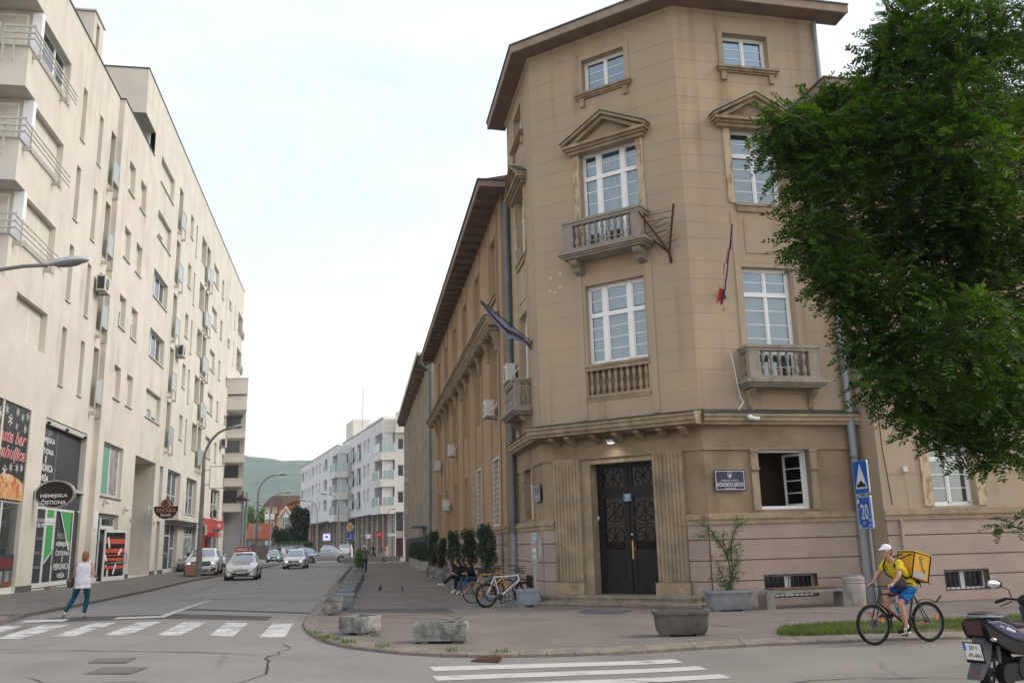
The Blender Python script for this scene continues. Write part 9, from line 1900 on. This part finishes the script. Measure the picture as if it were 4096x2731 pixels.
for s in(-1,1):
 obj('indicator',MB().sphere((-.18,s*.17,.70),.045,10,(1.1,.8,.55)),mat('clear_indicator',(0.45,0.35,0.32),.15,coat=1),MO,smooth=True);obj('indicator_arm',MB().cyl((-.14,s*.05,.70),(-.17,s*.15,.70),.015,n=6),MBK,MO)
 obj('shock',MB().tube([(0.0+.02*math.cos(q),s*.10+.02*math.sin(q),.42+q*.0044)for q in np.linspace(0,44,70)],.005,n=4),mat('spring_steel',(0.2,0.2,0.2),.4),MO)
obj('inner_mudguard',MB().tube([(wx+.34*math.cos(q),0,rr+.34*math.sin(q))for q in np.linspace(.5,2.2,10)],.06,n=8,flat=.25),MBK,MO)
obj('floorboard',MB().box(.75,1.2,-.16,.16,.28,.40),MBK,MO);fuse('front_shield',MB().prism([(1.15,.28),(1.28,.30),(1.30,.75),(1.18,1.0),(1.08,1.0),(1.15,.70)],-.2,.2,'y'),MBL,MO,.014,4)
obj('steering_column',MB().cyl((1.32,0,.3),(1.06,0,1.0),.03,n=8),MBK,MO);fuse('handlebar_cowl',MB().sphere((1.02,0,1.06),.12,10,(1,1.3,.8)),MBK,MO,.012)
hbm=MB().tube([(.99,-.10,1.07),(.93,-.24,1.09),(.88,-.35,1.05)],.014,n=6).tube([(.99,.10,1.07),(.93,.24,1.09),(.88,.35,1.05)],.014,n=6);obj('handlebar',hbm,MBK,MO)
for s in(-1,1):
 obj('grip',MB().cyl((.92,s*.24,1.09),(.87,s*.37,1.04),.019,n=8),TYRE,MO);obj('brake_lever',MB().tube([(.96,s*.2,1.06),(.97,s*.28,1.02),(.93,s*.35,.99)],.007,n=5),MBK,MO)
 mr=obj('mirror',MB().sphere((.82 if s<0 else.9,s*.36,1.27),.075,14,(.35,1.35,.8)),MBK,MO,smooth=True,label=None);obj('mirror_glass',MB().sphere((.80 if s<0 else.88,s*.36,1.27),.068,14,(.25,1.35,.78)),mat('mirror_glass',(0.85,0.88,0.9),.03,metal=1.0),MO,smooth=True);obj('mirror_arm',MB().tube([(.96,s*.2,1.10),(.96,s*.22,1.20),(.88,s*.29,1.25)],.008,n=5),MBK,MO)
obj('stand',MB().cyl((.45,-.1,.25),(.40,-.2,.01),.014,n=6).cyl((.45,.1,.25),(.40,.2,.01),.014,n=6),MBK,MO)
# the near tree with feathered leaves
tr=root('leafy_tree','large tree with feathery compound leaves hanging over the right side of the street','tree',(6.3,8.3,hroad(6)))
rn=random.Random(99)
TL=leaf_mat('pinnate_leaves',(0.016,0.046,0.009),(0.085,0.155,0.022),0.36,1.3,0.42)
def compound(n_pairs,L_,lw,ll,sd):
 """one feather-shaped leaf along +x: a stalk with paired oval leaflets"""
 r_=random.Random(sd);V,Fc=[],[]
 def leaflet(c,d,up):
  d=d.normalized();s=d.cross(up).normalized();n0=len(V);l=ll*r_.uniform(.8,1.15);w=lw*r_.uniform(.85,1.15)
  k=up*0.006
  V.extend([c,c+d*l*.28+s*w*.42-k,c+d*l*.68+s*w*.46-k,c+d*l,c+d*l*.68-s*w*.46-k,c+d*l*.28-s*w*.42-k]);Fc.extend([(n0,n0+1,n0+2,n0+3),(n0,n0+3,n0+4,n0+5)])
 for k in range(n_pairs):
  t=(k+0.8)/n_pairs;p=Vector((L_*t,0,-L_*.22*t*t))
  for s in(-1,1):
   a=rad(r_.uniform(52,72));leaflet(p,Vector((math.cos(a),s*math.sin(a),r_.uniform(-.35,.15))),Vector((r_.gauss(0,.25),r_.gauss(0,.25),1)).normalized())
 leaflet(Vector((L_,0,-L_*.22)),Vector((1,0,-.3)),Vector((0,0,1)))
 n0=len(V);V.extend([Vector((0,-.0015,0)),Vector((0,.0015,0)),Vector((L_,.001,-L_*.22)),Vector((L_,-.001,-L_*.22))]);Fc.append((n0,n0+1,n0+2,n0+3))
 return np.array([tuple(v)for v in V]),Fc
leafs=[compound(7+k%3,.21+.02*(k%4),.023,.048,k)for k in range(6)]
AV,AF,AN=[],[],0
def put(q,heading,pitch,roll,s):
 global AN
 v,f=leafs[rn.randrange(6)];M_=(Matrix.Rotation(heading,3,'Z')@Matrix.Rotation(-pitch,3,'Y')@Matrix.Rotation(roll,3,'X'));A_=np.array(M_)*s
 AV.append(v@A_.T+np.array(q));AF.extend([tuple(i+AN for i in ff)for ff in f]);AN+=len(v)
O=Vector((1.2,0.5,0));tb=MB();tb.tube([O+Vector((.1,0,-.2)),O+Vector((0,0,1.6)),O+Vector((-.08,.05,3.0)),O+Vector((-.15,.1,4.6)),O+Vector((0,.1,6.2))],.2,n=12,rs=[.26,.20,.17,.12,.05])
obj('trunk',tb,mat('tree_bark',(0.075,0.06,0.048),.95,c2=(0.12,0.10,0.08),scale=7,stretch=(1,1,.2),bump=1.0,bscale=25),tr,smooth=True)
lb_m=MB();tips=[]
def clump(c,r,n,dens=1.0):
 """foliage clump with a branch from the trunk"""
 c=Vector(c);h0=max(2.2,min(5.6,c.z-.7));a=O+Vector((-.1,.05,h0));m0=a.lerp(c,.3)+Vector((0,rn.uniform(-.2,.3),.45));m1=a.lerp(c,.7)+Vector((0,rn.uniform(-.1,.2),rn.uniform(.15,.4)))
 if rn.random()<.45:lb_m.tube([a,m0,m1,c],.02,n=5,rs=[.035,.022,.014,.005])
 for _ in range(n):
  while True:
   p=Vector((rn.uniform(-1,1),rn.uniform(-1,1),rn.uniform(-1,1)))
   if.15<p.length<1:break
  q=c+Vector((p.x*r[0],p.y*r[1],p.z*r[2]));hd_=math.atan2(q.y-c.y+rn.gauss(0,.25),q.x-c.x+rn.gauss(0,.25));put(tuple(q),hd_+rn.gauss(0,.4),rn.gauss(-.05,.35)+p.z*.5,rn.gauss(0,.5),rn.uniform(.75,1.2))
  if rn.random()<.12:lb_m.cyl(c.lerp(q,.2),q,.005,.002,n=3,cap=False)
CL=[((-1.93,0.34,7.39),(0.23,0.24,0.19),166),((-2.16,0.42,6.94),(0.17,0.2,0.17),107),((-1.96,0.46,7.17),(0.26,0.27,0.21),201),((-2.26,0.56,6.83),(0.15,0.16,0.13),70),((-2.59,0.42,6.5),(0.23,0.22,0.15),129),((-2.93,0.55,6.48),(0.24,0.22,0.15),129),((-3.49,-0.08,6.02),(0.2,0.19,0.13),109),((-3.51,0.23,5.9),(0.17,0.17,0.13),80),((-3.26,0.56,5.83),(0.22,0.21,0.15),117),((-3.07,0.35,6.02),(0.32,0.3,0.21),252),((-3.19,0.53,5.53),(0.17,0.17,0.13),80),((-3.12,-0.02,5.46),(0.28,0.28,0.2),235),((-3.17,0.23,5.16),(0.21,0.2,0.15),117),((-3.34,0.07,4.85),(0.18,0.18,0.12),90),((-3.35,0.28,4.73),(0.15,0.14,0.09),52),((-3.03,0.3,4.83),(0.27,0.28,0.21),218),((-3.16,-0.09,4.39),(0.24,0.23,0.16),161),((-2.98,0.05,4.18),(0.22,0.22,0.16),147),((-2.88,0.1,3.9),(0.18,0.19,0.14),105),((-2.77,0.54,3.78),(0.13,0.12,0.09),40),((-2.59,0.44,3.75),(0.26,0.27,0.21),201),((-2.75,0.01,3.37),(0.22,0.22,0.16),147),((-2.39,0.46,3.19),(0.21,0.21,0.15),117),((-2.44,-0.0,2.93),(0.18,0.18,0.12),90),((-2.05,0.33,2.83),(0.19,0.16,0.1),68),((-2.0,-0.01,2.68),(0.14,0.13,0.08),47),((-1.83,-0.1,2.62),(0.2,0.17,0.1),84),((-2.41,1.08,6.47),(0.3,0.32,0.25),171),((-2.61,-0.04,6.03),(0.3,0.31,0.24),216),((-2.76,-0.03,5.61),(0.34,0.36,0.28),285),((-2.2,1.27,5.63),(0.42,0.43,0.33),302),((-2.4,1.08,5.02),(0.39,0.41,0.32),285),((-2.61,0.09,4.28),(0.37,0.38,0.29),302),((-1.7,1.23,7.11),(0.3,0.32,0.26),171),((-1.68,0.52,7.01),(0.32,0.36,0.3),252),((-1.49,0.75,7.65),(0.38,0.38,0.29),265),((-2.29,-0.05,5.8),(0.34,0.37,0.3),306),((-1.76,1.2,5.77),(0.42,0.45,0.37),345),((-2.09,0.77,5.03),(0.4,0.43,0.36),345),((-1.69,1.24,4.36),(0.42,0.46,0.37),345),((-1.93,1.12,3.77),(0.39,0.41,0.32),285),((-2.25,0.11,3.23),(0.33,0.32,0.23),211),((-1.99,0.21,3.04),(0.33,0.3,0.19),172),((-1.62,-0.12,6.86),(0.4,0.43,0.34),408),((-1.83,-0.15,6.23),(0.4,0.44,0.36),432),((-1.98,-0.29,5.57),(0.41,0.45,0.37),478),((-1.85,0.11,5.1),(0.43,0.47,0.39),478),((-1.72,0.63,4.69),(0.46,0.49,0.39),453),((-2.14,-0.39,3.75),(0.41,0.42,0.33),428),((-1.51,0.75,3.47),(0.44,0.42,0.29),312),((-1.64,0.17,2.93),(0.37,0.33,0.21),216),((-1.03,0.13,7.23),(0.41,0.44,0.35),408),((-0.6,0.99,7.0),(0.5,0.55,0.45),528),((-1.07,0.42,5.88),(0.47,0.53,0.45),554),((-1.35,0.14,4.99),(0.45,0.51,0.43),554),((-1.3,0.42,4.34),(0.47,0.52,0.43),528),((-1.08,0.8,3.74),(0.45,0.47,0.38),408),((-1.73,-0.3,3.1),(0.35,0.35,0.25),280),((-1.11,1.26,2.0),(0.12,0.11,0.08),21)]
for c,r,n in CL:clump(c,r,int(n*.62))
for c,r,n in[((1.6,.8,3.5),(1.0,1.2,1.4),500),((1.5,.6,5.6),(1.1,1.2,1.2),500),((-.2,1.6,4.6),(1.2,.6,1.6),700)]:clump(c,r,n)
V=np.concatenate(AV);me=bpy.data.meshes.new('crown');me.vertices.add(len(V));me.vertices.foreach_set('co',V.ravel())
nl=sum(len(f)for f in AF);me.loops.add(nl);me.loops.foreach_set('vertex_index',np.fromiter((i for f in AF for i in f),dtype=np.int32,count=nl));me.polygons.add(len(AF));ls=np.cumsum([0]+[len(f)for f in AF[:-1]]);me.polygons.foreach_set('loop_start',ls.astype(np.int32));me.update(calc_edges=True)
obj('crown',me,TL,tr);obj('branches',lb_m,MATS['tree_bark'],tr)
finish_texts()
